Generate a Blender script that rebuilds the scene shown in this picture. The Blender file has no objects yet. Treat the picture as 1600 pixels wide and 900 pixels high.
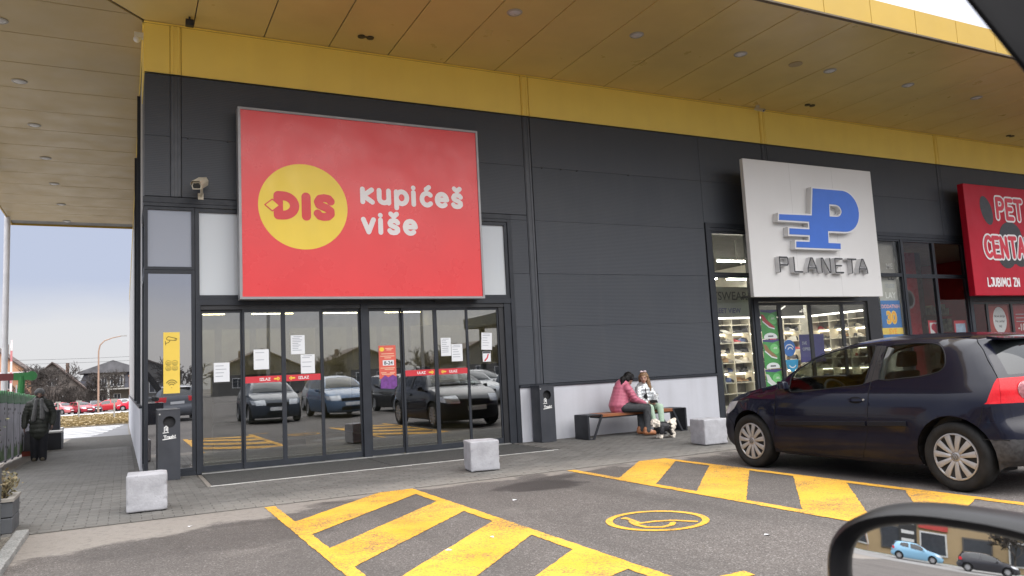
import bpy, bmesh, math, random
from mathutils import Vector, Matrix, noise as mnoise
from mathutils.geometry import delaunay_2d_cdt
R = math.radians
scn = bpy.context.scene
COL = scn.collection

# ------------------------------------------------------------------ camera
CAM = Vector((-0.257, -12.610, 1.292))
def _cam():
    yaw, pitch, roll = 0.469998572, 0.108086845, -0.0514598037
    f = Vector((math.sin(yaw)*math.cos(pitch), math.cos(yaw)*math.cos(pitch), math.sin(pitch)))
    r = Vector((math.cos(yaw), -math.sin(yaw), 0)); u = r.cross(f)
    r2 = r*math.cos(roll)+u*math.sin(roll); u2 = -r*math.sin(roll)+u*math.cos(roll)
    cd = bpy.data.cameras.new('camera'); co = bpy.data.objects.new('camera', cd); COL.objects.link(co)
    m = Matrix((r2, u2, -f)).transposed().to_4x4(); m.translation = CAM
    co.matrix_world = m
    cd.sensor_width = 36; cd.lens = 26.9765; cd.clip_start = 0.05; cd.clip_end = 3000
    cd.dof.use_dof = True; cd.dof.focus_distance = 13.0; cd.dof.aperture_fstop = 9.0
    scn.camera = co
_cam()

# ------------------------------------------------------------------ sky, sun, exposure
SUN_EL, SUN_AZ = R(38), R(162)      # azimuth clockwise from +y
def _world():
    w = bpy.data.worlds.new('World'); scn.world = w; w.use_nodes = True
    nt = w.node_tree; N = nt.nodes; L = nt.links
    bg = N['Background']; bg.inputs['Strength'].default_value = 0.1
    sky = N.new('ShaderNodeTexSky'); sky.sky_type = 'NISHITA'; sky.sun_disc = False
    sky.sun_elevation = SUN_EL; sky.sun_rotation = SUN_AZ; sky.dust_density = 3.0
    tc = N.new('ShaderNodeTexCoord'); sep = N.new('ShaderNodeSeparateXYZ'); L.new(tc.outputs['Generated'], sep.inputs[0])
    # overcast deck: pale at the horizon, bluish bank above it, brightest overhead
    ramp = N.new('ShaderNodeValToRGB'); e = ramp.color_ramp.elements
    e[0].position = 0.0; e[0].color = (0.64, 0.64, 0.655, 1)
    e[1].position = 1.0; e[1].color = (1.0, 1.0, 1.0, 1)
    for p, c in ((0.07, (0.62, 0.62, 0.645, 1)), (0.13, (0.425, 0.465, 0.595, 1)), (0.24, (0.43, 0.47, 0.60, 1)), (0.42, (0.80, 0.81, 0.88, 1))):
        n = e.new(p); n.color = c
    mp = N.new('ShaderNodeMapping'); mp.inputs['Scale'].default_value = (1.2, 1.2, 5.0); L.new(tc.outputs['Generated'], mp.inputs[0])
    nz = N.new('ShaderNodeTexNoise'); nz.inputs['Scale'].default_value = 2.2; nz.inputs['Detail'].default_value = 5; L.new(mp.outputs[0], nz.inputs['Vector'])
    wob = N.new('ShaderNodeMath'); wob.operation = 'MULTIPLY_ADD'; wob.inputs[1].default_value = 0.10; L.new(nz.outputs['Fac'], wob.inputs[0])
    off = N.new('ShaderNodeMath'); off.operation = 'SUBTRACT'; off.inputs[1].default_value = 0.05; L.new(sep.outputs['Z'], off.inputs[0]); L.new(off.outputs[0], wob.inputs[2])
    L.new(wob.outputs[0], ramp.inputs[0])
    gain = N.new('ShaderNodeMapRange'); gain.inputs['From Min'].default_value = 0.26; gain.inputs['From Max'].default_value = 1.0
    gain.inputs['To Min'].default_value = 6.2; gain.inputs['To Max'].default_value = 26.0; L.new(sep.outputs['Z'], gain.inputs[0])
    mul = N.new('ShaderNodeMix'); mul.data_type = 'RGBA'; mul.blend_type = 'MULTIPLY'; mul.inputs[0].default_value = 1
    L.new(ramp.outputs[0], mul.inputs[6]); L.new(gain.outputs[0], mul.inputs[7])
    mix = N.new('ShaderNodeMix'); mix.data_type = 'RGBA'; mix.inputs[0].default_value = 0.93
    L.new(sky.outputs[0], mix.inputs[6]); L.new(mul.outputs[2], mix.inputs[7]); L.new(mix.outputs[2], bg.inputs['Color'])
_world()
def _sun():
    sd = bpy.data.lights.new('sun', 'SUN'); sd.energy = 0.9; sd.angle = R(55); sd.color = (1, 0.96, 0.90)
    so = bpy.data.objects.new('sun', sd); COL.objects.link(so)
    d = Vector((math.sin(SUN_AZ)*math.cos(SUN_EL), math.cos(SUN_AZ)*math.cos(SUN_EL), math.sin(SUN_EL)))
    so.rotation_euler = d.to_track_quat('Z', 'Y').to_euler(); so.location = d*60
_sun()
vs = scn.view_settings; vs.view_transform = 'Standard'; vs.look = 'None'; vs.gamma = 1; vs.exposure = 1.0; vs.use_curve_mapping = False
scn.cycles.use_denoising = True
scn.cycles.max_bounces = 8; scn.cycles.transparent_max_bounces = 16; scn.cycles.glossy_bounces = 5; scn.cycles.diffuse_bounces = 4
scn.cycles.caustics_reflective = False; scn.cycles.caustics_refractive = False

def gz(y):                       # the ground falls gently away to the north, behind the shop front
    if y < .5: return 0.0
    if y < 30: return -.022*(y-.5)
    return -.649-.007*(min(y, 95)-30)

# ------------------------------------------------------------------ helpers
class MB:
    def __init__(s): s.v = []; s.f = []
    def add(s, vs, fs):
        o = len(s.v); s.v += [tuple(p) for p in vs]; s.f += [[i+o for i in f] for f in fs]; return s
    def box(s, x0, x1, y0, y1, z0, z1):
        return s.add([(x0,y0,z0),(x1,y0,z0),(x1,y1,z0),(x0,y1,z0),(x0,y0,z1),(x1,y0,z1),(x1,y1,z1),(x0,y1,z1)],
                     [(0,3,2,1),(4,5,6,7),(0,1,5,4),(1,2,6,5),(2,3,7,6),(3,0,4,7)])
    def hexa(s, b, t):           # bottom quad and top quad, both counter-clockwise from above
        return s.add(list(b)+list(t), [(3,2,1,0),(4,5,6,7),(0,1,5,4),(1,2,6,5),(2,3,7,6),(3,0,4,7)])
    def poly(s, pts): return s.add(pts, [list(range(len(pts)))])
    def prism(s, pts, dvec):     # extrude a 3-D polygon by a vector
        n = len(pts); d = Vector(dvec); q = [tuple(Vector(p)+d) for p in pts]
        return s.add(list(pts)+q, [list(range(n))[::-1], list(range(n, 2*n))]+[(i, (i+1) % n, n+(i+1) % n, n+i) for i in range(n)])
    def cyl(s, p0, p1, r0, r1=None, n=12, caps=True):
        r1 = r0 if r1 is None else r1
        a = Vector(p0); b = Vector(p1); d = (b-a).normalized()
        u = d.orthogonal().normalized(); w = d.cross(u)
        vs = [a+(u*math.cos(t)+w*math.sin(t))*r0 for t in [2*math.pi*i/n for i in range(n)]] + [b+(u*math.cos(t)+w*math.sin(t))*r1 for t in [2*math.pi*i/n for i in range(n)]]
        fs = [(i, (i+1) % n, n+(i+1) % n, n+i) for i in range(n)]
        if caps: fs += [list(range(n))[::-1], list(range(n, 2*n))]
        return s.add(vs, fs)
    def tube(s, pts, rad, n=6):
        pts = [Vector(p) for p in pts]; m = len(pts)
        rad = rad if isinstance(rad, (list, tuple)) else [rad]*m
        vs = []; fs = []; u = None
        for i, p in enumerate(pts):
            d = (pts[min(i+1, m-1)]-pts[max(i-1, 0)]).normalized()
            u = d.orthogonal().normalized() if u is None else (u-d*u.dot(d)).normalized()
            w = d.cross(u)
            vs += [p+(u*math.cos(2*math.pi*k/n)+w*math.sin(2*math.pi*k/n))*rad[i] for k in range(n)]
        for i in range(m-1):
            fs += [(i*n+k, i*n+(k+1) % n, (i+1)*n+(k+1) % n, (i+1)*n+k) for k in range(n)]
        fs += [list(range(n))[::-1], [(m-1)*n+k for k in range(n)]]
        return s.add(vs, fs)
    def lathe(s, prof, c=(0,0,0), axis='z', n=24):     # prof: (radius, height)
        vs = []; fs = []; m = len(prof)
        for r, h in prof:
            for k in range(n):
                t = 2*math.pi*k/n; a, b = r*math.cos(t), r*math.sin(t)
                p = {'z': (a, b, h), 'x': (h, a, b), 'y': (b, h, a)}[axis]
                vs.append((p[0]+c[0], p[1]+c[1], p[2]+c[2]))
        for i in range(m-1):
            fs += [(i*n+k, i*n+(k+1) % n, (i+1)*n+(k+1) % n, (i+1)*n+k) for k in range(n)]
        if prof[0][0] > 1e-6: fs.append(list(range(n))[::-1])
        if prof[-1][0] > 1e-6: fs.append([(m-1)*n+k for k in range(n)])
        return s.add(vs, fs)
    def ball(s, c, rx, ry=None, rz=None, nu=14, nv=9):
        ry = rx if ry is None else ry; rz = rx if rz is None else rz
        vs = [(c[0], c[1], c[2]-rz)]
        for j in range(1, nv):
            p = -math.pi/2+math.pi*j/nv
            vs += [(c[0]+rx*math.cos(p)*math.cos(2*math.pi*i/nu), c[1]+ry*math.cos(p)*math.sin(2*math.pi*i/nu), c[2]+rz*math.sin(p)) for i in range(nu)]
        vs.append((c[0], c[1], c[2]+rz)); t = len(vs)-1
        fs = [(0, 1+(i+1) % nu, 1+i) for i in range(nu)]
        for j in range(nv-2):
            fs += [(1+j*nu+i, 1+j*nu+(i+1) % nu, 1+(j+1)*nu+(i+1) % nu, 1+(j+1)*nu+i) for i in range(nu)]
        b = 1+(nv-2)*nu
        fs += [(b+i, b+(i+1) % nu, t) for i in range(nu)]
        return s.add(vs, fs)
    def mesh(s, name, smooth=False, bevel=0, seg=2, sharp=35, fix=False):
        me = bpy.data.meshes.new(name); me.from_pydata(s.v, [], s.f)
        if bevel or fix:
            bm = bmesh.new(); bm.from_mesh(me)
            if fix: bmesh.ops.remove_doubles(bm, verts=bm.verts, dist=1e-5)
            bmesh.ops.recalc_face_normals(bm, faces=bm.faces)
            if bevel:
                es = [e for e in bm.edges if len(e.link_faces) == 2 and e.calc_face_angle(0) > R(25)]
                bmesh.ops.bevel(bm, geom=es, offset=bevel, segments=seg, affect='EDGES', profile=.6, clamp_overlap=True)
            bm.to_mesh(me); bm.free()
        me.update()
        if smooth:
            me.polygons.foreach_set('use_smooth', [True]*len(me.polygons)); me.set_sharp_from_angle(angle=R(sharp))
        return me
    def build(s, name, m, parent=None, **k):
        return link(name, s.mesh(name, **k), m, parent)
def link(name, me, m, parent=None):
    o = bpy.data.objects.new(name, me); COL.objects.link(o)
    if m is not None and not me.materials:
        for q in (m if isinstance(m, (list, tuple)) else [m]): me.materials.append(q)
    if parent is not None: o.parent = parent
    return o
def tag(o, label=None, cat=None, group=None, kind=None):
    if label: o['label'] = label
    if cat: o['category'] = cat
    if group: o['group'] = group
    if kind: o['kind'] = kind
    return o
def thing(name, label, cat, loc=(0,0,0), rz=0, group=None):
    o = bpy.data.objects.new(name, None); COL.objects.link(o); o.empty_display_size = .2
    o.location = loc; o.rotation_euler = (0, 0, rz)
    return tag(o, label, cat, group)
KIDS = {}
def copy_tree(o, parent=None, label=None, loc=None, rz=None, scale=None):
    c = o.copy(); COL.objects.link(c)
    if parent is not None: c.parent = parent
    if label: c['label'] = label
    if loc is not None: c.location = loc
    if rz is not None: c.rotation_euler = (0, 0, rz)
    if scale is not None: c.scale = scale
    for ch in list(o.children): copy_tree(ch, c)
    return c

# ------------------------------------------------------------------ materials
def newmat(name):
    m = bpy.data.materials.new(name); m.use_nodes = True; nt = m.node_tree
    return m, nt.nodes, nt.links, nt.nodes['Principled BSDF']
def mixrgb(N, L, fac, a, b, mode='MIX'):
    n = N.new('ShaderNodeMix'); n.data_type = 'RGBA'; n.blend_type = mode
    for sock, val in ((n.inputs[0], fac), (n.inputs[6], a), (n.inputs[7], b)):
        if isinstance(val, (int, float)): sock.default_value = val
        elif isinstance(val, tuple): sock.default_value = (*val, 1) if len(val) == 3 else val
        else: L.new(val, sock)
    return n.outputs[2]
def noise(N, L, vec, scale, detail=4, rough=.55):
    n = N.new('ShaderNodeTexNoise'); n.inputs['Scale'].default_value = scale; n.inputs['Detail'].default_value = detail; n.inputs['Roughness'].default_value = rough
    if vec is not None: L.new(vec, n.inputs['Vector'])
    return n.outputs['Fac']
def ramp(N, L, x, p0, p1, v0=0., v1=1.):
    n = N.new('ShaderNodeMapRange'); n.inputs['From Min'].default_value = p0; n.inputs['From Max'].default_value = p1
    n.inputs['To Min'].default_value = v0; n.inputs['To Max'].default_value = v1; L.new(x, n.inputs[0]); return n.outputs[0]
def mth(N, L, op, a, b=None):
    n = N.new('ShaderNodeMath'); n.operation = op
    for i, v in enumerate((a, b)):
        if v is None: continue
        if isinstance(v, (int, float)): n.inputs[i].default_value = v
        else: L.new(v, n.inputs[i])
    return n.outputs[0]
def scalev(N, L, vec, s):
    n = N.new('ShaderNodeMapping'); n.inputs['Scale'].default_value = s; L.new(vec, n.inputs[0]); return n.outputs[0]
_mc = {}
def M(name, col, rough=.5, metal=0., var=.12, vscale=3., grain=None, bump=None, coat=0., spec=.5, emit=None, dirt=None, obj=False, sheen=0):
    """painted or plain surface: base colour with soft large-scale variation, optional grain, streaks and bump"""
    if name in _mc: return _mc[name]
    m, N, L, B = newmat(name); _mc[name] = m
    B.inputs['Roughness'].default_value = rough; B.inputs['Metallic'].default_value = metal
    B.inputs['Coat Weight'].default_value = coat; B.inputs['Coat Roughness'].default_value = .04; B.inputs['Specular IOR Level'].default_value = spec
    if sheen: B.inputs['Sheen Weight'].default_value = sheen
    if obj: vec = N.new('ShaderNodeTexCoord').outputs['Object']
    else: vec = N.new('ShaderNodeNewGeometry').outputs['Position']
    c = tuple(col)
    f = noise(N, L, vec, vscale, 5)
    lo = tuple(x*(1-var) for x in c); hi = tuple(min(1, x*(1+var)) for x in c)
    out = mixrgb(N, L, ramp(N, L, f, .3, .7), lo, hi)
    if grain:
        g = noise(N, L, vec, grain[0], 2)
        out = mixrgb(N, L, ramp(N, L, g, .35, .65, 0, grain[1]), out, tuple(min(1, x*1.9+.05) for x in c))
        out = mixrgb(N, L, ramp(N, L, g, .35, .55, grain[1], 0), out, tuple(x*.35 for x in c))
    if dirt:                      # vertical streaks
        d = noise(N, L, scalev(N, L, vec, (dirt[0], dirt[0], dirt[0]*.06)), 1., 4)
        out = mixrgb(N, L, ramp(N, L, d, .45, .8, 0, dirt[1]), out, dirt[2])
    L.new(out, B.inputs['Base Color'])
    rr = ramp(N, L, noise(N, L, vec, vscale*2.3, 4), .3, .7, max(.02, rough-.08), min(1, rough+.08)); L.new(rr, B.inputs['Roughness'])
    if bump:
        bn = N.new('ShaderNodeBump'); bn.inputs['Strength'].default_value = bump[1]; bn.inputs['Distance'].default_value = .01
        L.new(noise(N, L, vec, bump[0], 3), bn.inputs['Height']); L.new(bn.outputs[0], B.inputs['Normal'])
    if emit:
        B.inputs['Emission Color'].default_value = (*emit[0], 1); B.inputs['Emission Strength'].default_value = emit[1]
    return m
def glass(name, tint=(1,1,1), refl=.22, power=1.6, rough=0.0, base=None):
    """thin pane: mirror layer over a clear (or, with base, an opaque coated) layer"""
    if name in _mc: return _mc[name]
    m, N, L, B = newmat(name); _mc[name] = m; N.remove(B)
    gl = N.new('ShaderNodeBsdfGlossy'); gl.inputs['Roughness'].default_value = rough; gl.inputs['Color'].default_value = (.97,.98,1,1)
    if base is None:
        tr = N.new('ShaderNodeBsdfTransparent'); tr.inputs['Color'].default_value = (*tint, 1)
    else:
        tr = N.new('ShaderNodeBsdfDiffuse'); tr.inputs['Color'].default_value = (*base, 1)
    lw = N.new('ShaderNodeLayerWeight'); lw.inputs['Blend'].default_value = .5
    fac = mth(N, L, 'MINIMUM', mth(N, L, 'ADD', mth(N, L, 'MULTIPLY', mth(N, L, 'POWER', lw.outputs['Facing'], 5.), power), refl), .97)
    vec = N.new('ShaderNodeNewGeometry').outputs['Position']
    bn = N.new('ShaderNodeBump'); bn.inputs['Strength'].default_value = .04; bn.inputs['Distance'].default_value = .02
    L.new(noise(N, L, vec, 1.1, 1), bn.inputs['Height']); L.new(bn.outputs[0], gl.inputs['Normal'])
    mx = N.new('ShaderNodeMixShader'); L.new(fac, mx.inputs[0]); L.new(tr.outputs[0], mx.inputs[1]); L.new(gl.outputs[0], mx.inputs[2])
    L.new(mx.outputs[0], N['Material Output'].inputs[0]); return m
def lamp_mat(name, col, s):
    if name in _mc: return _mc[name]
    m, N, L, B = newmat(name); _mc[name] = m
    B.inputs['Base Color'].default_value = (.8,.8,.8,1); B.inputs['Emission Color'].default_value = (*col,1); B.inputs['Emission Strength'].default_value = s
    return m

# ------------------------------------------------------------------ lettering: strokes with round caps, united by CDT
def capsule(a, b, w, n=7):
    a = Vector(a); b = Vector(b); d = b-a
    if d.length < 1e-6: return [(a.x+w*math.cos(2*math.pi*i/(2*n)), a.y+w*math.sin(2*math.pi*i/(2*n))) for i in range(2*n)]
    t = math.atan2(d.y, d.x)
    return [(b.x+w*math.cos(t-math.pi/2+math.pi*i/n), b.y+w*math.sin(t-math.pi/2+math.pi*i/n)) for i in range(n+1)] + \
           [(a.x+w*math.cos(t+math.pi/2+math.pi*i/n), a.y+w*math.sin(t+math.pi/2+math.pi*i/n)) for i in range(n+1)]
def ccw(p):
    return list(p) if sum(p[i][0]*p[(i+1) % len(p)][1]-p[(i+1) % len(p)][0]*p[i][1] for i in range(len(p))) > 0 else list(p)[::-1]
def union(polys):
    vs = []; fs = []
    for p in polys:
        p = ccw(p)
        o = len(vs); vs += [Vector(q) for q in p]; fs.append(list(range(o, o+len(p))))
    r = delaunay_2d_cdt(vs, [], fs, 0, 1e-6, True)
    return [tuple(v) for v in r[0]], [list(f) for f, ids in zip(r[2], r[5]) if ids]
def strokes_poly(strokes, w, n=7):
    out = []
    for st in strokes:
        if len(st) == 1: out.append(capsule(st[0], st[0], w, n))
        for i in range(len(st)-1): out.append(capsule(st[i], st[i+1], w, n))
    return out
def flat(polys, fn, mb=None, depth=None):
    """2-D polygons -> flat mesh placed by fn(u,v) -> 3-D; with depth, walls are added along that vector"""
    mb = mb or MB(); v, f = union(polys)
    if not f: return mb
    P = [Vector(fn(*q)) for q in v]
    if depth is None: mb.add(P, f); return mb
    d = Vector(depth); n = len(P); cnt = {}
    for t in f:
        for i in range(len(t)):
            a, b = t[i], t[(i+1) % len(t)]; cnt[(a, b)] = 1
    walls = [(a, b, b+n, a+n) for (a, b) in cnt if (b, a) not in cnt]
    mb.add(P+[p+d for p in P], f+walls); return mb
def arc(cx, cy, rx, ry, a0, a1, n=10):
    return [(cx+rx*math.cos(R(a0+(a1-a0)*i/n)), cy+ry*math.sin(R(a0+(a1-a0)*i/n))) for i in range(n+1)]
def S_curve(w, h, y0=0):
    return [(w*x, y0+h*y) for x, y in ((.95,.83),(.8,.96),(.5,1),(.2,.95),(.06,.78),(.14,.62),(.4,.54),(.68,.46),(.92,.33),(.93,.16),(.74,.03),(.45,0),(.18,.04),(.03,.17))]
GL = {  # rounded lower case (x-height .7) and simple capitals (height 1): strokes, advance
 'k': ([[(0,0),(0,.72)], [(.42,.7),(.03,.35),(.44,0)]], .62),
 'u': ([[(0,.7),(0,.26)]+arc(.22,.24,.22,.24,180,360,8)+[(.44,.7)], [(.44,.3),(.44,0)]], .66),
 'p': ([[(0,.68),(0,-.25)], arc(.25,.35,.25,.35,0,360,16)], .68),
 'i': ([[(0,0),(0,.7)], [(0,.97)]], .26),
 'ć': ([arc(.25,.35,.25,.35,45,315,12), [(.22,.93),(.36,1.06)]], .60),
 'e': ([[(.02,.37),(.48,.37)]+arc(.25,.35,.25,.35,4,310,14)], .66),
 'š': ([S_curve(.42,.7), [(.08,1.08),(.22,.93),(.36,1.08)]], .60),
 'v': ([[(0,.7),(.23,0),(.46,.7)]], .64),
 'P': ([[(0,0),(0,1)], [(0,1),(.3,1)]+arc(.3,.74,.26,.26,90,-90,8)+[(0,.48)]], .78),
 'L': ([[(0,1),(0,0),(.5,0)]], .66),
 'A': ([[(0,0),(.3,1),(.6,0)], [(.11,.34),(.49,.34)]], .78),
 'N': ([[(0,0),(0,1),(.52,0),(.52,1)]], .74),
 'E': ([[(.5,1),(0,1),(0,0),(.52,0)], [(0,.52),(.44,.52)]], .70),
 'T': ([[(0,1),(.62,1)], [(.31,1),(.31,0)]], .74),
 'D': ([[(0,0),(0,1),(.22,1)]+arc(.22,.5,.42,.5,90,-90,12)+[(0,0)]], .84),
 'I': ([[(0,0),(0,1)]], .26),
 'S': ([S_curve(.56,1)], .74),
 'C': ([arc(.34,.5,.34,.5,50,310,14)], .72),
 'R': ([[(0,0),(0,1)], [(0,1),(.3,1)]+arc(.3,.74,.26,.26,90,-90,8)+[(0,.48)], [(.24,.48),(.56,0)]], .76),
 'J': ([[(.1,1),(.44,1),(.44,.25)]+arc(.24,.22,.2,.22,0,-170,8)], .62),
 'U': ([[(0,1),(0,.28)]+arc(.26,.27,.26,.27,180,360,8)+[(.52,1)]], .74),
 'B': ([[(0,0),(0,1),(.24,1)]+arc(.24,.76,.22,.24,90,-90,8)+[(0,.52)], [(.24,.52)]+arc(.26,.26,.26,.26,90,-90,8)+[(0,0)]], .74),
 'M': ([[(0,0),(.06,1),(.36,.3),(.66,1),(.72,0)]], .92),
 'Z': ([[(0,1),(.52,1),(0,0),(.54,0)]], .72),
 ' ': ([], .45),
}
def text_strokes(s, size, gap=0., squash=1., jit=0):
    x = 0; out = []; rnd = random.Random(len(s)*7+3)
    for ch in s:
        st, adv = GL[ch]; dy = rnd.uniform(-jit, jit); rot = rnd.uniform(-jit, jit)
        for q in st: out.append([((x+px*squash+rot*py)*size, (py+dy)*size) for px, py in q])
        x += adv*squash+gap
    return out, (x-gap)*size
_tc = {}
def text_mb(body, size, fn, align='CENTER', bold=0.):
    """built-in font -> flat mesh placed by fn(u,v)"""
    cu = bpy.data.curves.new('t', 'FONT'); cu.body = body; cu.size = size; cu.align_x = align; cu.fill_mode = 'FRONT'; cu.offset = bold; cu.resolution_u = 3
    o = bpy.data.objects.new('t', cu); COL.objects.link(o); dg = bpy.context.evaluated_depsgraph_get(); dg.update()
    me = bpy.data.meshes.new_from_object(o.evaluated_get(dg)); bpy.data.objects.remove(o); bpy.data.curves.remove(cu)
    mb = MB(); mb.add([fn(v.co.x, v.co.y) for v in me.vertices], [list(p.vertices) for p in me.polygons]); bpy.data.meshes.remove(me)
    return mb
# ------------------------------------------------------------------ organic shapes: union of tapered capsules, voxel-remeshed
def blob(name, prims, m, parent=None, voxel=.012, smooth=4, disp=None, ripple=None):
    mb = MB()
    for p in prims:
        if p[0] == 'c':
            _, a, b, r0, r1 = p; a = Vector(a); b = Vector(b); n = 4
            mb.cyl(a, b, r0, r1, 12); mb.ball(a, r0, nu=12, nv=8); mb.ball(b, r1, nu=12, nv=8)
        else:
            mb.ball(p[1], *p[2], nu=16, nv=10)
    me = mb.mesh(name); o = bpy.data.objects.new(name, me); COL.objects.link(o)
    md = o.modifiers.new('r', 'REMESH'); md.mode = 'VOXEL'; md.voxel_size = voxel
    ms = o.modifiers.new('s', 'SMOOTH'); ms.iterations = smooth; ms.factor = .5
    dg = bpy.context.evaluated_depsgraph_get(); dg.update()
    m2 = bpy.data.meshes.new_from_object(o.evaluated_get(dg)); bpy.data.objects.remove(o); bpy.data.meshes.remove(me); m2.name = name
    if disp:
        for v in m2.vertices: v.co += v.normal*(mnoise.noise(v.co*disp[0])*disp[1]+mnoise.noise(v.co*disp[0]*2.7)*disp[1]*.5)
    if ripple:
        for v in m2.vertices: v.co += v.normal*(abs(math.sin(v.co.z*ripple[0]))-.6)*ripple[1]
    m2.polygons.foreach_set('use_smooth', [True]*len(m2.polygons)); m2.materials.clear()
    return link(name, m2, m, parent)
# ================================================================== ground
def m_asphalt():
    m, N, L, B = newmat('asphalt_surface'); P = N.new('ShaderNodeNewGeometry').outputs['Position']
    v = N.new('ShaderNodeTexVoronoi'); v.inputs['Scale'].default_value = 105; L.new(P, v.inputs['Vector'])
    chip = N.new('ShaderNodeSeparateColor'); L.new(v.outputs['Color'], chip.inputs[0])
    base = mixrgb(N, L, ramp(N, L, chip.outputs[0], .0, 1.), (.082,.071,.064), (.156,.139,.128))
    base = mixrgb(N, L, ramp(N, L, chip.outputs[1], .88, .93, 0, .50), base, (.34,.32,.30))          # pale stone chips
    base = mixrgb(N, L, ramp(N, L, noise(N, L, P, 70, 3), .50, .72, 0, .6), base, (.042,.038,.036))
    base = mixrgb(N, L, ramp(N, L, noise(N, L, P, .55, 5), .38, .66, 0, .40), base, (.060,.055,.052))  # broad wear
    base = mixrgb(N, L, ramp(N, L, noise(N, L, P, 1.9, 6, .7), .60, .72, 0, .55), base, (.055,.05,.047)) # stains
    base = mixrgb(N, L, ramp(N, L, noise(N, L, scalev(N, L, P, (1.4, .22, 1)), .9, 5, .6), .50, .66, 0, .38), base, (.05,.045,.041))  # wheel tracks run into the bays
    base = mixrgb(N, L, ramp(N, L, noise(N, L, P, .8, 6, .7), .30, .42, .35, 0), base, (.20,.182,.165))  # dusty pale areas
    sep = N.new('ShaderNodeSeparateXYZ'); L.new(P, sep.inputs[0]); X, Y = sep.outputs[0], sep.outputs[1]
    n1 = noise(N, L, P, 1.3, 6, .65)
    # dusty strip washed up along the paving edge, widest at the left
    wid = mth(N, L, 'ADD', ramp(N, L, X, -1.2, 2.2, -5.35, -4.05), mth(N, L, 'MULTIPLY', n1, 1.5))
    d = mth(N, L, 'SUBTRACT', Y, mth(N, L, 'SUBTRACT', wid, .75))
    sand = ramp(N, L, d, -.06, .10)
    sand = mth(N, L, 'MULTIPLY', sand, ramp(N, L, noise(N, L, P, 14, 4), .25, .5, .55, .95))
    base = mixrgb(N, L, mth(N, L, 'MULTIPLY', sand, .72), base, (.30,.272,.24))
    # damp patches, plus a darker, smoother oval below the parked car
    def spot(cx, cy, rx, ry, a):
        dx = mth(N, L, 'DIVIDE', mth(N, L, 'SUBTRACT', X, cx), rx); dy = mth(N, L, 'DIVIDE', mth(N, L, 'SUBTRACT', Y, cy), ry)
        q = mth(N, L, 'ADD', mth(N, L, 'ADD', mth(N, L, 'POWER', dx, 2), mth(N, L, 'POWER', dy, 2)), mth(N, L, 'MULTIPLY', mth(N, L, 'SUBTRACT', noise(N, L, P, 5, 4), .5), 1.6))
        return ramp(N, L, q, .6, 1.1, a, 0)
    spot_mask = mth(N, L, 'MAXIMUM', spot(3.95, -4.75, .55, .42, 1.), spot(4.35, -4.35, .35, .18, .7))
    spot_mask = mth(N, L, 'MAXIMUM', spot_mask, spot(.75, -4.75, .5, .12, .55)); spot_mask = mth(N, L, 'MAXIMUM', spot_mask, spot(7.2, -6.6, .9, 1.4, .5)); spot_mask = mth(N, L, 'MAXIMUM', spot_mask, spot(.55, -5.35, 1.15, .62, .42)); spot_mask = mth(N, L, 'MAXIMUM', spot_mask, spot(1.9, -4.15, .5, .12, .5))
    base = mixrgb(N, L, mth(N, L, 'MULTIPLY', spot_mask, .72), base, (.028,.025,.024))
    L.new(base, B.inputs['Base Color']); L.new(mth(N, L, 'SUBTRACT', .88, mth(N, L, 'MULTIPLY', spot_mask, .35)), B.inputs['Roughness'])
    B.inputs['Specular IOR Level'].default_value = .35
    bn = N.new('ShaderNodeBump'); bn.inputs['Strength'].default_value = .40; bn.inputs['Distance'].default_value = .006
    L.new(mth(N, L, 'ADD', v.outputs['Distance'], noise(N, L, P, 110, 2)), bn.inputs['Height']); L.new(bn.outputs[0], B.inputs['Normal'])
    return m
def m_paver():
    m, N, L, B = newmat('paving_concrete'); P = N.new('ShaderNodeNewGeometry').outputs['Position']
    oi = N.new('ShaderNodeObjectInfo').outputs['Random']; ri = N.new('ShaderNodeNewGeometry').outputs['Random Per Island']
    q = mth(N, L, 'FRACT', mth(N, L, 'ADD', oi, ri))
    base = mixrgb(N, L, q, (.132,.128,.119), (.182,.176,.164))
    base = mixrgb(N, L, ramp(N, L, noise(N, L, P, 90, 3), .35, .7, 0, .5), base, (.07,.07,.066))
    base = mixrgb(N, L, ramp(N, L, noise(N, L, P, .9, 6, .7), .42, .68, 0, .65), base, (.085,.080,.073))
    base = mixrgb(N, L, ramp(N, L, noise(N, L, scalev(N, L, P, (1.5, 9, 1)), 1.6, 5, .7), .58, .72, 0, .6), base, (.055,.052,.048))
    sep = N.new('ShaderNodeSeparateXYZ'); L.new(P, sep.inputs[0])
    edge = mth(N, L, 'ADD', sep.outputs[1], mth(N, L, 'MULTIPLY', noise(N, L, P, 1.7, 6, .7), 1.5))
    du = ramp(N, L, edge, -3.05, -2.35, .62, 0)
    du = mth(N, L, 'MULTIPLY', du, ramp(N, L, sep.outputs[0], .2, 1.2, .25, 1.))
    base = mixrgb(N, L, du, base, (.25,.232,.205))                                                # dust on the outer courses
    L.new(base, B.inputs['Base Color']); B.inputs['Roughness'].default_value = .8; B.inputs['Specular IOR Level'].default_value = .35
    bn = N.new('ShaderNodeBump'); bn.inputs['Strength'].default_value = .35; bn.inputs['Distance'].default_value = .005
    L.new(noise(N, L, P, 130, 2), bn.inputs['Height']); L.new(bn.outputs[0], B.inputs['Normal'])
    return m
ASPH, PAVE = m_asphalt(), m_paver()
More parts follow.
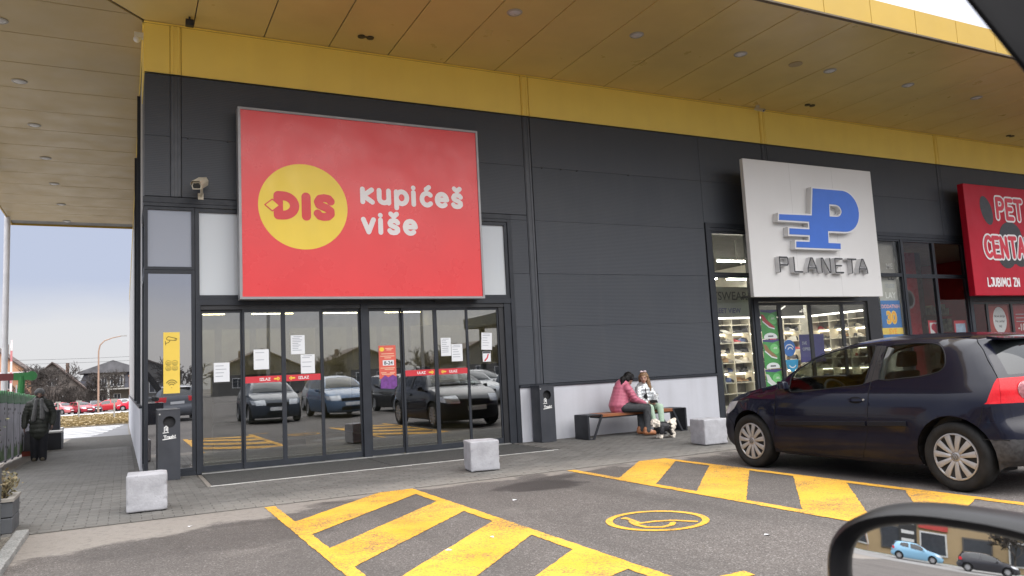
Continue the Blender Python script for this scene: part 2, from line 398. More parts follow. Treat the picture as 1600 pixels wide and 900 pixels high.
def sheet(name, x0, x1, y0, y1, dz, mat_, nx=1, breaks=(.5, 30, 95)):
    ys = sorted({y0, y1} | {b for b in breaks if y0 < b < y1}); mb = MB()
    for i in range(len(ys)-1):
        for k in range(nx):
            a = x0+(x1-x0)*k/nx; b = x0+(x1-x0)*(k+1)/nx
            mb.poly([(a, ys[i], gz(ys[i])+dz), (b, ys[i], gz(ys[i])+dz), (b, ys[i+1], gz(ys[i+1])+dz), (a, ys[i+1], gz(ys[i+1])+dz)])
    return tag(mb.build(name, mat_, None, fix=True), kind='structure')
sheet('ground', -900, 900, -900, 1500, -.012, ASPH)
joint = M('joint_sand', (.075,.070,.062), .95, var=.3, vscale=8, bump=(60,.4))
pavm = MB()
EDGE = -3.86
for a, b, c, d in ((-2.2, 34, EDGE, -1.66), (-2.2, .72, -1.66, .4), (6.0, 34, -1.66, .12), (-2.2, 0, .4, .5), (-2.2, 0, .5, 24)):
    pavm.poly([(a, c, gz(c)-.008), (b, c, gz(c)-.008), (b, d, gz(d)-.008), (a, d, gz(d)-.008)])
pav = tag(pavm.build('pavement', joint), kind='structure')
rnd = random.Random(4)
def stone_mesh(L_):
    mb = MB(); l = L_/2-.003; w = .047
    t = [(-l+.004,-w+.004,0),(l-.004,-w+.004,0),(l-.004,w-.004,0),(-l+.004,w-.004,0)]
    e = [(-l,-w,-.004),(l,-w,-.004),(l,w,-.004),(-l,w,-.004)]; g = [(-l,-w,-.009),(l,-w,-.009),(l,w,-.009),(-l,w,-.009)]
    mb.add(t+e+g, [(0,1,2,3)]+[(4+i,4+(i+1)%4,(i+1)%4,i) for i in range(4)]+[(8+i,8+(i+1)%4,4+(i+1)%4,4+i) for i in range(4)])
    return mb
SM = stone_mesh(.2).mesh('paving_stone'); SM.materials.append(PAVE)
rest = MB(); cnt = 0; row = 0; y = EDGE+.05; proto_st = stone_mesh(.2)
while y < 12:
    xa, xb = (-2.2, 14) if y < 0 else (-2.2, -.02)
    x = xa+.1+(.1 if row % 2 else 0)
    while x < xb-.09:
        skip = (.68 < x < 6.02 and -1.7 < y < .2)
        if not skip:
            dz = rnd.uniform(-.0018, .0018); tx = rnd.uniform(-.004, .004); jx = rnd.uniform(-.0015,.0015)
            if -1.02 < x < 2.95 and y < -2.37 and cnt < 300:
                o = bpy.data.objects.new('paving_stone', SM); COL.objects.link(o); o.parent = pav
                o.location = (x+jx, y, gz(y)+dz); o.rotation_euler = (tx, tx*.7, 0); cnt += 1
            else:
                rest.add([(px+x+jx, py+y, pz+gz(y)+dz+px*tx) for px, py, pz in proto_st.v], proto_st.f)
        x += .2
    y += .1; row += 1
tag(rest.build('paving_stones', PAVE, pav), kind='stuff')

# entrance mat well: two dark mats in a bright edging
alu = M('brushed_aluminium', (.62,.62,.60), .38, .9, var=.08)
matm = M('mat_rubber', (.040,.040,.038), .9, var=.25, vscale=6, grain=(180,.5), bump=(90,.8))
t = thing('entrance_mat', 'long dark entrance mat with bright metal edge before the sliding doors', 'door mat')
for a, b in ((.78, 3.28), (3.30, 5.96)): MB().box(a, b, -1.62, -.06, -.02, -.001).build('mat', matm, t)
MB().box(.75, 6.0, -1.647, -1.625, -.02, .003).build('edging', M('edging_metal', (.72,.71,.68), .5, .3, var=.15, vscale=8), t)

# ================================================================== painted bay markings
def m_paint():
    m, N, L, B = newmat('road_paint_yellow'); P = N.new('ShaderNodeNewGeometry').outputs['Position']
    base = mixrgb(N, L, ramp(N, L, noise(N, L, P, 1.2, 5), .3, .7), (.66,.33,.025), (.76,.42,.06))
    v = N.new('ShaderNodeTexVoronoi'); v.inputs['Scale'].default_value = 75; L.new(P, v.inputs['Vector'])
    ch = N.new('ShaderNodeSeparateColor'); L.new(v.outputs['Color'], ch.inputs[0])
    base = mixrgb(N, L, ramp(N, L, ch.outputs[0], .55, 1., 0, .35), base, (.42,.25,.05))
    wear = mth(N, L, 'ADD', mth(N, L, 'MULTIPLY', noise(N, L, P, 1.6, 6, .75), .75), mth(N, L, 'MULTIPLY', noise(N, L, P, 70, 3), .85))
    base = mixrgb(N, L, ramp(N, L, wear, .82, .95, 0, .85), base, (.10,.09,.08))
    tr = ramp(N, L, noise(N, L, scalev(N, L, P, (1.1, .35, 1)), 1.7, 6, .75), .52, .75, 0, .35)
    base = mixrgb(N, L, tr, base, (.25,.16,.045))
    L.new(base, B.inputs['Base Color']); B.inputs['Roughness'].default_value = .75; B.inputs['Specular IOR Level'].default_value = .3
    bn = N.new('ShaderNodeBump'); bn.inputs['Strength'].default_value = .5; bn.inputs['Distance'].default_value = .006
    L.new(mth(N, L, 'ADD', v.outputs['Distance'], noise(N, L, P, 110, 2)), bn.inputs['Height']); L.new(bn.outputs[0], B.inputs['Normal'])
    return m
PAINT = m_paint(); ZP = -.0075
def ground2(u, v): return (u, v, ZP)
def ragged(pts, amp=.006, step=.06, seed=1):
    rr = random.Random(seed); out = []
    for i in range(len(pts)):
        a = Vector(pts[i]); b = Vector(pts[(i+1) % len(pts)]); n = max(1, int((b-a).length/step))
        for k in range(n):
            q = a.lerp(b, k/n); out.append((q.x+rr.uniform(-amp, amp), q.y+rr.uniform(-amp, amp)))
    return out
def clip_y(poly, ytop):
    out = []
    for i in range(len(poly)):
        a, b = poly[i], poly[(i+1) % len(poly)]
        ia, ib = a[1] <= ytop, b[1] <= ytop
        if ia: out.append(a)
        if ia != ib:
            q = (ytop-a[1])/(b[1]-a[1]); out.append((a[0]+(b[0]-a[0])*q, ytop))
    return out
def hatch(name, xa, xb, xl, ytop, y0, per, wid, seed):
    polys = [ragged([(xa, -3.93), (xa, -8.95), (xa+.11, -8.95), (xa+.11, -3.93)], seed=seed), ragged([(xb-.11, ytop-.06), (xb-.11, -8.95), (xb, -8.95), (xb, ytop-.1)], seed=seed+1)]
    k = -1
    while y0-per*k-wid > -8.9:
        yr = y0-per*k; p = [(xa+.05, yr-(xb-xa)*.95), (xa+.05, yr-wid-(xb-xa)*.95), (xb-.05, yr-wid), (xb-.05, yr)]
        p = clip_y(p, ytop); p = [(x_, max(y_, -8.93)) for x_, y_ in p]
        if len(p) > 2: polys.append(ragged(p, seed=seed+k+5))
        k += 1
    return tag(flat(polys, ground2).build(name, PAINT, None), kind='structure')
hatch('hatched_marking', 1.07, 2.75, 0, -3.74, -4.87, 1.37, .72, 10)
hatch('hatched_marking', 4.81, 6.42, 0, -3.72, -4.84, 1.37, .70, 40)
tag(flat([ragged([(2.75,-8.83),(2.75,-8.95),(3.16,-8.93),(3.17,-8.83)], seed=3)], ground2).build('bay_line', PAINT), kind='structure')
def G2(px, py):                  # marks measured on the photograph, already turned into ground coordinates
    return px, py
ring = [capsule((3.73+.40*math.cos(a), -7.22+.40*math.sin(a)), (3.73+.40*math.cos(a+.21), -7.22+.40*math.sin(a+.21)), .030, 4) for a in [i*.2094 for i in range(30)] if True]
sym = [[(3.589,-6.962),(3.545,-7.225),(3.69,-7.244),(3.83,-7.315),(3.93,-7.47)], [(3.56,-6.98)], [(3.53,-7.13),(3.49,-7.27),(3.50,-7.39),(3.60,-7.47),(3.70,-7.45),(3.77,-7.385)]]
s = flat(ring+strokes_poly(sym, .025, 4), ground2).build('wheelchair_marking', PAINT); tag(s, kind='structure')

# kerb along the planted corner
kerbm = M('kerb_concrete', (.235,.235,.225), .85, var=.22, vscale=5, grain=(70,.35), bump=(60,.4))
k = tag(MB().box(-1.165,-1.065,EDGE-9.2,EDGE+.02,-.3,-.02).build('kerb', kerbm), kind='structure')
yy = EDGE; i = 0
while yy > -12.5:
    MB().box(-1.17,-1.06, yy-.494, yy, -.1, .045+.004*(i % 2)).build('kerb_stone', kerbm, k, bevel=.012); yy -= .5; i += 1
sheet('planted_strip', -9, -1.17, -13, EDGE, -.004, M('soil_gravel', (.16,.145,.12), .95, var=.3, vscale=6, grain=(60,.5), bump=(40,.8)))

# ================================================================== building
B_ = thing('retail_building', 'long dark grey retail building with deep yellow canopy and glazed shop fronts', 'building')
def m_clad():
    m, N, L, B = newmat('cladding_anthracite'); P = N.new('ShaderNodeNewGeometry').outputs['Position']
    oi = N.new('ShaderNodeObjectInfo').outputs['Random']
    base = mixrgb(N, L, oi, (.050,.057,.069), (.059,.066,.079))
    base = mixrgb(N, L, ramp(N, L, noise(N, L, P, .8, 5), .35, .7, 0, .6), base, (.066,.072,.081))
    st = noise(N, L, scalev(N, L, P, (2.2, 2.2, .12)), 1.5, 5)
    base = mixrgb(N, L, ramp(N, L, st, .52, .75, 0, .35), base, (.080,.084,.090))
    L.new(base, B.inputs['Base Color']); B.inputs['Roughness'].default_value = .5; B.inputs['Specular IOR Level'].default_value = .35
    sep = N.new('ShaderNodeSeparateXYZ'); L.new(P, sep.inputs[0])
    w = mth(N, L, 'SINE', mth(N, L, 'MULTIPLY', sep.outputs[2], 2*math.pi/.028))
    bn = N.new('ShaderNodeBump'); bn.inputs['Strength'].default_value = .18; bn.inputs['Distance'].default_value = .003; L.new(w, bn.inputs['Height']); L.new(bn.outputs[0], B.inputs['Normal'])
    return m
CLAD = m_clad()
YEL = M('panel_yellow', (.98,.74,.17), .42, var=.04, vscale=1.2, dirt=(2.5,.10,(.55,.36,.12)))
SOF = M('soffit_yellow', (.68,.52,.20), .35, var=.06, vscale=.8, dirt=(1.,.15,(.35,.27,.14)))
FRM = M('frame_anthracite', (.030,.034,.042), .42, 0, spec=.3, var=.12, vscale=4)
FRMD = M('frame_black', (.018,.019,.022), .4, var=.2)
WHT = M('plinth_white', (.56,.57,.61), .7, var=.05, vscale=2, dirt=(3,.35,(.36,.36,.37)), bump=(30,.1))
INW = M('interior_wall', (.50,.49,.46), .8)
DRK = M('core_dark', (.02,.02,.022), .8)
ROWS = [1.035, 2.10, 3.10, 4.12, 5.17, 6.155]
PIL = [.36, 6.54, 12.70, 18.90, 25.08, 31.2]
def panel(x0, x1, z0, z1):
    MB().box(x0+.002, x1-.002, 0, .06, z0+.0012, z1-.0012).build('cladding_panel', CLAD, B_, bevel=.003, seg=1)
def rows(x0, x1, zmin, zmax=9):
    for a, b in zip(ROWS[:-1], ROWS[1:]):
        if b > zmin+.05 and a < zmax-.05: panel(x0, x1, max(a, zmin), min(b, zmax))
rows(.0, PIL[0], 4.22); rows(PIL[0]+.16, PIL[1], 4.22)
rows(6.19, PIL[1], 1.035, 4.215)
rows(PIL[1]+.17, 10.85, 1.035)
rows(10.85, PIL[2], 4.26); rows(PIL[2]+.17, PIL[3], 4.26); rows(PIL[3]+.17, PIL[4], 4.26); rows(PIL[4]+.17, PIL[5], 4.26)
xs = [0]+[p for p in PIL]
# yellow band between pilaster covers
for a, b in zip([0]+[p+.17 for p in PIL[:-1]], PIL):
    if a == .36+.17: a = .36+.16
    MB().box(a+.003, b-.003, -.012, .05, 6.163, 6.955).build('band_panel', YEL, B_, bevel=.004, seg=1)
MB().box(0, 33, -.03, -.013, 6.153, 6.163).build('drip_edge', FRMD, B_)
MB().box(-.01, 33, -.05, -.013, 6.957, 6.972).build('band_trim', YEL, B_)
for p in PIL[:-1]:
    w = .155
    zb = 1.035 if p == PIL[1] else (4.22 if p < 1 else 4.26)
    mb = MB().box(p+.004, p+w, -.006, .05, zb, 6.150).box(p+.02, p+.055, -.015, -.006, zb, 6.150).box(p+w-.05, p+w-.015, -.015, -.006, zb, 6.150)
    mb.build('pilaster_cover', M('pilaster_anthracite', (.053,.059,.070), .45, var=.1), B_, bevel=.004, seg=1)
    MB().box(p+.004, p+w, -.026, .05, 6.166, 6.95).box(p+.02, p+.05, -.040, -.026, 6.166, 6.95).box(p+w-.05, p+w-.02, -.040, -.026, 6.166, 6.95).build('pilaster_cover', YEL, B_, bevel=.004, seg=1)
# rivets and stubs left along the upper joint
mb = MB()
for x in (.62,1.2,6.93,7.35,7.72,8.95): mb.cyl((x,-.022,5.165),(x,0,5.165),.016,n=8)
mb.build('rivet_heads', FRMD, B_)
# core walls behind the cladding
MB().box(.02, 33, .065, .25, 4.26, 6.98).build('core_wall', DRK, B_)
MB().box(6.15, 10.86, .065, .25, 0, 4.25).build('core_wall', DRK, B_)
# plinth
MB().box(6.20, 10.855, -.015, .06, 0, .98).build('plinth', WHT, B_)
MB().box(6.19, 10.86, -.05, .05, .985, 1.03).build('flashing', FRM, B_, bevel=.004, seg=1)
# side wall to the north
def side(y0, y1, z0, z1, m, nm='side_panel', x=0., th=.06):
    a, b = gz(y0), gz(y1)
    za, zb = (z0 if z0 > 0 else a-.05), (z0 if z0 > 0 else b-.05)
    MB().hexa([(x,y0,za),(x+th,y0,za),(x+th,y1,zb),(x,y1,zb)], [(x,y0,z1),(x+th,y0,z1),(x+th,y1,z1),(x,y1,z1)]).build(nm, m, B_)
LG = M('side_cladding_light', (.42,.42,.42), .5, var=.08)
for i in range(8):
    y0 = 1.5+i*5; side(y0, y0+4.99, 1.04, 4.1, LG); side(y0, y0+4.99, 4.11, 6.97, LG)
side(1.5, 41.4, 0, 1.0, WHT, 'plinth', -.03, .09); side(1.5, 41.4, 1.0, 1.035, FRM, 'flashing', -.05, .1)
for y0 in (3.2, 7.6): side(y0, y0+.12, 1.05, 6.9, FRM, 'downpipe', -.06, .06)
side(.02, 1.49, 4.22, 6.15, CLAD, 'cladding_panel'); side(.02, 1.49, 6.16, 6.97, YEL, 'band_panel', -.01)
side(.02, 41, 6.93, 6.965, YEL, 'band_trim', -.03, .02)
MB().box(.062,.25,1.5,41.4,-1,6.98).build('core_wall', DRK, B_)
# canopy
MB().box(-3.6, 36, -4.07, -.005, 7.02, 7.36).box(-3.6, -.005, .0, 17.1, 7.02, 7.36).box(.0, 36, .0, 41.4, 6.99, 7.36).build('roof', M('roof_grey', (.25,.25,.25), .8), B_)
def clip_half(poly, a, b):       # keep the part left of a->b
    out = []; sd = lambda p: (b[0]-a[0])*(p[1]-a[1])-(b[1]-a[1])*(p[0]-a[0])
    for i in range(len(poly)):
        p, q = poly[i], poly[(i+1) % len(poly)]; s1, s2 = sd(p), sd(q)
        if s1 >= 0: out.append(p)
        if (s1 > 0) != (s2 > 0) and s1 != s2:
            t_ = s1/(s1-s2); out.append((p[0]+(q[0]-p[0])*t_, p[1]+(q[1]-p[1])*t_))
    return out
SOFS = M('soffit_side_darker', (.46,.355,.175), .4, var=.06, vscale=.8, dirt=(1.,.15,(.25,.20,.12)))  # side run has a darker, greyer base colour than the front soffit
def soffit(poly, m=None):
    c = (sum(p[0] for p in poly)/len(poly), sum(p[1] for p in poly)/len(poly))
    mb = MB().prism([(x, y, 6.98+rnd.uniform(-.001,.001)) for x, y in poly], (0,0,.03)); mb.build('soffit_panel', m or SOF, B_, bevel=.004, seg=1)
A_, C_ = (-3.6, -4.05), (0, 0); SOFG = .009
sx = [.70, 1.78, 2.85, 3.90, 4.97, 6.00, 7.23, 8.47, 9.72, 10.95]
while sx[-1] < 35: sx.append(sx[-1]+1.235)
g = SOFG
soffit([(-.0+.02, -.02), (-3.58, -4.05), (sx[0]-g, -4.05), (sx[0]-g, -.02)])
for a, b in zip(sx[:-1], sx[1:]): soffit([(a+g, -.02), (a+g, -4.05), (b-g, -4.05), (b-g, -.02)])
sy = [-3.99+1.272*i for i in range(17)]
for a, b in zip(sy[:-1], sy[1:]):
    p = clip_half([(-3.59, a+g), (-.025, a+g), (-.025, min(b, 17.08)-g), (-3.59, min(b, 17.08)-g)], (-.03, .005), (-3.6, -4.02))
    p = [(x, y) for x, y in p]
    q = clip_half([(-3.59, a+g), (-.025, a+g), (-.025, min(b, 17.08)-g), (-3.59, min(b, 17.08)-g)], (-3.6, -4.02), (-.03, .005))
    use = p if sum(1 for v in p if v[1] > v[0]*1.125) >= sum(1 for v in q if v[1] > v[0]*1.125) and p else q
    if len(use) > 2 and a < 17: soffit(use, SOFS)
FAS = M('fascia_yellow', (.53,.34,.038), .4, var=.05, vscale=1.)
fx = [-3.62, -2.4, -1.2, 0., 1.2, 2.4, 3.6, 4.8, 5.95, 6.95, 7.9, 9.015, 10.19, 11.356, 12.552, 13.733]
while fx[-1] < 35: fx.append(fx[-1]+1.19)
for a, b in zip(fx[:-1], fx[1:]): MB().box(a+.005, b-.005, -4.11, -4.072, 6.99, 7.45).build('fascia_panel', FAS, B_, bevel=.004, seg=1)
MB().box(-3.63, 36, -4.13, -4.06, 6.955, 6.985).build('fascia_drip', M('drip_brown', (.12,.09,.05), .6), B_)
for i in range(17): MB().box(-3.64, -3.602, -4.07+i*1.25, -4.07+(i+1)*1.25-.008, 6.97, 7.45).build('fascia_panel', FAS, B_)
MB().box(-3.65, -.0, 17.1, 17.14, 6.96, 7.45).build('fascia_panel', FAS, B_)

# ---- glazing of the corner and the entrance
GD = glass('door_glass', (.80,.82,.80), .215, .8)
GP = glass('pane_dark', (0,0,0), .42, .8, base=(.030,.031,.034))
GPU = glass('pane_grey', (0,0,0), .12, .8, base=(.30,.32,.36))
GW = glass('pane_white', (0,0,0), .08, 1., base=(.62,.66,.68))
GS = glass('shop_glass', (.95,.96,.95), .022, .5)
GSR = glass('shop_glass_grey', (.86,.86,.85), .022, .5)
def win(x0, x1, z0, z1, g, fw=.05, y=0., sub=True, nm='window', depth=.09):
    f = MB().box(x0, x0+fw, y, y+depth, z0, z1).box(x1-fw, x1, y, y+depth, z0, z1).box(x0+fw, x1-fw, y, y+depth, z0, z0+fw).box(x0+fw, x1-fw, y, y+depth, z1-fw, z1)
    w = f.build(nm, FRM, B_)
    MB().box(x0+fw-.004, x1-fw+.004, y+.035, y+.043, z0+fw-.004, z1-fw+.004).build('pane', g, w)
    return w
win(.0, .70, .06, 3.085, GP, .05, -.004); win(.0, .70, 3.09, 4.06, GPU, .045, -.004)
MB().box(-.005, .70, -.02, .06, 0, .058).build('sill', FRM, B_)
MB().box(-.02, 6.19, -.03, .07, 4.12, 4.205).box(-.012, 6.16, -.02, .06, 4.065, 4.118).build('header', FRM, B_)
win(.706, 6.10, 2.64, 4.06, GW, .06, 0)
MB().box(6.103, 6.188, -.024, .07, 0, 4.118).build('jamb', FRM, B_, bevel=.004, seg=1)
MB().box(.706, 6.10, -.02, .12, 2.545, 2.636).build('door_header', FRM, B_); MB().box(.78, 5.96, .01, .12, 2.475, 2.545).build('door_track', FRMD, B_)
for a_ in ((.706, .775, -.022, .10, 0, 2.543), (5.965, 6.10, .0, .10, 0, 2.543), (3.275, 3.405, -.012, .09, .0, 2.543)): MB().box(*a_).build('door_post', FRM, B_)
MB().box(5.86, 5.965, .03, .11, 0, 2.47).build('door_post', FRMD, B_)
MB().box(.78, 5.96, -.03, .11, -.002, .012).build('threshold', alu, B_)
RED = M('sticker_red', (.62,.035,.05), .5, var=.04); WHS = M('print_white', (.82,.82,.80), .6, var=.03); YLS = M('print_yellow', (.85,.62,.06), .5, var=.03)
def on_wall(y):                  # printing plane facing -y
    return lambda u, v: (u, y, v)
LEAF = [(.778,1.385,1),(1.385,2.008,0),(2.008,2.625,0),(2.625,3.272,1),(3.408,3.995,1),(3.995,4.605,0),(4.605,5.222,0),(5.222,5.858,1)]
for i, (a, b, back) in enumerate(LEAF):
    y = .052 if back else .012; fw = .028 if back else .034
    bot = .11
    f = MB().box(a, a+fw, y, y+.035, .016, 2.473).box(b-fw, b, y, y+.035, .016, 2.473).box(a+fw, b-fw, y, y+.035, .016, bot).box(a+fw, b-fw, y, y+.035, 2.43, 2.473)
    lf = f.build('door_leaf', FRM, B_)
    MB().box(a+fw-.003, b-fw+.003, y+.014, y+.021, bot-.003, 2.433).build('glass', GD, lf)
    if i in (1, 2, 5, 6):
        out = i in (1, 2); z0, z1 = (1.318, 1.418) if out else (1.300, 1.400)
        band = MB().box(a+fw+.002, b-fw-.002, y+.009, y+.0125, z0, z1).build('sticker_band', RED, lf)
        cx = (a+b)/2; left = i in (1, 5); yw = y+.0065; zc = (z0+z1)/2
        tx = cx+(.02 if left else .0); word = 'IZLAZ' if out else 'ULAZ'
        text_mb(word, .062, lambda u, v: (tx+u, yw, zc-.022+v), 'CENTER', .0016).build('lettering', WHS, band)
        ax = tx+(.19 if left else -.19); d = 1 if left else -1
        strokes = [[(ax-d*.045, zc),(ax-d*.005, zc)], [(ax+d*.005, zc+.026),(ax+d*.035, zc),(ax+d*.005, zc-.026),(ax+d*.005, zc+.026)]]
        flat(strokes_poly(strokes[:1], .012, 3)+strokes_poly(strokes[1:], .006, 3), on_wall(yw)).build('arrow', YLS, band)
# side glazing at the corner
for z0, z1, g in ((.06, 3.06, GP), (3.10, 4.06, GPU)):
    f = MB().box(-.004, .08, .10, .15, z0, z1).box(-.004, .08, 1.42, 1.49, z0, z1).box(-.004, .08, .15, 1.42, z1-.05, z1).box(-.004, .08, .15, 1.42, z0, z0+.05).build('window', FRM, B_)
    MB().box(.03, .04, .148, 1.422, z0+.048, z1-.048).build('pane', g, f)
MB().box(-.012, 1.49, .10, 1.49, 4.07, 4.2).build('header', FRM, B_)

# ---- shop front of the sports shop and the pet shop
def post(x0, x1, z0, z1, y0=-.02, y1=.12, m=FRM, nm='mullion'): return MB().box(x0, x1, y0, y1, z0, z1).build(nm, m, B_)
post(10.862, 10.985, 0, 4.255, -.03); MB().box(10.985, 19.8, -.03, .1, 4.16, 4.255).build('header', FRM, B_); MB().box(10.985, 19.8, -.015, .09, 4.085, 4.158).build('header', FRM, B_)
win(10.99, 12.06, 3.13, 4.08, GS, .05); win(10.99, 12.06, .1, 3.125, GS, .05)
post(12.063, 12.20, 0, 4.08)
MB().box(12.205, 15.72, -.02, .12, 2.54, 2.64).build('door_header', FRM, B_)
win(12.205, 15.72, 2.645, 4.08, GSR, .05)
for a, b in ((12.21,12.86),(12.86,13.80),(13.80,14.86),(14.86,15.70)):
    lf = MB().box(a, a+.05, .03, .07, .02, 2.53).box(b-.05, b, .03, .07, .02, 2.53).box(a+.05, b-.05, .03, .07, .02, .12).box(a+.05, b-.05, .03, .07, 2.46, 2.53).build('door_leaf', FRMD, B_)
    MB().box(a+.046, b-.046, .046, .053, .116, 2.464).build('glass', GS, lf)
post(15.722, 16.10, 0, 2.64, -.01, .14, FRMD, 'door_post')
win(16.105, 17.13, 3.19, 4.08, GSR, .04); win(16.105, 17.13, .1, 3.185, GS, .04)
post(15.74, 16.10, 2.645, 4.08); post(17.133, 17.20, 0, 4.08, -.02, .3)
for a, b in ((17.205, 18.42), (18.425, 19.66)):
    win(a, b, 3.17, 4.08, GSR, .045); win(a, b, .1, 3.165, GSR, .045)
post(19.665, 19.80, 0, 4.08)
MB().box(19.805, 25.0, -.02, .12, 2.52, 2.64).build('door_header', FRM, B_); win(19.805, 25.0, 2.645, 4.25, GSR, .05)
for a, b in ((19.81,20.45),(20.45,21.55),(21.55,22.7),(22.7,23.85),(23.85,25.0)):
    lf = MB().box(a, a+.05, .03, .07, .02, 2.51).box(b-.05, b, .03, .07, .02, 2.51).box(a+.05, b-.05, .03, .07, .02, .12).box(a+.05, b-.05, .03, .07, 2.44, 2.51).build('door_leaf', FRMD, B_)
    MB().box(a+.046, b-.046, .046, .053, .116, 2.444).build('glass', GSR, lf)
post(25.0, 33, 0, 4.25, 0, .2, CLAD, 'cladding_panel')

# ---- rooms behind the glass
TILE = M('floor_tile', (.15,.15,.145), .35, var=.1, vscale=2)
CEI = M('ceiling_grey', (.30,.30,.29), .8); CEB = M('ceiling_black', (.02,.02,.02), .8)
def room(x0, x1, y0, y1, z1, wall, floor, ceil, back=None):
    MB().poly([(x0,y0,.002),(x1,y0,.002),(x1,y1,.002),(x0,y1,.002)]).build('room_floor', floor, B_)
    MB().poly([(x0,y0,z1),(x0,y1,z1),(x1,y1,z1),(x1,y0,z1)]).build('room_ceiling', ceil, B_)
    MB().box(x0-.04, x0, y0, y1, 0, z1).box(x1, x1+.04, y0, y1, 0, z1).build('room_wall', wall, B_)
    MB().box(x0, x1, y1, y1+.05, 0, z1).build('room_wall', back or wall, B_)
room(.72, 10.6, .27, 19, 4.24, INW, TILE, CEI)
room(10.9, 17.12, .27, 7.5, 4.24, M('shop_wall_pale', (.62,.60,.54), .7), TILE, CEB)
room(17.22, 25.0, .27, 7.5, 4.24, M('shop_wall_red', (.36,.012,.03), .6), TILE, CEI, M('shop_wall_umber', (.12,.08,.05), .7))
# ================================================================== signs
def pl(pts): return [(x, z) for x, z in pts]
# --- red supermarket sign
SR = M('sign_red', (.80,.050,.055), .30, var=.05, vscale=.7, dirt=(1.5,.05,(.45,.05,.05)))
t = thing('shop_sign', 'large red sign with yellow disc and white words, over the sliding doors', 'sign', (3.38, -.3, 4.13))
MB().box(-2.03,2.03,0,.14,-1.49,1.49).build('sign_face', SR, t)
SF = M('sign_frame_grey', (.30,.30,.31), .45, .3, var=.06)
MB().box(-2.065,-2.028,-.015,.2,-1.527,1.527).box(2.028,2.065,-.015,.2,-1.527,1.527).box(-2.028,2.028,-.015,.2,1.49,1.527).box(-2.028,2.028,-.015,.2,-1.527,-1.49).build('sign_frame', SF, t)
for a_ in (-1.9, 1.8): MB().box(a_,a_+.1,.2,.3,-1.4,1.4).build('bracket', FRMD, t)
MB().box(-2.028,-2.022,-.001,.0005,-1.4,1.4).build('seam', SF, t)
sg = lambda dx, dz, y=-.003: (lambda u, v: (u+dx-3.38, y, v+dz-4.13))
circ = MB().prism([(2.313-3.38+.71*math.cos(2*math.pi*i/72), -.002, 4.10-4.13+.70*math.sin(2*math.pi*i/72)) for i in range(72)], (0,.004,0)).build('disc', M('sign_yellow', (.90,.66,.06), .4, var=.05, vscale=1.5), t)
REDL = M('sign_letter_red', (.72,.05,.055), .4, var=.04)
h = .315
Dp = [[(0,0),(0,h),(.07,h)]+arc(.07,h/2,.185,h/2,90,-90,12)+[(0,0)]]
flat(strokes_poly(Dp, .073, 8), sg(1.912, 3.945, -.005)).build('lettering', REDL, circ)
flat(strokes_poly([[(0,0),(0,h)]], .074, 8), sg(2.350, 3.945, -.005)).build('lettering', REDL, circ)
flat(strokes_poly([S_curve(.235, h)], .066, 8), sg(2.525, 3.945, -.005)).build('lettering', REDL, circ)
dm = [(1.705,4.10),(1.82,4.195),(1.93,4.10),(1.82,4.005)]
flat([dm], sg(0,0,-.0062)).build('diamond', M('sign_yellow2', (.90,.66,.06), .4), circ)
flat(strokes_poly([[(1.82,4.195),(1.705,4.10),(1.82,4.005),(1.93,4.10),(1.82,4.195)]], .009, 3), sg(0,0,-.0075)).build('diamond_outline', REDL, circ)
WSG = M('sign_white', (.83,.80,.80), .45, var=.03)
for word, zb, sz, yk in (('kupićeš', 4.235, .300, -.003), ('više', 3.725, .300, -.0045)):
    st, w = text_strokes(word, sz, .18, 1.25)
    flat(strokes_poly(st, .042, 7), sg(3.285, zb, yk)).build('lettering', WSG, t)
# --- white sports shop sign
t = thing('shop_sign', 'square white sign with raised blue letter P above black capitals', 'sign', (13.5, -.62, 4.07))
o = lambda p: (p[0]-13.5, p[1]-4.07)
WS = M('sign_board_white', (.69,.685,.67), .45, var=.03, vscale=.8, dirt=(1.2,.2,(.60,.58,.56)))
MB().box(-2.0,2.0,0,.10,-1.49,1.49).build('board', WS, t, bevel=.006, seg=1)
for a_ in ((-1.2,-1.1,.101,.62,-1.2,1.2),(1.1,1.2,.101,.62,-1.2,1.2),(-1.79,1.79,.101,.60,-1.46,-1.42)): MB().box(*a_).build('bracket', FRMD, t)
for sx_ in (-.66, .67): MB().box(sx_-.002, sx_+.002, -.0012, .01, -1.48, 1.48).build('joint', M('joint_grey', (.45,.44,.43), .6), t)
P_ = [(13.333,5.02),*arc(14.28,4.512,.535,.508,88,-90,22),(13.747,4.0),(13.735,3.80),(14.115,3.80),(14.10,3.605),(12.66,3.605),(12.68,3.805),(13.09,3.807),(13.10,3.886),(12.49,3.886),(12.51,4.088),(13.115,4.088),(13.12,4.19),(12.22,4.19),(12.25,4.385),(13.23,4.40)]
H_ = [(13.865,4.62),*arc(14.03,4.51,.155,.108,90,-90,12),(13.845,4.40)]
def with_hole(outer, hole, fn, depth, off):
    outer, hole = ccw(outer), ccw(hole); vs = [Vector(p) for p in outer+hole]; n, m_ = len(outer), len(hole)
    r = delaunay_2d_cdt(vs, [], [list(range(n)), list(range(n, n+m_))], 0, 1e-6, True)
    keep = []
    for f, ids in zip(r[2], r[5]):
        if 0 in ids and 1 not in ids: keep.append(list(f))
    P = [Vector(fn(*v)) for v in r[0]]; d = Vector(depth); k = len(P); E_ = set()
    for f in keep:
        for i in range(len(f)): E_.add((f[i], f[(i+1) % len(f)]))
    mb = MB(); mb.add(P+[p+d for p in P], keep+[(a, b, b+k, a+k) for a, b in E_ if (b, a) not in E_]); return mb
fn = lambda y: (lambda u, v: (u-13.5, y, v-4.07))
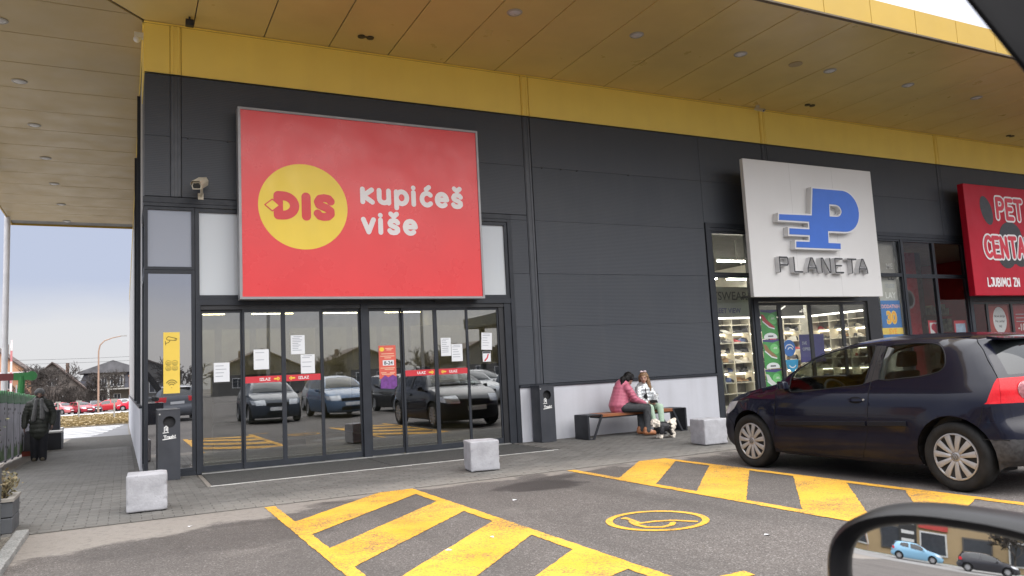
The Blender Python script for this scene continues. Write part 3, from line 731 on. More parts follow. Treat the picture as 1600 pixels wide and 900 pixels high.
def inset(poly, d):
    out = []; n = len(poly); A = sum(poly[i][0]*poly[(i+1)%n][1]-poly[(i+1)%n][0]*poly[i][1] for i in range(n)); s_ = 1 if A > 0 else -1
    for i in range(n):
        p0, p1, p2 = Vector(poly[i-1]), Vector(poly[i]), Vector(poly[(i+1) % n])
        e1 = (p1-p0).normalized(); e2 = (p2-p1).normalized(); n1 = Vector((-e1.y, e1.x))*s_; n2 = Vector((-e2.y, e2.x))*s_
        b = (n1+n2); b = b.normalized()/max(.4, math.sqrt(max(.05,(1+n1.dot(n2))/2))); out.append(tuple(p1+b*d))
    return out
RET = M('letter_return_grey', (.66,.66,.66), .5, var=.04)
lo = with_hole(P_, H_, fn(-.14), (0,.138,0), 0).build('letter', M('letter_edge_white', (.72,.72,.72), .5, var=.03), t)
with_hole(inset(P_, .035), inset(H_, -.03), fn(-.146), (0,.005,0), 0).build('letter_face', M('letter_blue', (.045,.16,.62), .4, var=.04), lo)
TH = {'P': [[(0,0),(0,1),(.46,1),(.52,.92),(.52,.55),(.46,.47),(0,.47)]], 'L': [[(0,1),(0,0),(.5,0)]], 'A': [[(0,0),(.02,.3),(.24,1),(.34,1),(.56,.3),(.58,0)], [(.06,.3),(.52,.3)]],
      'N': [[(0,0),(0,1),(.10,1),(.50,0),(.58,0),(.58,1)]], 'E': [[(.5,1),(0,1),(0,0),(.52,0)], [(0,.5),(.42,.5)]], 'T': [[(0,1),(.6,1)], [(.3,1),(.3,0)]]}
x = 12.20
for ch, adv in zip('PLANETA', (.42,.40,.43,.43,.40,.36,.4)):
    st = [[(x+px*.47, 3.11+pz*.31) for px, pz in s_] for s_ in TH[ch]]
    lm = flat(strokes_poly(st, .024, 4), fn(-.11), depth=(0,.108,0)).build('letter', RET, t)
    flat(strokes_poly(st, .017, 4), fn(-.114), depth=(0,.003,0)).build('letter_face', M('letter_black', (.03,.03,.032), .4), lm)
    x += adv
# --- red pet shop sign, running out of the picture
t = thing('shop_sign', 'glossy dark red pet shop sign with black paw print, at the right', 'sign', (21.1, -.5, 4.08))
PR = M('pet_sign_red', (.46,.008,.026), .45, var=.08, vscale=1.2, spec=.25)
MB().box(-1.93,2.6,0,.17,-1.47,1.47).build('board', PR, t, bevel=.02)
for a_ in (-1.2, 1.6): MB().box(a_,a_+.1,.171,.5,-1.2,1.2).build('bracket', FRMD, t)
fp = lambda y: (lambda u, v: (u-21.1, y, v-4.08))
def ell(cx, cz, rx, rz, rot, n=28):
    return [(cx+rx*math.cos(a)*math.cos(rot)-rz*math.sin(a)*math.sin(rot), cz+rx*math.cos(a)*math.sin(rot)+rz*math.sin(a)*math.cos(rot)) for a in [2*math.pi*i/n for i in range(n)]]
PK = M('paw_black', (.022,.020,.020), .35, var=.1)
for e_ in (ell(20.04,4.87,.235,.40,.35), ell(22.6,4.87,.235,.40,-.35)): flat([e_], fp(-.003)).build('paw_toe', PK, t)
flat([ell(20.98,4.20,.50,.40,0)+[], ell(20.70,3.75,.42,.42,0), ell(21.0,4.0,.55,.55,0), ell(21.3,3.8,.4,.42,0)], fp(-.004)).build('paw_pad', PK, t)
RL = M('letter_red', (.62,.02,.045), .4)
def comic(word, x0, z0, size, squash, w1, w0, jit, y):
    st, w = text_strokes(word, size, .07, squash, jit)
    st = [[(a+x0, b+z0) for a, b in s_] for s_ in st]
    flat(strokes_poly(st, w1, 6), fp(y)).build('lettering', WSG, t)
    if w0: flat(strokes_poly(st, w0, 6), fp(y-.003)).build('lettering_inner', RL, t)
comic('PET', 20.50, 4.70, .50, .98, .105, .058, .03, -.008)
comic('CENTAR', 19.80, 3.66, .50, .90, .105, .058, .04, -.008)
comic('LJUBIMCI ZN', 19.74, 2.86, .205, .90, .023, 0, .02, -.006)

# ================================================================== notices, posters and stickers on the glass
PAP = M('paper_white', (.78,.80,.82), .7, var=.03, vscale=3); INK = M('print_grey', (.38,.40,.44), .8); INKD = M('print_dark', (.08,.08,.09), .8)
def notice(x0, x1, z0, z1, label, y, lines, name='paper_notice', tilt=0., head=True):
    cx, cz = (x0+x1)/2, z0
    t = thing(name, label, 'notice', (cx, y, cz), 0, 'paper notices taped to the sliding doors'); t.rotation_euler = (0, R(tilt), 0)
    w = (x1-x0)/2; h = z1-z0
    MB().box(-w,w,-.001,.0005,0,h).build('sheet', PAP, t)
    mb = MB(); rr = random.Random(int(x0*100))
    for i in range(lines):
        zc = h*(.84-.72*i/max(1, lines)); l = w*rr.uniform(.45,.8)
        mb.box(-w*.78, -w*.78+2*l*.9, -.0016, -.0012, zc-.006, zc+.004)
    if head: mb.box(-w*.6, w*.6, -.0016, -.0012, h*.91, h*.94)
    mb.build('print', INK, t)
notice(.965,1.195,1.36,1.655,'bluish white paper sheet on the leftmost glass leaf of the entrance',.062,4,head=False)
notice(1.55,1.78,1.525,1.84,'blank looking white sheet above the left IZLAZ band',.022,2,head=False)
notice(2.125,2.345,1.745,2.05,'white printed sheet, upper of two on the second IZLAZ leaf',.022,8)
notice(2.275,2.50,1.43,1.735,'white sheet just above the second IZLAZ band, lower of two',.022,3)
notice(4.70,4.89,1.62,1.94,'white sheet at the left edge of the right ULAZ leaf',.022,7)
notice(4.897,5.107,1.52,1.825,'white sheet stuck lower and right, touching the door band at ULAZ',.0215,5)
notice(5.495,5.705,1.705,2.015,'tilted white sheet on the rightmost glass leaf',.062,5,tilt=3)
t = thing('warning_sticker', 'small white no entry sticker with red stroke on the rightmost leaf', 'sticker', (5.595, .062, 1.49))
MB().box(-.08,.08,-.001,.0005,0,.185).build('sheet', PAP, t)
flat([[(-.075,.15),(.075,.15),(.075,.183),(-.075,.183)]], lambda u, v: (u,-.002,v)).build('print', INKD, t)
flat(strokes_poly([[(-.04,.02),(.01,.07),(.03,.13)]], .013, 4), lambda u, v: (u,-.002,v)).build('stroke', RED, t)
# opening hours poster
t = thing('opening_hours_poster', 'orange red opening hours poster with white hours panel and violet foot', 'poster', (3.74, .062, 1.10))
CORAL = M('poster_coral', (.72,.13,.09), .6, var=.08, vscale=4); VIO = M('poster_violet', (.17,.05,.25), .6, var=.35, vscale=18)
MB().box(-.155,.145,-.001,.0005,.18,.74).build('sheet', CORAL, t)
flat([[(-.14,.02),(.09,.0),(.15,.05),(.15,.2),(.08,.24),(.0,.2),(-.06,.24),(-.13,.17)]], lambda u, v: (u,-.0015,v)).build('flower_print', VIO, t)
flat([ell(-.10,.675,.042,.036,0)], lambda u, v: (u,-.002,v)).build('emblem', YLS, t)
MB().box(-.09,.105,-.0025,-.0016,.40,.49).build('hours_panel', PAP, t)
text_mb('8-24', .085, lambda u, v: (.008+u,-.003,.415+v), 'CENTER', .002).build('lettering', INKD, t)
mb = MB()
for z, a, b in ((.69,-.04,.10),(.665,-.02,.07),(.60,-.11,.11),(.56,-.13,.12),(.53,-.06,.06),(.36,-.13,.12),(.335,-.06,.10),(.28,-.13,-.03),(.28,.03,.12),(.255,-.11,.1)): mb.box(a,b,-.0022,-.0016,z-.008,z+.006)
mb.build('print', M('print_peach', (.82,.50,.34), .6), t)
# yellow strip of pictograms on the corner pane
t = thing('pictogram_strip', 'tall yellow sticker strip with camera, prohibition and wifi symbols', 'sticker', (.37, .024, 1.225))
MB().box(-.113,.113,-.001,.0005,0,.915).build('sheet', M('strip_yellow', (.84,.60,.09), .55, var=.04), t)
BR = M('print_brown', (.10,.075,.02), .7)
pf = lambda u, v: (u, -.002, v)
cam = [[(-.065,.83),(-.045,.85),(.055,.825),(.075,.815),(.06,.79),(-.055,.80),(-.07,.815),(-.065,.83)], [(.055,.825),(.045,.79)], [(-.02,.795),(-.035,.765),(-.075,.75)], [(-.085,.78),(-.08,.725)]]
wifi = [arc(0,.10,.085,.10,35,145,10), arc(0,.10,.06,.07,35,145,8), arc(0,.10,.035,.04,35,145,6), [(0,.085)]]
ic = []
for cx in (-.045,.045):
    for cz in (.375,.455): ic += [arc(cx,cz,.036,.036,0,360,16), [(cx-.022,cz-.012),(cx-.005,cz+.012),(cx+.006,cz-.008),(cx+.022,cz+.01)], [(cx-.024,cz-.02),(cx+.024,cz-.02)]]
for q_, w_, n_ in ((cam, .0045, 'camera_pictogram'), (wifi, .006, 'wifi_pictogram'), (ic, .0028, 'prohibition_pictograms')): flat(strokes_poly(q_, w_, 3), pf).build(n_, BR, t)

# sports shop: posters behind the door glass
GRN = M('poster_green', (.055,.30,.07), .5, var=.15, vscale=5); NAV = M('poster_navy', (.055,.05,.20), .5, var=.1)
def shoe_poster(z0, col, label):
    t = thing('shoe_poster', label, 'poster', (12.58, .09, z0)); w, h = .245, .64
    MB().box(-w,w,-.002,.001,0,h).build('sheet', GRN, t)
    flat([[(-w,h),(w,h),(w,h-.03),(.05,h-.07),(-w,h-.04)]], lambda u, v: (u,-.003,v)).build('top_band', NAV, t)
    flat([ell(.08,h*.70,.12,.10,0), ell(.13,h*.62,.1,.08,0)], lambda u, v: (u,-.0035,v)).build('badge', M('poster_lime', (.16,.52,.16), .5), t)
    flat([[(-.24,h*.86),(-.15,h*.82),(-.08,h*.66),(.10,h*.46),(.15,h*.40),(.13,h*.36),(-.02,h*.42),(-.20,h*.62)]], lambda u, v: (u,-.005,v)).build('shoe_print', col, t)
    flat(strokes_poly([[(-.20,h*.60),(-.02,h*.40),(.13,h*.345)]], .014, 3), lambda u, v: (u,-.006,v)).build('sole_print', PAP, t)
    flat([ell(0,.03,.20,.10,0)], lambda u, v: (u,-.0065,max(.002, v))).build('price_cloud', PAP, t)
    text_mb('-30%', .06, lambda u, v: (.1+u,-.006,h*.67+v), 'CENTER', .001).build('lettering', WHS, t)
    MB().box(-.08,.08,-.008,-.007,.04,.07).build('print', INKD, t)
shoe_poster(1.72, M('shoe_red', (.45,.04,.05), .5), 'green shoe poster with red trainer, topmost of three on the left door leaf')
shoe_poster(1.06, M('shoe_brown', (.30,.17,.07), .5), 'green shoe poster with brown trainer, middle one of three')
shoe_poster(.40, M('shoe_white', (.62,.62,.60), .5), 'green shoe poster with white trainer, lowest of three, partly behind the car')
t = thing('sale_poster', 'blue sale poster with a big orange 30 and the word SVE', 'poster', (16.70, .12, 1.60))
MB().box(-.36,.36,-.002,.001,0,.96).build('sheet', M('poster_blue', (.035,.17,.46), .5, var=.08), t)
OR = M('print_orange', (.85,.36,.03), .5); YE = M('print_gold', (.85,.60,.10), .5)
text_mb('DODATNIH', .125, lambda u, v: (u,-.003,.77+v), 'CENTER', .003).build('lettering', M('print_pink', (.80,.42,.40), .5), t)
text_mb('30', .40, lambda u, v: (u*.92,-.004,.40+v), 'CENTER', .03).build('lettering', YE, t)
text_mb('30', .40, lambda u, v: (u*.92,-.006,.40+v), 'CENTER', .008).build('lettering', OR, t)
MB().box(-.38,.38,-.004,-.003,.12,.28).build('band', YE, t)
text_mb('SVE', .19, lambda u, v: (u,-.006,.13+v), 'CENTER', .006).build('lettering', OR, t)
t = thing('window_banner', 'tall pale banner with grey lettering above the blue sale poster', 'banner', (16.75, .16, 2.56))
MB().box(-.34,.32,0,.01,0,1.5).build('sheet', M('banner_pale', (.48,.47,.43), .6), t)
for wd, z, s_, mt in (('ME',.80,.2,WHS),('LE',.52,.25,INKD),('TUDE',.32,.14,INK),('LAY',.06,.22,WHS)):
    text_mb(wd, s_, lambda u, v: (.24+u,-.004,z+v), 'RIGHT', .002).build('lettering', mt, t)
t = thing('hanging_banner', 'grey banner reading SPORTSWEAR STREET VIEW inside the left window', 'banner', (11.55, .75, 2.30))
MB().box(-.6,1.15,0,.02,.0,.66).build('sheet', M('banner_grey', (.40,.39,.36), .7), t)
text_mb('SPORTSWEAR', .27, lambda u, v: (-.62+u,-.003,.36+v), 'LEFT', .003).build('lettering', INKD, t)
text_mb('HERE TO WIN', .10, lambda u, v: (.0+u,-.003,.25+v), 'CENTER').build('lettering', M('print_mid', (.24,.23,.21), .8), t)
text_mb('STREET VIEW', .155, lambda u, v: (-.08+u,-.003,.06+v), 'LEFT', .003).build('lettering', NAV, t)
t = thing('promo_board', 'dark violet promotion board with pale lettering inside the sports shop', 'poster', (14.42, .60, 1.15))
MB().box(-.40,.40,0,.02,0,.66).build('sheet', NAV, t)
for wd, z, s_ in (('SVE',.42,.1),('OPREMA',.28,.1)): text_mb(wd, s_, lambda u, v: (-.34+u,-.003,z+v), 'LEFT', .002).build('lettering', INK, t)
t = thing('hanging_disc', 'round blue disc with white swirl hanging inside the sports shop', 'sign', (13.45, .40, 1.38)); SB = M('disc_blue', (.03,.16,.52), .5)
MB().cyl((0,0,.12),(0,.012,.12),.19,n=28).build('plate', SB, t)
flat(strokes_poly([arc(0,.10,.13,.10,20,170,10), arc(.02,.08,.07,.05,10,170,8)], .012, 3), lambda u, v: (u,-.003,v)).build('print', PAP, t)
t = thing('hanging_disc', 'round light blue smiling shield hanging under the blue disc', 'sign', (13.50, .40, .98)); 
MB().prism([(-.2,0,.25),(-.16,0,.06),(0,0,-.04),(.16,0,.06),(.2,0,.25)], (0,.012,0)).build('plate', M('disc_cyan', (.03,.33,.62), .5), t)
flat(strokes_poly([arc(0,.14,.10,.07,200,340,10)], .012, 3), lambda u, v: (u,-.003,v)).build('print', PAP, t)

# ================================================================== shoe wall inside the sports shop
shelfm = M('shelf_pale', (.66,.62,.52), .5, var=.05); upr = lamp_mat('shelf_light', (1,.90,.70), 7.)
LV = [.42,.70,.96,1.22,1.48,1.74,2.00,2.22]
def shoe_rack(loc, rz, L_, label):
    t = thing('shoe_rack', label, 'shelf', loc, rz)
    MB().box(0,L_,.30,.34,.1,2.41).build('back_panel', M('rack_back', (.20,.18,.15), .6, var=.4, vscale=6), t)
    for z in LV: MB().box(0,L_,.0,.30,z-.022,z).build('shelf', shelfm, t)
    for i in range(int(L_/.62)+1): MB().box(i*.62,.022+i*.62,-.02,.30,.1,2.36).build('upright', shelfm, t)
    for z in LV[2::2]: MB().box(.04,L_-.05,.27,.295,z-.05,z-.03).build('light_strip', upr, t)
    MB().box(0,L_,-.05,.3,2.42,2.80).build('bulkhead', M('rack_black', (.03,.03,.03), .5), t)
    MB().box(0,L_,-.07,-.05,2.37,2.41).build('light_strip', lamp_mat('bulkhead_light', (1,.95,.85), 2.5), t)
    return t
shoe_rack((16.76, 2.70, 0), R(-90), 2.0, 'lit shoe rack along the right wall of the sports shop')
t = shoe_rack((10.95, 2.9, 0), 0, 5.75, 'long lit shoe rack across the back of the sports shop')
lg = []
for cx in (2.6, 4.75): lg += [capsule((cx,2.61),(cx+.05,2.57),.03,4), capsule((cx+.05,2.57),(cx+.3,2.69),.02,4)]
for cx in (3.5, 5.6): lg += [capsule((cx+.07*i,2.53),(cx+.07*i+.02,2.55+.04*i),.018,4) for i in range(4)]
flat(lg, lambda u, v: (u,-.055,v)).build('emblems', WHS, t)
def shoe_mesh():
    mb = MB(); n = 8; prof = [(-.13,.036,.085),(-.10,.042,.10),(-.03,.040,.095),(.02,.040,.075),(.07,.045,.052),(.11,.040,.04),(.135,.02,.028)]
    for x, w, hh in prof:
        pass
    vs = []; fs = []
    for x, w, hh in prof:
        vs += [(x,-w,.012),(x,-w*.95,hh*.6),(x,-w*.45,hh),(x,w*.45,hh),(x,w*.95,hh*.6),(x,w,.012)]
    for i in range(len(prof)-1):
        for k_ in range(5): fs.append((i*6+k_, (i+1)*6+k_, (i+1)*6+k_+1, i*6+k_+1))
    fs += [(0,1,2,3,4,5), tuple((len(prof)-1)*6+k_ for k_ in (5,4,3,2,1,0))]
    mb.add(vs, fs); return mb
def sole_mesh():
    return MB().prism([(-.138,-.036,0),(.0,-.043,0),(.09,-.047,0),(.14,-.02,0),(.14,.02,0),(.09,.047,0),(.0,.043,0),(-.138,.036,0)], (0,0,.018))
pal = [(.03,.03,.035),(.60,.58,.54),(.10,.10,.11),(.32,.30,.27),(.42,.04,.05),(.05,.08,.2),(.30,.18,.09),(.55,.50,.42)]
SHM = []
for i, c in enumerate(pal):
    a = shoe_mesh().mesh('shoe', smooth=True, sharp=60); a.materials.append(M('shoe_upper_%d' % i, c, .6))
    b = sole_mesh().mesh('sole'); b.materials.append(M('shoe_sole', (.66,.64,.6), .6) if i % 3 else M('shoe_sole_dark', (.06,.06,.06), .6)); SHM.append((a, b))
rs = random.Random(9); ALT = [0,0,1,1,2,2,3,4,5,6,7,1,0]
LBL = ['black trainer on the lit shoe wall','white trainer on the lit shoe wall','charcoal trainer on the lit shoe wall','grey trainer on the lit shoe wall','red trainer on the lit shoe wall','navy trainer on the lit shoe wall','brown trainer on the lit shoe wall','cream trainer on the lit shoe wall']
for z in LV[1:7]:
    x = 11.08
    while x < 16.6:
        i = rs.choice(ALT); a, b = SHM[i]
        o_ = link('shoe', a, None); o_.location = (x, 3.02+rs.uniform(0,.05), z+.001); o_.rotation_euler = (0, 0, R(rs.choice([-28,-20,-35,150,200])+rs.uniform(-8,8))); o_.scale = (1.35,)*3
        tag(o_, LBL[i], 'shoe', 'trainers shown on the lit shoe wall'); s2 = link('sole', b, None, o_)
        x += rs.uniform(.20,.245)
for z in LV[1:7]:
    y = .85
    while y < 2.6:
        i = rs.choice(ALT); a, b = SHM[i]; o_ = link('shoe', a, None); o_.location = (16.96, y, z+.001); o_.rotation_euler = (0, 0, R(rs.choice([60,70,110,250])))
        tag(o_, LBL[i].replace('lit shoe wall', 'rack along the right shop wall'), 'shoe', 'trainers on the rack along the right shop wall'); link('sole', b, None, o_); y += rs.uniform(.21,.26)
def clothes_rail(x, y, n, label):
    t = thing('clothes_rail', label, 'clothes rail', (x, y, 0))
    MB().tube([(-.4,0,0),(-.4,0,1.35)], .015).tube([(.4,0,0),(.4,0,1.35)], .015).tube([(-.42,0,1.35),(.42,0,1.35)], .015).build('frame', shelfm, t)
    for i in range(n):
        cx = -.35+.7*i/(n-1); c = [(.30,.31,.24),(.22,.22,.18),(.40,.39,.33)][i % 3]
        MB().hexa([(cx-.02,-.2,.55),(cx+.02,-.2,.55),(cx+.02,.2,.55),(cx-.02,.2,.55)], [(cx-.02,-.12,1.3),(cx+.02,-.12,1.3),(cx+.02,.12,1.3),(cx-.02,.12,1.3)]).build('jacket', M('cloth_%d' % (i % 3), c, .8), t)
clothes_rail(11.75, 1.3, 9, 'rail of olive and grey clothes behind the left shop window')
t = thing('armchair', 'pale pink upholstered chair behind the left shop window', 'chair', (11.32, .72, 0)); pk = M('chair_pink', (.58,.36,.27), .8, sheen=.3)
MB().box(-.26,.34,.1,.24,.30,.72).build('backrest', pk, t, bevel=.05, seg=3); MB().box(-.24,.32,.24,.75,.28,.42).build('seat', pk, t, bevel=.04, seg=3)
for a, b in ((-.2,.15),(.28,.15),(-.2,.7),(.28,.7)): MB().cyl((a,b,0),(a,b,.29),.018,n=8).build('leg', FRMD, t)
# ceiling lamps inside the three rooms
STR = lamp_mat('tube_warm', (1,.84,.45), 8.); HOUS = M('lamp_housing', (.7,.7,.68), .5)
def strip_lamp(x, y, z, L_, label, group, along='x', mat_=STR):
    t = thing('strip_light', label, 'ceiling light', (x, y, z), 0, group)
    a, b = (L_/2, .06) if along == 'x' else (.06, L_/2)
    MB().box(-a,a,-b,b,.012,.06).build('housing', HOUS, t); MB().box(-a+.02,a-.02,-b+.01,b-.01,-.012,.011).build('tube', mat_, t)
    MB().cyl((0,0,.06),(0,0,max(.08, 4.23-z)),.008,n=6).build('hanger', HOUS, t)
for y, xs_ in ((5.0,(1.4,3.0,5.2,7.6)),(8.5,(1.2,3.4,5.8,8.4)),(12.5,(1.5,3.6,6.0,8.8)),(16.5,(2.2,4.6,7.2,9.6))):
    for x in xs_: strip_lamp(x, y, 3.85, 1.5, 'warm strip light hanging in the dim supermarket behind the sliding doors', 'strip lights in the supermarket')
for y in (1.6, 4.8):
    for x in (11.6, 13.2, 14.8, 16.4): strip_lamp(x, y, 3.7, 1.2, 'white strip light under the black ceiling of the sports shop', 'strip lights in the sports shop', 'x', lamp_mat('tube_white', (1,.94,.82), 60.))
for y, x in ((2.2,18.2),(3.6,18.4),(5.0,18.6),(3.0,20.6),(3.6,22.0),(5.0,21.0)): strip_lamp(x, y, 3.75, .9, 'warm strip light over the red walls of the pet shop', 'strip lights in the pet shop')
# supermarket interior: pale partition and shelving
t = thing('partition', 'pale panelled partition standing inside the dim supermarket', 'partition', (5.2, 6.6, 0)); pm = M('partition_pale', (.62,.60,.52), .7)
for i in range(11): MB().box(-4.2+i*.78,-4.2+i*.78+.62,0,.05,1.15,2.62).build('panel', pm, t)
MB().box(-4.3,4.4,.0,.06,0,1.1).build('lower_panel', M('partition_grey', (.16,.16,.16), .6), t)
for k_, x in enumerate((2.2, 5.0, 7.8)):
    t = thing('grocery_shelf', 'dark grocery shelf behind the %s of the sliding doors' % ('left part', 'middle', 'right part')[k_], 'shelf', (x, 3.6, 0))
    MB().box(-.9,.9,.2,.25,0,1.5).build('back_panel', M('gondola', (.12,.12,.12), .5), t)
    for z in (.15,.55,.95,1.35): MB().box(-.9,.9,-.15,.2,z,z+.03).build('shelf', M('gondola_shelf', (.25,.24,.22), .5), t)
# pet shop interior
t = thing('red_partition', 'tall glossy red wall panel inside the pet shop window', 'partition', (19.0, 1.2, 0)); MB().box(-.35,.35,0,.1,.2,4.0).build('panel', M('pet_panel', (.48,.02,.04), .3), t); MB().box(.36,.6,.02,.1,.2,4.0).build('panel', M('pet_panel_dark', (.05,.02,.02), .3), t)
t = thing('heart_poster', 'red poster with a heart on white in the pet shop window', 'poster', (18.36, .13, 1.62))
MB().box(-.28,.28,-.001,.001,0,.42).build('sheet', M('poster_red', (.55,.03,.05), .5), t); MB().box(-.22,.22,-.003,-.002,.03,.36).build('panel', PAP, t)
flat([ell(-.075,.25,.10,.09,.4), ell(.075,.25,.10,.09,-.4), [(-.165,.22),(0,.06),(.165,.22)]], lambda u, v: (u,-.005,v)).build('heart', M('heart_red', (.52,.02,.06), .5), t)
t = thing('picture_poster', 'red framed pale blue poster in the pet shop window', 'poster', (19.38, .13, 1.60)); MB().box(-.26,.26,-.001,.001,0,.42).build('sheet', M('poster_red', (.55,.03,.05), .5), t)
MB().box(-.2,.2,-.003,-.002,.03,.34).build('panel', M('poster_sky', (.38,.50,.66), .5, var=.2, vscale=9), t)
t = thing('door_poster', 'red poster with a white speech circle on the pet shop door', 'poster', (21.05, .095, 1.0)); MB().box(-.46,.42,-.001,.001,0,1.4).build('sheet', M('poster_red2', (.42,.05,.04), .5, var=.25, vscale=3), t)
flat([ell(.0,1.0,.30,.36,0)], lambda u, v: (u,-.003,v)).build('circle', PAP, t)
for wd, z in (('Nove akcije',1.08),('Pet centar',.94),('Niš',.80)): text_mb(wd, .10, lambda u, v: (u,-.005,z+v), 'CENTER', .001).build('lettering', INKD, t)
t = thing('door_poster', 'dark red discount poster reading minus ten percent on the pet shop door', 'poster', (22.1, .095, 1.0)); MB().box(-.46,.46,-.001,.001,0,1.4).build('sheet', M('poster_red3', (.40,.02,.03), .5), t)
text_mb('-10%', .26, lambda u, v: (u,-.004,.70+v), 'CENTER', .006).build('lettering', WHS, t)
mb = MB()
for z in (1.15,1.05,.95,.55): mb.box(-.3,.3,-.003,-.002,z-.012,z+.012)
mb.build('print', INK, t)
t = thing('shelf_unit', 'wooden shelf with pet goods behind the pet shop window', 'shelf', (20.6, 2.2, 0)); wd_ = M('shelf_wood', (.26,.16,.08), .6)
MB().box(-1.,1.6,.3,.34,0,2.6).build('back_panel', wd_, t); rp = random.Random(3)
for z in (.3,.8,1.3,1.8,2.3):
    MB().box(-1.,1.6,0,.3,z,z+.03).build('shelf', wd_, t)
    mb = MB(); x = -.95
    while x < 1.5: w_ = rp.uniform(.1,.25); mb.box(x,x+w_*.9,.05,.25,z+.031,z+.03+rp.uniform(.15,.38)); x += w_
    mb.build('goods', M('goods_%d' % int(z*10), rp.choice([(.5,.42,.25),(.3,.1,.08),(.2,.22,.15),(.45,.35,.2)]), .6, var=.5, vscale=7), t)
t = thing('round_dryer', 'grey ring shaped fan hanging in the pet shop window', 'fan', (17.9,.5,2.62)); MB().lathe([(.19,-.03),(.25,-.03),(.25,.03),(.19,.03),(.19,-.03)], axis='y', n=24).build('ring', M('fan_grey', (.16,.15,.16), .4), t); MB().tube([(0,0,.25),(0,0,1.6)], .012).build('rod', FRMD, t)
# ================================================================== fittings on the building
lens = M('lens_milky', (.62,.62,.62), .3, var=.04); ringm = M('light_ring', (.40,.38,.34), .4)
_dl = []
def downlight(x, y, label, group):
    if _dl:
        return copy_tree(_dl[0], loc=(x, y, 6.98), label=label)
    t = thing('downlight', label, 'ceiling light', (x, y, 6.98), 0, group)
    MB().lathe([(.125,.0),(.125,-.012),(.10,-.022),(.098,-.005)], n=28).build('ring', ringm, t, smooth=True)
    MB().lathe([(0,-.030),(.06,-.028),(.098,-.012)], n=28).build('lens', lens, t, smooth=True); _dl.append(t); return t
G1 = 'round lights in the front canopy soffit'
ORD = ['first','second','third','fourth','fifth','sixth','seventh','eighth','ninth','tenth','eleventh','twelfth']
for i in range(8): downlight(5.28+2.375*i, -2.3, 'round white downlight in the yellow front soffit, %s counting from the left' % ORD[i], G1)
for i in range(7): d = downlight(-1.98, .70+2.585*i, 'round downlight in the brownish side soffit, %s counting from the near end' % ORD[i], ''); d['group'] = 'round lights in the side canopy soffit'
def twin(x, y, label):
    t = thing('twin_spot', label, 'ceiling light', (x, y, 6.98), 0, 'dark twin spots near the facade')
    for s_ in (-1, 1): MB().cyl((s_*.075,0,-.02),(s_*.075,0,.0),.062,n=18).build('spot', FRMD, t)
    MB().box(-.03,.03,-.02,.02,-.012,0).build('bridge', FRMD, t)
for x, lb in ((3.33,'dark twin spot in the front soffit above the red supermarket sign'),(13.68,'dark twin spot in the front soffit above the white sports shop sign'),(21.29,'dark twin spot in the front soffit above the red pet shop sign')): twin(x, -.63, lb)
t = thing('soffit_sensor', 'flat beige disc in the front soffit between two white lights', 'sensor', (11.44,-2.31,6.98)); MB().cyl((0,0,-.015),(0,0,0),.13,n=24).build('cover', M('sensor_beige', (.42,.32,.17), .5), t)
ivory = M('camera_ivory', (.60,.55,.44), .45, var=.06); lensb = M('lens_black', (.008,.008,.01), .1)
def cctv(name, loc, label, aim, mount, s_=1.):
    t = thing(name, label, 'security camera', loc); d = Vector(aim).normalized()
    q = d.to_track_quat('Y', 'Z').to_matrix()
    T = lambda p: tuple(q @ (Vector(p)*s_))
    sec = [(-.055,-.05),(.055,-.05),(.065,.0),(.045,.05),(-.045,.05),(-.065,0)]
    MB().add([T((x,-.19,z)) for x, z in sec]+[T((x,.20,z)) for x, z in sec], [tuple(range(6))[::-1], tuple(range(6,12))]+[(i,(i+1)%6,6+(i+1)%6,6+i) for i in range(6)]).build('housing', ivory, t, bevel=.008*s_)
    MB().add([T((x*.76,.203,z*.68)) for x, z in sec]+[T((x*.76,.199,z*.68)) for x, z in sec], [tuple(range(6)), tuple(range(6,12))[::-1]]).build('lens', lensb, t)
    MB().add([T((x*1.1,-.16,z*1.05+.012)) for x, z in sec[2:]]+[T((x*1.1,.235,z*1.05+.012)) for x, z in sec[2:]], [(0,1,5,4),(1,2,6,5),(2,3,7,6)]).build('sunshield', ivory, t)
    MB().tube([T((0,-.05,-.05)), tuple(Vector(T((0,-.05,-.05)))+Vector(mount)*.45), tuple(Vector(mount))], .018*s_, 8).build('arm', ivory, t)
    mv = Vector(mount); MB().box(mv.x-.04,mv.x+.04,mv.y-.02,mv.y+.02,mv.z-.05,mv.z+.05).build('wall_plate', ivory, t)
    return t
cctv('security_camera', (.76,-.33,4.37), 'ivory bullet camera on the dark wall left of the red sign', (-.30,-.90,-.38), (.03,.31,-.13), 1.15)
t = cctv('security_camera', (12.51,-.24,6.87), 'small camera where the yellow band meets the soffit, above the white sign', (.2,-1,-.5), (0,.05,.10), .6)
t = thing('dome_camera', 'little white dome camera at the top of the corner by the side soffit', 'security camera', (-.10,.30,6.80)); MB().ball((0,0,0),.055).build('dome', M('camera_white', (.7,.7,.7), .4), t, smooth=True); MB().box(-.04,.10,-.045,.045,.02,.10).build('bracket', M('camera_white', (.7,.7,.7), .4), t)
t = thing('floodlight', 'small dark box lamp hanging under the front soffit near the corner', 'lamp', (.62,-.38,6.90)); MB().box(-.06,.06,-.05,.05,-.07,.03).build('body', FRMD, t, bevel=.01); MB().cyl((0,0,.03),(0,0,.08),.015,n=8).build('stem', FRMD, t)
t = thing('door_sensor', 'slim black motion sensor box above the right sliding doors', 'sensor', (4.72,-.06,2.60)); MB().box(-.14,.14,-.03,.04,-.03,.03).build('body', FRMD, t, bevel=.01)
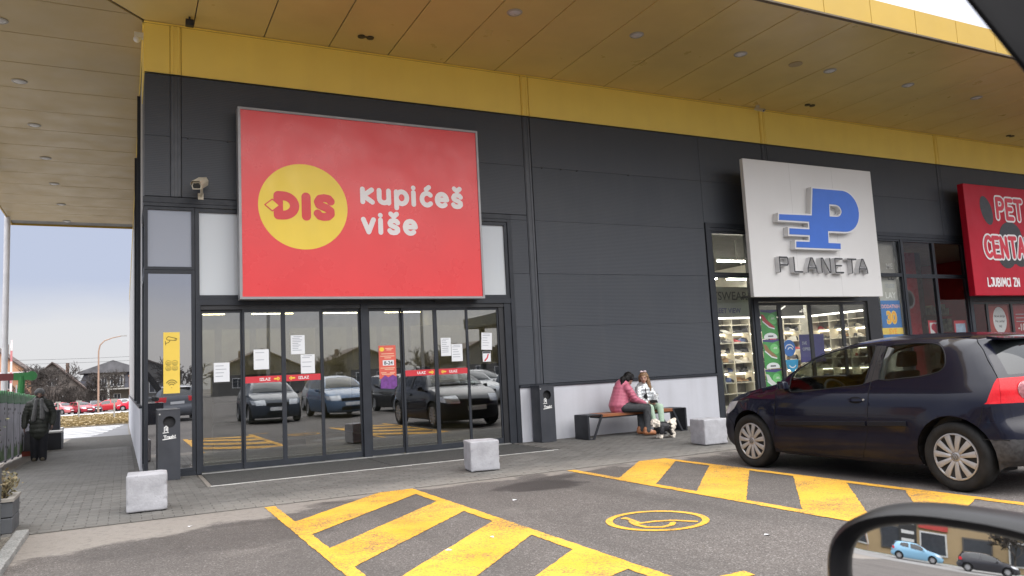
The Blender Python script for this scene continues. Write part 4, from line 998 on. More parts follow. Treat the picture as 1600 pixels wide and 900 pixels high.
t = thing('wall_loudspeaker', 'dark box speaker under the side canopy at the left edge', 'loudspeaker', (-3.18, 9.6, 6.2)); MB().box(-.16,.12,-.12,.12,0,.74).build('cabinet', FRMD, t, bevel=.02); MB().box(-.02,.02,-.02,.02,.74,.80).build('bracket', FRMD, t)
# ================================================================== litter bins
BIN = M('bin_anthracite', (.040,.044,.054), .45, .1, var=.12, vscale=4, dirt=(6,.25,(.07,.07,.07)))
def bin_(loc, label, w=.29, d=.37, h=.985):
    t = thing('litter_bin', label, 'litter bin', loc, 0, 'dark steel litter bins against the wall')
    hole = ell(0, h-.165, .083, .083, 0, 24); outer = [(-w/2,.0),(w/2,.0),(w/2,h),(-w/2,h)]
    with_hole(outer, hole, lambda u, v: (u, -d/2, v), (0,.003,0), 0).build('front_plate', BIN, t)
    MB().box(-w/2,-w/2+.004,-d/2+.003,d/2,0,h).box(w/2-.004,w/2,-d/2+.003,d/2,0,h).box(-w/2+.004,w/2-.004,d/2-.004,d/2,0,h).build('body', BIN, t)
    MB().box(-w/2-.003,w/2+.003,-d/2-.003,d/2+.003,h,h+.012).build('lid', BIN, t, bevel=.003, seg=1)
    MB().box(-w/2+.02,w/2-.02,-d/2+.06,d/2-.03,.05,h-.05).build('inner_bag', DRK, t)
    MB().cyl((-w/2+.02,-d/2-.006,h-.05),(-w/2+.02,-d/2,h-.05),.012,n=10).build('lock', alu, t)
    text_mb('Trash!', .062, lambda u, v: (.005+u,-d/2-.003,h-.395+v), 'CENTER', .0022).build('lettering', WHS, t)
    flat(strokes_poly([[(-.085,h-.41),(.085,h-.395)]], .006, 3)+strokes_poly([[(-.085,h-.315),(-.01,h-.312)], [(-.065,h-.30),(-.065,h-.235),(-.02,h-.235),(-.02,h-.30)], [(-.052,h-.222),(-.033,h-.222)], [(-.045,h-.285),(-.045,h-.25)], [(-.033,h-.285),(-.033,h-.25)]], .0045, 3), lambda u, v: (u,-d/2-.003,v)).build('pictogram', WHS, t)
    return t
bin_((.315,-.235,.002), 'tall dark litter bin before the corner pane, left of the entrance')
bin_((6.54,-.235,.002), 'tall dark litter bin by the white plinth, right of the entrance', w=.30, d=.33, h=1.0)
# ================================================================== concrete blocks
def m_conc():
    m, N, L, B = newmat('block_concrete'); P = N.new('ShaderNodeNewGeometry').outputs['Position']
    base = mixrgb(N, L, ramp(N, L, noise(N, L, P, 4.5, 6, .65), .3, .72), (.29,.29,.305), (.46,.46,.485))
    base = mixrgb(N, L, ramp(N, L, noise(N, L, P, 14, 5, .7), .60, .70, 0, .5), base, (.19,.19,.20))
    v = N.new('ShaderNodeTexVoronoi'); v.inputs['Scale'].default_value = 42; L.new(P, v.inputs['Vector'])
    pit = ramp(N, L, v.outputs['Distance'], .08, .18, 1, 0); pit = mth(N, L, 'MULTIPLY', pit, ramp(N, L, noise(N, L, P, 9, 2), .5, .62))
    base = mixrgb(N, L, mth(N, L, 'MULTIPLY', pit, .7), base, (.15,.15,.15))
    L.new(base, B.inputs['Base Color']); B.inputs['Roughness'].default_value = .85
    bn = N.new('ShaderNodeBump'); bn.inputs['Strength'].default_value = .5; bn.inputs['Distance'].default_value = .006
    L.new(mth(N, L, 'SUBTRACT', noise(N, L, P, 45, 4), pit), bn.inputs['Height']); L.new(bn.outputs[0], B.inputs['Normal'])
    return m
CONC = m_conc()
def block(loc, rz, label, w=.40, d=.40, h=.40, seed=0):
    t = thing('concrete_block', label, 'concrete block', loc, rz, 'concrete blocks along the edge of the paving')
    me = MB().box(-w/2,w/2,-d/2,d/2,.01,h).mesh('block', bevel=.020, seg=3)
    bm = bmesh.new(); bm.from_mesh(me)
    bmesh.ops.subdivide_edges(bm, edges=[e for e in bm.edges if e.calc_length() > .1], cuts=14, use_grid_fill=True)
    for v in bm.verts:
        q = v.co*9+Vector((seed*7,0,0)); n_ = mnoise.noise(q)*.0022+mnoise.noise(q*3.1)*.0014
        e = min(w/2-abs(v.co.x), d/2-abs(v.co.y)); eg = abs(w/2-abs(v.co.x)) < .03, abs(d/2-abs(v.co.y)) < .03, abs(h-v.co.z) < .03
        if sum(eg) >= 2: n_ -= max(0, mnoise.noise(q*2.2+Vector((3,1,2))))*.022
        v.co += Vector((v.co.x, v.co.y, v.co.z-h/2)).normalized()*n_
    bm.to_mesh(me); bm.free(); me.polygons.foreach_set('use_smooth', [True]*len(me.polygons)); me.set_sharp_from_angle(angle=R(50))
    link('block', me, CONC, t)
    for a, b in ((-.13,-.13),(.13,-.13),(.0,.13)): MB().box(a-.02,a+.02,b-.02,b+.02,-.002,.02).build('pad', DRK, t)
    return t
block((-.035,-3.15,0), R(-2), 'pale concrete block by the corner, leftmost one of three', seed=1)
block((4.025,-3.02,0), R(-10), 'grey concrete block in front of the sliding doors, middle one of three', seed=2)
block((7.95,-3.02,0), R(-6), 'concrete block beside the nose of the dark blue car, rightmost one', seed=3, w=.42)
# ================================================================== bench
t = thing('bench', 'low bench with black steel end frames and brown wooden seat by the white plinth', 'bench', (8.26,-.53,0))
WOOD = M('bench_wood', (.27,.095,.035), .45, var=.25, vscale=5, dirt=(5,.3,(.14,.05,.02))); STL = M('bench_steel', (.022,.024,.030), .45, .2, var=.15)
for s_ in (-1, 1):
    x0 = s_*1.10
    MB().hexa([(x0-.018,-.23,0),(x0+.018,-.23,0),(x0+.018,.23,0),(x0-.018,.23,0)], [(x0-.018,-.23,.43),(x0+.018,-.23,.43),(x0+.018,.23,.43),(x0-.018,.23,.43)]).build('side_plate', STL, t)
    a, b = (x0, x0-s_*.30)
    MB().box(min(a,b),max(a,b),-.23,.23,.425,.437).build('top_plate', STL, t)
    c = x0-s_*.10
    for y in (-.215,.215): MB().hexa([(c-.02,y-.012,0),(c+.02,y-.012,0),(c+.02,y+.012,0),(c-.02,y+.012,0)], [(b-.02,y-.012,.425),(b+.02,y-.012,.425),(b+.02,y+.012,.425),(b-.02,y+.012,.425)]).build('strut', STL, t)
    MB().box(min(c,x0),max(c,x0),-.22,.22,0,.012).build('foot_plate', STL, t)
for i in range(4): MB().box(-.80,.80,-.225+i*.114,-.225+i*.114+.106,.385,.440).build('slat', WOOD, t, bevel=.006)
MB().box(-.8,.8,-.20,.20,.36,.384).build('rail', STL, t)
# ================================================================== planters at the left edge
PLN = M('planter_grey', (.085,.090,.098), .6, var=.15, vscale=4, dirt=(5,.3,(.16,.16,.15)))
def planter(loc, w, d, h, n, label):
    t = thing('planter_box', label, 'planter', loc)
    for i in range(n):
        z0 = h*i/n; MB().box(-w/2,w/2,-d/2,d/2,z0+.004,z0+h/n-.004).build('board', PLN, t, bevel=.005, seg=1)
    MB().box(-w/2+.02,w/2-.02,-d/2+.02,d/2-.02,.0,h-.01).build('core', DRK, t)
    MB().box(-w/2-.01,-w/2+.05,-d/2-.01,d/2+.01,h,h+.03).box(w/2-.05,w/2+.01,-d/2-.01,d/2+.01,h,h+.03).box(-w/2+.05,w/2-.05,-d/2-.01,-d/2+.05,h,h+.03).box(-w/2+.05,w/2-.05,d/2-.05,d/2+.01,h,h+.03).build('rim', M('planter_rim', (.30,.28,.25), .7), t)
    return t
planter((-1.72,-4.75,.0), .9, 1.5, .66, 4, 'tall grey planter box with green shrub at the left edge')
planter((-1.42,-3.45,.0), .42, .55, .30, 2, 'small low planter box with dry tuft at the end of the kerb')
def shrub(loc, r, h, n, label, cols, seed, leaf=.035, name='shrub'):
    t = thing(name, label, 'shrub', loc); rr = random.Random(seed); st = MB(); lv = [MB() for _ in cols]
    for i in range(26):
        a = rr.uniform(0,2*math.pi); q = rr.uniform(.15,1)
        tip = Vector((math.cos(a)*r*q, math.sin(a)*r*q, h*rr.uniform(.55,1)*(1-.35*q*q))); base = Vector((math.cos(a)*r*.15, math.sin(a)*r*.15, 0))
        st.tube([base, base.lerp(tip,.5)+Vector((0,0,.06*h)), tip], [.007,.005,.002], 4)
        for k_ in range(n):
            u = rr.uniform(.25,1.05); p = base.lerp(tip,u)+Vector((rr.gauss(0,.03),rr.gauss(0,.03),rr.gauss(.01,.03)))
            d = Vector((rr.gauss(0,1),rr.gauss(0,1),rr.gauss(.3,.7))).normalized(); w_ = d.orthogonal().normalized()
            L_ = leaf*rr.uniform(.7,1.5); wd2 = L_*.28
            lv[rr.randrange(len(cols))].add([p, p+d*L_*.5+w_*wd2, p+d*L_, p+d*L_*.5-w_*wd2], [(0,1,2,3)])
    st.build('stems', M('stem_brown', (.10,.075,.05), .9), t)
    for i, (mb, c) in enumerate(zip(lv, cols)): mb.build('foliage', M('leaf_%d_%s' % (i, seed), c, .6, var=.3, vscale=12, obj=True), t)
    return t
shrub((-1.62,-4.3,.64), .48, .52, 34, 'loose olive green shrub growing from the tall planter', [(.075,.085,.035),(.11,.105,.05),(.05,.06,.03)], 3)
shrub((-1.75,-5.0,.64), .42, .42, 34, 'darker green shrub nearest the viewer in the tall planter', [(.055,.075,.035),(.09,.10,.045)], 5)
shrub((-1.36,-3.45,.29), .24, .30, 26, 'dry brownish tuft growing from the low planter', [(.17,.13,.06),(.11,.095,.045)], 8)
# scattered litter and leaves on the asphalt
rr = random.Random(12)
for i, (x, y) in enumerate(((3.28,-5.46),(2.35,-6.9),(4.0,-8.2),(.3,-4.55),(1.9,-7.1))):
    o_ = MB().add([(-.025,-.012,.002),(.02,-.016,.006),(.028,.012,.003),(-.015,.014,.009)], [(0,1,2,3)]).build('paper_scrap', PAP); o_.location = (x, y, -.008); o_.rotation_euler = (0,0,i*1.3)
    tag(o_, ['tiny white scrap near the damp patch of the disabled bay','tiny white scrap between yellow hatches at the bottom','tiny white scrap on bare asphalt right of the wheelchair mark','tiny pale scrap on the dusty strip near the leftmost block','tiny white scrap on the third yellow bar'][i], 'litter', 'scraps of litter on the asphalt')

t = thing('manhole_cover', 'round iron manhole cover in the shade below the dark blue car', 'manhole cover', (7.235,-7.11,-.010)); IRON = M('cast_iron', (.05,.047,.045), .55, .4, var=.3, vscale=10)
MB().lathe([(.30,.0),(.30,.004),(.27,.005),(.262,.001)], n=32).build('frame', IRON, t); MB().lathe([(0,.004),(.258,.004),(.26,.0)], n=32).build('lid', IRON, t)
for a in range(-2, 3): MB().box(-.2+abs(a)*.03,.2-abs(a)*.03,a*.09-.015,a*.09+.015,.0041,.008).build('rib', IRON, t)
# ================================================================== hatchback cars
def interp(keys, x):
    if x <= keys[0][0]: return keys[0][1]
    for (a, va), (b, vb) in zip(keys[:-1], keys[1:]):
        if x <= b: return va+(vb-va)*(x-a)/(b-a)
    return keys[-1][1]
WK = [(.18,.80),(.24,.832),(.3,.855),(.38,.866),(.45,.872),(.55,.877),(.62,.879),(.72,.876),(.78,.870),(.85,.857),(.92,.835),(1.0,.80),(1.1,.755),(1.2,.705),(1.3,.645),(1.38,.592),(1.45,.54)]
SK = [(-.42,.185,-.24,0),(-.56,.235,-.25,0),(-.625,.34,-.245,0),(-.635,.48,-.235,0),(-.60,.60,-.245,0),(-.53,.70,-.25,.005),(-.40,.80,-.20,.02),(-.18,.875,-.11,.035),(.12,.935,-.05,.05),(.38,.985,-.04,.05),
      (.50,1.055,-.17,.01),(.74,1.20,-.17,.03),(1.0,1.315,-.12,.05),(1.3,1.383,-.05,.06),(1.65,1.412,-.01,.062),(2.05,1.416,0,.055),(2.45,1.400,.03,.048),(2.70,1.378,.10,.035),(2.745,1.350,.15,.02),
      (2.86,1.20,.17,.015),(2.955,1.045,.17,.01),(2.99,.93,.18,0),(2.995,.80,.20,0),(3.01,.66,.21,0),(3.06,.56,.22,0),(3.085,.44,.22,0),(3.06,.32,.20,0),(2.97,.245,.15,0)]
FW = [(.66,.904),(.632,1.0),(.638,1.09),(.735,1.175),(.854,1.25),(.979,1.302),(1.131,1.340),(1.312,1.364),(1.494,1.374),(1.655,1.374),(1.668,1.269),(1.662,1.164),(1.645,1.049),(1.622,.977),(1.446,.961),(1.184,.937),(.905,.915)]
RW = [(1.803,1.026),(1.798,1.18),(1.792,1.351),(1.961,1.372),(2.121,1.375),(2.257,1.367),(2.349,1.352),(2.415,1.316),(2.464,1.246),(2.487,1.168),(2.476,1.121),(2.424,1.084),(2.261,1.050),(2.041,1.033)]
DOOR = [(.448,.90),(.44,.75),(.42,.58),(.385,.40),(.36,.26),(.42,.225),(1.0,.222),(1.55,.222),(1.62,.35),(1.69,.582),(1.702,.75),(1.71,.935),(1.722,1.14),(1.735,1.388),(1.5,1.394),(1.2,1.376),(.99,1.325),(.75,1.215),(.575,1.095),(.52,1.0)]
HEAD = [(-.62,.63),(-.56,.70),(-.42,.775),(-.20,.795),(-.30,.70),(-.45,.63)]
TAILL = [(2.886,.799),(2.906,.815),(2.94,.93),(2.962,1.025),(3.2,1.025),(3.2,.799)]
BUMP = [(2.873,.487),(3.3,.50),(3.3,.1),(2.80,.1),(2.945,.30)]
def catmull(keys, n):
    out = []; m = len(keys)
    for i in range(m-1):
        p0, p1, p2, p3 = keys[max(0,i-1)], keys[i], keys[i+1], keys[min(m-1,i+2)]
        for k in range(n):
            t = k/n; out.append(tuple(.5*(2*b+(c-a)*t+(2*a-5*b+4*c-d)*t*t+(3*b-a-3*c+d)*t**3) for a, b, c, d in zip(p0, p1, p2, p3)))
    out.append(keys[-1]); return out
def pip(p, poly):
    x, y = p; c = False; j = len(poly)-1
    for i in range(len(poly)):
        a, b = poly[i], poly[j]
        if (a[1] > y) != (b[1] > y) and x < (b[0]-a[0])*(y-a[1])/(b[1]-a[1])+a[0]: c = not c
        j = i
    return c
def dense(poly, step, closed=True):
    out = []; n = len(poly)
    for i in range(n if closed else n-1):
        a = Vector(poly[i]); b = Vector(poly[(i+1) % n]); k = max(1, round((b-a).length/step))
        out += [tuple(a.lerp(b, j/k)) for j in range(k)]
    return out
def smoothpoly(poly, n=3):
    q = list(poly)+list(poly[:2]); q = [poly[-1]]+q; out = []
    for i in range(1, len(poly)+1):
        p0, p1, p2, p3 = q[i-1], q[i], q[(i+1)], q[(i+2) if i+2 < len(q) else 2]
        for k in range(n):
            t = k/n; out.append(tuple(.5*(2*b+(c-a)*t+(2*a-5*b+4*c-d)*t*t+(3*b-a-3*c+d)*t**3) for a, b, c, d in zip(p0, p1, p2, p3)))
    return out
AR = .365; AX = (0., 2.578); AZ = .325
def arch(cx, n):                 # from rear to front along the lower edge
    a0 = math.asin((.21-AZ)/AR)
    return [(cx+AR*math.cos(math.pi-(a0+(math.pi-2*a0)*i/n) if False else a0+(math.pi-2*a0)*i/n), AZ+AR*math.sin(a0+(math.pi-2*a0)*i/n)) for i in range(n+1)]
def carW(d, z):
    w = interp(WK, z); f = 1.
    if d < .2: f = 1-.20*((.2-d)/.84)**2
    if d > 2.5: f = 1-.10*((d-2.5)/.6)**2
    return w*f
def car_mats(col, tagname):
    m, N, L, B = newmat('car_paint_'+tagname); P = N.new('ShaderNodeTexCoord').outputs['Object']
    sep = N.new('ShaderNodeSeparateXYZ'); L.new(P, sep.inputs[0])
    dust = ramp(N, L, sep.outputs[2], .50, .20, 0, .16); dust = mth(N, L, 'MULTIPLY', dust, ramp(N, L, noise(N, L, P, 5, 5), .3, .7, .35, 1.))
    base = mixrgb(N, L, dust, tuple(col), (.105,.098,.090)); L.new(base, B.inputs['Base Color'])
    low = ramp(N, L, sep.outputs[2], .66, .46); low = mth(N, L, 'MULTIPLY', low, ramp(N, L, noise(N, L, P, 4, 4), .25, .6, .6, 1.))
    L.new(mth(N, L, 'ADD', .25, mth(N, L, 'MULTIPLY', low, .3)), B.inputs['Roughness']); L.new(mth(N, L, 'SUBTRACT', .62, mth(N, L, 'MULTIPLY', low, .56)), B.inputs['Coat Weight'])
    B.inputs['Coat Roughness'].default_value = .06; B.inputs['Specular IOR Level'].default_value = .15; B.inputs['Metallic'].default_value = .0
    return m
CG = glass('car_glass', (.52,.56,.54), .045, .7); CGD = glass('car_glass_dark', (0,0,0), .06, .9, base=(.012,.014,.015))
TYR = M('tyre_rubber', (.016,.016,.016), .8, spec=.2, var=.3, vscale=9, obj=True, bump=(80,.2)); HUB = M('wheel_cover_silver', (.36,.36,.365), .38, .45, var=.12, vscale=6, obj=True); BLK = M('trim_black', (.012,.012,.013), .6, spec=.15)
TLR = M('tail_lamp_red', (.52,.010,.018), .3, var=.12, vscale=18, obj=True, spec=.3, emit=((1,.02,.02),.06)); TLC = M('tail_lamp_clear', (.42,.17,.18), .1, .35, var=.3, vscale=40, obj=True, coat=.5); HLM = M('head_lamp_clear', (.55,.57,.60), .12, .3, coat=.6, obj=True)
INT = M('car_interior', (.035,.036,.038), .8); INTL = M('car_interior_grey', (.16,.165,.165), .8)
def make_car(name, label, paint, g=.05, detail=True, group=None):
    t = thing(name, label, 'car', (0,0,0), 0, group)
    S = catmull(SK, 5 if detail else 3)
    na = 16 if detail else 9
    low = [(2.955,.235)]+[p for p in arch(AX[1], na)]+[(2.15,.205),(1.6,.20),(1.0,.20),(.42,.20)]+[p for p in arch(AX[0], na)]+[(-.37,.19)]
    loop = [(p[0], p[1]) for p in S]+[p for p in dense(low, .09, False)]+[(-.37,.19)]
    top2 = [Vector((p[0], p[1])) for p in S]
    def We(d, z):
        w = carW(d, z); r = .045; q = Vector((d, z)); dist = 9
        for a, b in zip(top2[:-1], top2[1:]):
            ab = b-a; u = max(0, min(1, (q-a).dot(ab)/max(1e-9, ab.length_squared))); dist = min(dist, (q-(a+ab*u)).length)
        rr_ = r if z > .9 else .07
        if dist < rr_: tt = 1-dist/rr_; w -= rr_*.55*tt**2.4
        for cx in AX:            # flared wheel arches
            e = abs(math.hypot(d-cx, z-AZ)-AR); 
            if e < .09: w += .010*(1-e/.09)
        w -= .012*math.exp(-((z-.50)/.05)**2)*(1 if .4 < d < 2.15 else 0)
        return w
    regs = [('window_front', smoothpoly(FW, 2)), ('window_rear', smoothpoly(RW, 2)), ('head', HEAD), ('tail', TAILL), ('door', DOOR)]
    if detail: regs.append(('bump', BUMP))
    vs = []; es = []
    def addloop(pts, step, closed=True):
        p = dense(pts, step); o = len(vs); vs.extend(Vector(q) for q in p); es.extend((o+i, o+(i+1) % len(p)) for i in range(len(p)))
    o = len(vs); vs.extend(Vector(q) for q in loop); es.extend((o+i, o+(i+1) % len(loop)) for i in range(len(loop)))
    for nm, poly in regs: addloop(poly, g*1.2)
    d = -.62
    while d < 3.08:
        z = .22
        while z < 1.42:
            q = (d+(g/2 if int(round((z-.22)/g)) % 2 else 0), z)
            if pip(q, loop) and min((Vector(q)-m_).length for m_ in top2) > g*.7: vs.append(Vector(q))
            z += g
        d += g
    r = delaunay_2d_cdt(vs, es, [], 0, 1e-5); V = [tuple(v) for v in r[0]]
    parts = {k: [] for k in ('body','window_front','window_rear','head','tail','door','bump')}
    for f in r[2]:
        c = (sum(V[i][0] for i in f)/3, sum(V[i][1] for i in f)/3)
        if not pip(c, loop): continue
        for nm, poly in regs:
            if pip(c, poly): parts[nm].append(f); break
        else: parts['body'].append(f)
    WX = [We(*v) for v in V]
    Y0 = 1.289
    meshes = {k: MB() for k in parts}
    for k, fl in parts.items():
        ids = sorted({i for f in fl for i in f}); mp = {j: n for n, j in enumerate(ids)}
        off = -.006 if k.startswith('window') else (.004 if k in ('head', 'tail') else 0)
        for s in (1, -1):
            meshes[k].add([(-s*(WX[i]+off), Y0-V[i][0], V[i][1]) for i in ids], [[mp[i] for i in (f if s > 0 else f[::-1])] for f in fl])
    # the strip over bonnet, windscreen, roof, hatch and bumpers
    us = [-1,-.985,-.95,-.88,-.76,-.6,-.4,-.2,0,.2,.4,.6,.76,.88,.95,.985,1] if detail else [-1,-.95,-.86,-.55,-.2,.2,.55,.86,.95,1]
    rowsv = []
    for p in S:
        w = We(p[0], p[1]); row = []
        for u in us:
            q = 1-abs(u)**2.3; row.append((u*w, Y0-(p[0]+p[2]*q), p[1]+p[3]*q))
        rowsv.append(row)
    st = {k: MB() for k in ('body','windscreen','rear_window','head','tail','bump','grille','plate')}
    for i in range(len(S)-1):
        c = ((S[i][0]+S[i+1][0])/2, (S[i][1]+S[i+1][1])/2); dz = S[i+1][1]-S[i][1]
        for j in range(len(us)-1):
            um = abs(us[j]+us[j+1])/2; k = 'body'; quad = [rowsv[i][j], rowsv[i][j+1], rowsv[i+1][j+1], rowsv[i+1][j]]
            if .46 < c[0] < 1.06 and c[1] > 1.03 and um < .88: k = 'windscreen'
            elif 2.745 < c[0] < 2.97 and 1.05 < c[1] < 1.345 and um < .88: k = 'rear_window'
            elif c[0] > 2.5 and .80 < c[1] < 1.02 and um > .55: k = 'tail'
            elif c[0] > 2.5 and c[1] < .485 and detail: k = 'bump'
            elif c[0] < -.3 and .61 < c[1] < .78 and um > .58: k = 'head'
            elif c[0] < -.4 and (.55 < c[1] < .66 and um < .5 or .25 < c[1] < .40 and um < .62): k = 'grille'
            if k in ('rear_window',): quad = [(x, y+.006, z) for x, y, z in quad]
            if k == 'windscreen': quad = [(x, y-.004, z-.006) for x, y, z in quad]
            st[k].add(quad, [(0,1,2,3)])
    body = meshes['body']; body.add(st['body'].v, st['body'].f)
    kw = dict(smooth=True, sharp=38, fix=True)
    bo = body.build('body', paint, t, **kw)
    for s in (0, 1):
        pass
    half = lambda mb, s: (lambda n: MB().add(mb.v[:n] if s == 0 else mb.v[n:], [f for f in mb.f if (f[0] < n) == (s == 0)] if s == 0 else [[i-n for i in f] for f in mb.f if f[0] >= n]))(len(mb.v)//2)
    for s in (0, 1):
        half(meshes['door'], s).build('door', paint, t, **kw)
        half(meshes['window_front'], s).build('side_window', CG if detail else CGD, t, **kw); half(meshes['window_rear'], s).build('side_window', CG if detail else CGD, t, **kw)
    st['windscreen'].build('windscreen', CG if detail else CGD, t, **kw); st['rear_window'].build('rear_window', CGD, t, **kw)
    for s in (0, 1):
        sg_ = -1 if s == 0 else 1
        for key, nm, mt in (('head','headlight',HLM),('tail','tail_light',TLR)):
            mb = half(meshes[key], s); q = [f for f in st[key].f if (sum(st[key].v[i][0] for i in f) < 0) == (s == 0)]
            mb.add(st[key].v, q); bb = mb
            used = sorted({i for f in bb.f for i in f}); mp = {j: n for n, j in enumerate(used)}
            m2 = MB().add([bb.v[i] for i in used], [[mp[i] for i in f] for f in bb.f]); ob = m2.build(nm, mt, t, **kw)
            if key == 'tail' and detail:
                MB().lathe([(.088,-.004),(.085,.004),(.05,.009),(0,.011)], n=24).build('reversing_lens', TLC, ob, smooth=True)
                rl = ob.children[0]; iz = min(range(len(S)), key=lambda q_: (abs(S[q_][1]-.91) if S[q_][0] > 2.5 else 9)); jj = us.index(sg_*.76); jn = us.index(sg_*.6)
                p0, p1, p2 = Vector(rowsv[iz][jj]), Vector(rowsv[iz][jn]), Vector(rowsv[iz+1][jj]); nn = (p1-p0).cross(p2-p0).normalized()
                if nn.y > 0: nn = -nn
                rl.location = p0.lerp(p1, .35)+nn*.002; rl.rotation_euler = nn.to_track_quat('Z', 'Y').to_euler()
    if detail: 
        mb = meshes['bump']; mb.add(st['bump'].v, st['bump'].f); mb.build('rear_bumper', M('bumper_dusty', (.030,.029,.030), .62, var=.4, vscale=6, obj=True, grain=(30,.25)), t, **kw)
    st['grille'].build('grille', BLK, t)
    # wells, floor
    mb = MB()
    for cx in AX:
        n = 14
        for s in (1, -1):
            pts = [(cx+AR*math.cos(a), AZ+AR*math.sin(a)) for a in [-.35+(math.pi+.7)*i/n for i in range(n+1)]]
            o_ = [(s*(carW(p[0], p[1])-.004), Y0-p[0], p[1]) for p in pts]; i_ = [(s*.52, Y0-p[0], p[1]) for p in pts]
            mb.add(o_+i_, [(i, i+1, n+2+i, n+1+i) for i in range(n)]+[tuple(n+1+i for i in range(n+1))])
    mb.box(-.78,.78,Y0-2.1,Y0-.45,.19,.22).box(-.51,.51,Y0-3.0,Y0+.6,.24,.28)
    mb.build('underbody', BLK, t)
    # wheels
    def wheel(x, y):
        s = -1 if x < 0 else 1; w = MB()
        w.lathe([(.214,-.08),(.235,-.098),(.285,-.100),(.308,-.085),(.316,-.05),(.3165,.05),(.308,.085),(.285,.100),(.235,.098),(.214,.08)], axis='x', n=40 if detail else 18)
        ty = w.build('wheel', TYR, t, smooth=True, sharp=50); ty.location = (x, y, .316)
        if s > 0: ty.rotation_euler = (0, 0, math.pi)
        hb = MB().lathe([(.216,-.074),(.212,-.090),(.202,-.092),(.194,-.078)], axis='x', n=40 if detail else 18)
        if detail:
            ns = 11
            for k in range(ns):
                a = 2*math.pi*k/ns+.1; 
                def P(r_, da, h): return (h, r_*math.cos(a+da), r_*math.sin(a+da))
                i0, i1 = .28, .150
                b = [P(.045,-i0*1.3,-.082),P(.125,-i0*.62,-.094),P(.199,-i1*.95,-.088),P(.199,i1*.95,-.088),P(.125,i0*.62,-.094),P(.045,i0*1.3,-.082)]
                t2 = [P(.125,0,-.101),P(.199,0,-.093),P(.045,0,-.088)]
                v_ = b+t2+[(q[0]+.02, q[1], q[2]) for q in b]
                hb.add(v_, [(0,1,6,8),(1,2,7,6),(6,7,3,4),(8,6,4,5),(0,9,10,1),(1,10,11,2),(3,12,13,4),(4,13,14,5)])
            hb.lathe([(0,-.090),(.030,-.089),(.046,-.080)], axis='x', n=24)
        else: hb.lathe([(0,-.085),(.12,-.085),(.186,-.078)], axis='x', n=18)
        h_ = hb.build('rim', HUB, ty, smooth=True, sharp=30)
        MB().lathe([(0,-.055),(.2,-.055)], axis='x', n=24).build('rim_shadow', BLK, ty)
        if detail:
            em = strokes_poly([arc(0,0,.027,.027,0,360,20), [(-.014,.021),(0,-.004),(.014,.021)], [(-.022,.008),(-.010,-.022),(0,0),(.010,-.022),(.022,.008)]], .0028, 3)
            flat(em, lambda u, v: (-.0925, -u, v)).build('emblem', M('emblem_dark', (.10,.10,.10), .4), ty)
    for y in (Y0, Y0-2.578):
        for s in (-1, 1): wheel(s*.768, y)
    # mirrors, handles, plate, trims
    for s in (-1, 1):
        MB().add([(s*x, Y0-d_, z) for x, d_, z in ((.86,.58,.93),(.99,.62,.925),(.985,.60,1.035),(.88,.57,1.03),(.87,.70,.935),(.985,.715,.93),(.98,.70,1.03),(.885,.685,1.025))], [(0,1,2,3),(4,7,6,5),(0,4,5,1),(1,5,6,2),(2,6,7,3),(3,7,4,0)]).build('wing_mirror', paint, t, smooth=True, bevel=.022, seg=3, sharp=60)
        MB().tube([(s*.80,Y0-.62,.915),(s*.88,Y0-.63,.94)], .022).build('mirror_foot', BLK, t)
        if detail:
            o_ = lambda d_, z, e: (s*(We(d_, z)+e), Y0-d_, z)
            mb = MB(); n = 12
            for k in range(n):
                d0 = 1.47+.17*k/n; d1 = 1.47+.17*(k+1)/n; e0 = .014+.022*math.sin(math.pi*k/n)**.5; e1 = .014+.022*math.sin(math.pi*(k+1)/n)**.5
                mb.add([o_(d0,.812,e0),o_(d0,.840,e0),o_(d1,.840,e1),o_(d1,.812,e1),o_(d0,.815,e0-.016),o_(d0,.837,e0-.016),o_(d1,.837,e1-.016),o_(d1,.815,e1-.016)], [(0,1,2,3),(4,7,6,5),(0,3,7,4),(1,5,6,2)])
            mb.build('door_handle', paint, t, smooth=True)
            flat([ell(0,0,.085,.034,0)], lambda u, v: o_(1.555+u, .823+v, .003)).build('handle_recess', BLK, t)
            MB().cyl(o_(1.655,.826,.0), o_(1.655,.826,.012), .011, n=10).build('lock', alu, t)
            for a, b in ((.47,1.665),(1.695,2.13)):
                mb = MB(); n = 20; zz = lambda d_: .545+.033*(d_-.47)
                for k in range(n):
                    d0 = a+(b-a)*k/n; d1 = a+(b-a)*(k+1)/n; h0, h1 = .020, .020
                    mb.add([o_(d0,zz(d0)-h0,.016),o_(d0,zz(d0)+h0,.016),o_(d1,zz(d1)+h1,.016),o_(d1,zz(d1)-h1,.016),o_(d0,zz(d0)-h0-.004,.002),o_(d0,zz(d0)+h0+.004,.002),o_(d1,zz(d1)+h1+.004,.002),o_(d1,zz(d1)-h1-.004,.002)], [(0,1,2,3),(0,3,7,4),(1,5,6,2)]+([(0,4,5,1)] if k == 0 else [])+([(3,2,6,7)] if k == n-1 else []))
                mb.build('rub_strip', M('rub_strip_navy', (.014,.015,.02), .7, spec=.15), t)
            for nm_, pl_ in (('door_seam', dense(DOOR+[DOOR[0]], .04, False)), ('hatch_seam', [(2.72,1.388),(2.742,1.345),(2.80,1.28),(2.86,1.19),(2.92,1.10),(2.955,1.04),(2.963,1.02)]), ('bumper_seam', [(2.876,.787),(2.85,.68),(2.825,.60)]), ('bumper_seam', [(2.84,.49),(2.95,.485),(3.05,.487)]), ('bumper_seam', [(-.62,.60),(-.50,.585),(-.40,.545),(-.345,.49)]), ('bonnet_seam', [(-.19,.80),(.0,.865),(.2,.915),(.40,.955)])):
                MB().tube([o_(d_, z, .0005) for d_, z in pl_], .0036, 4).build(nm_, BLK, t)
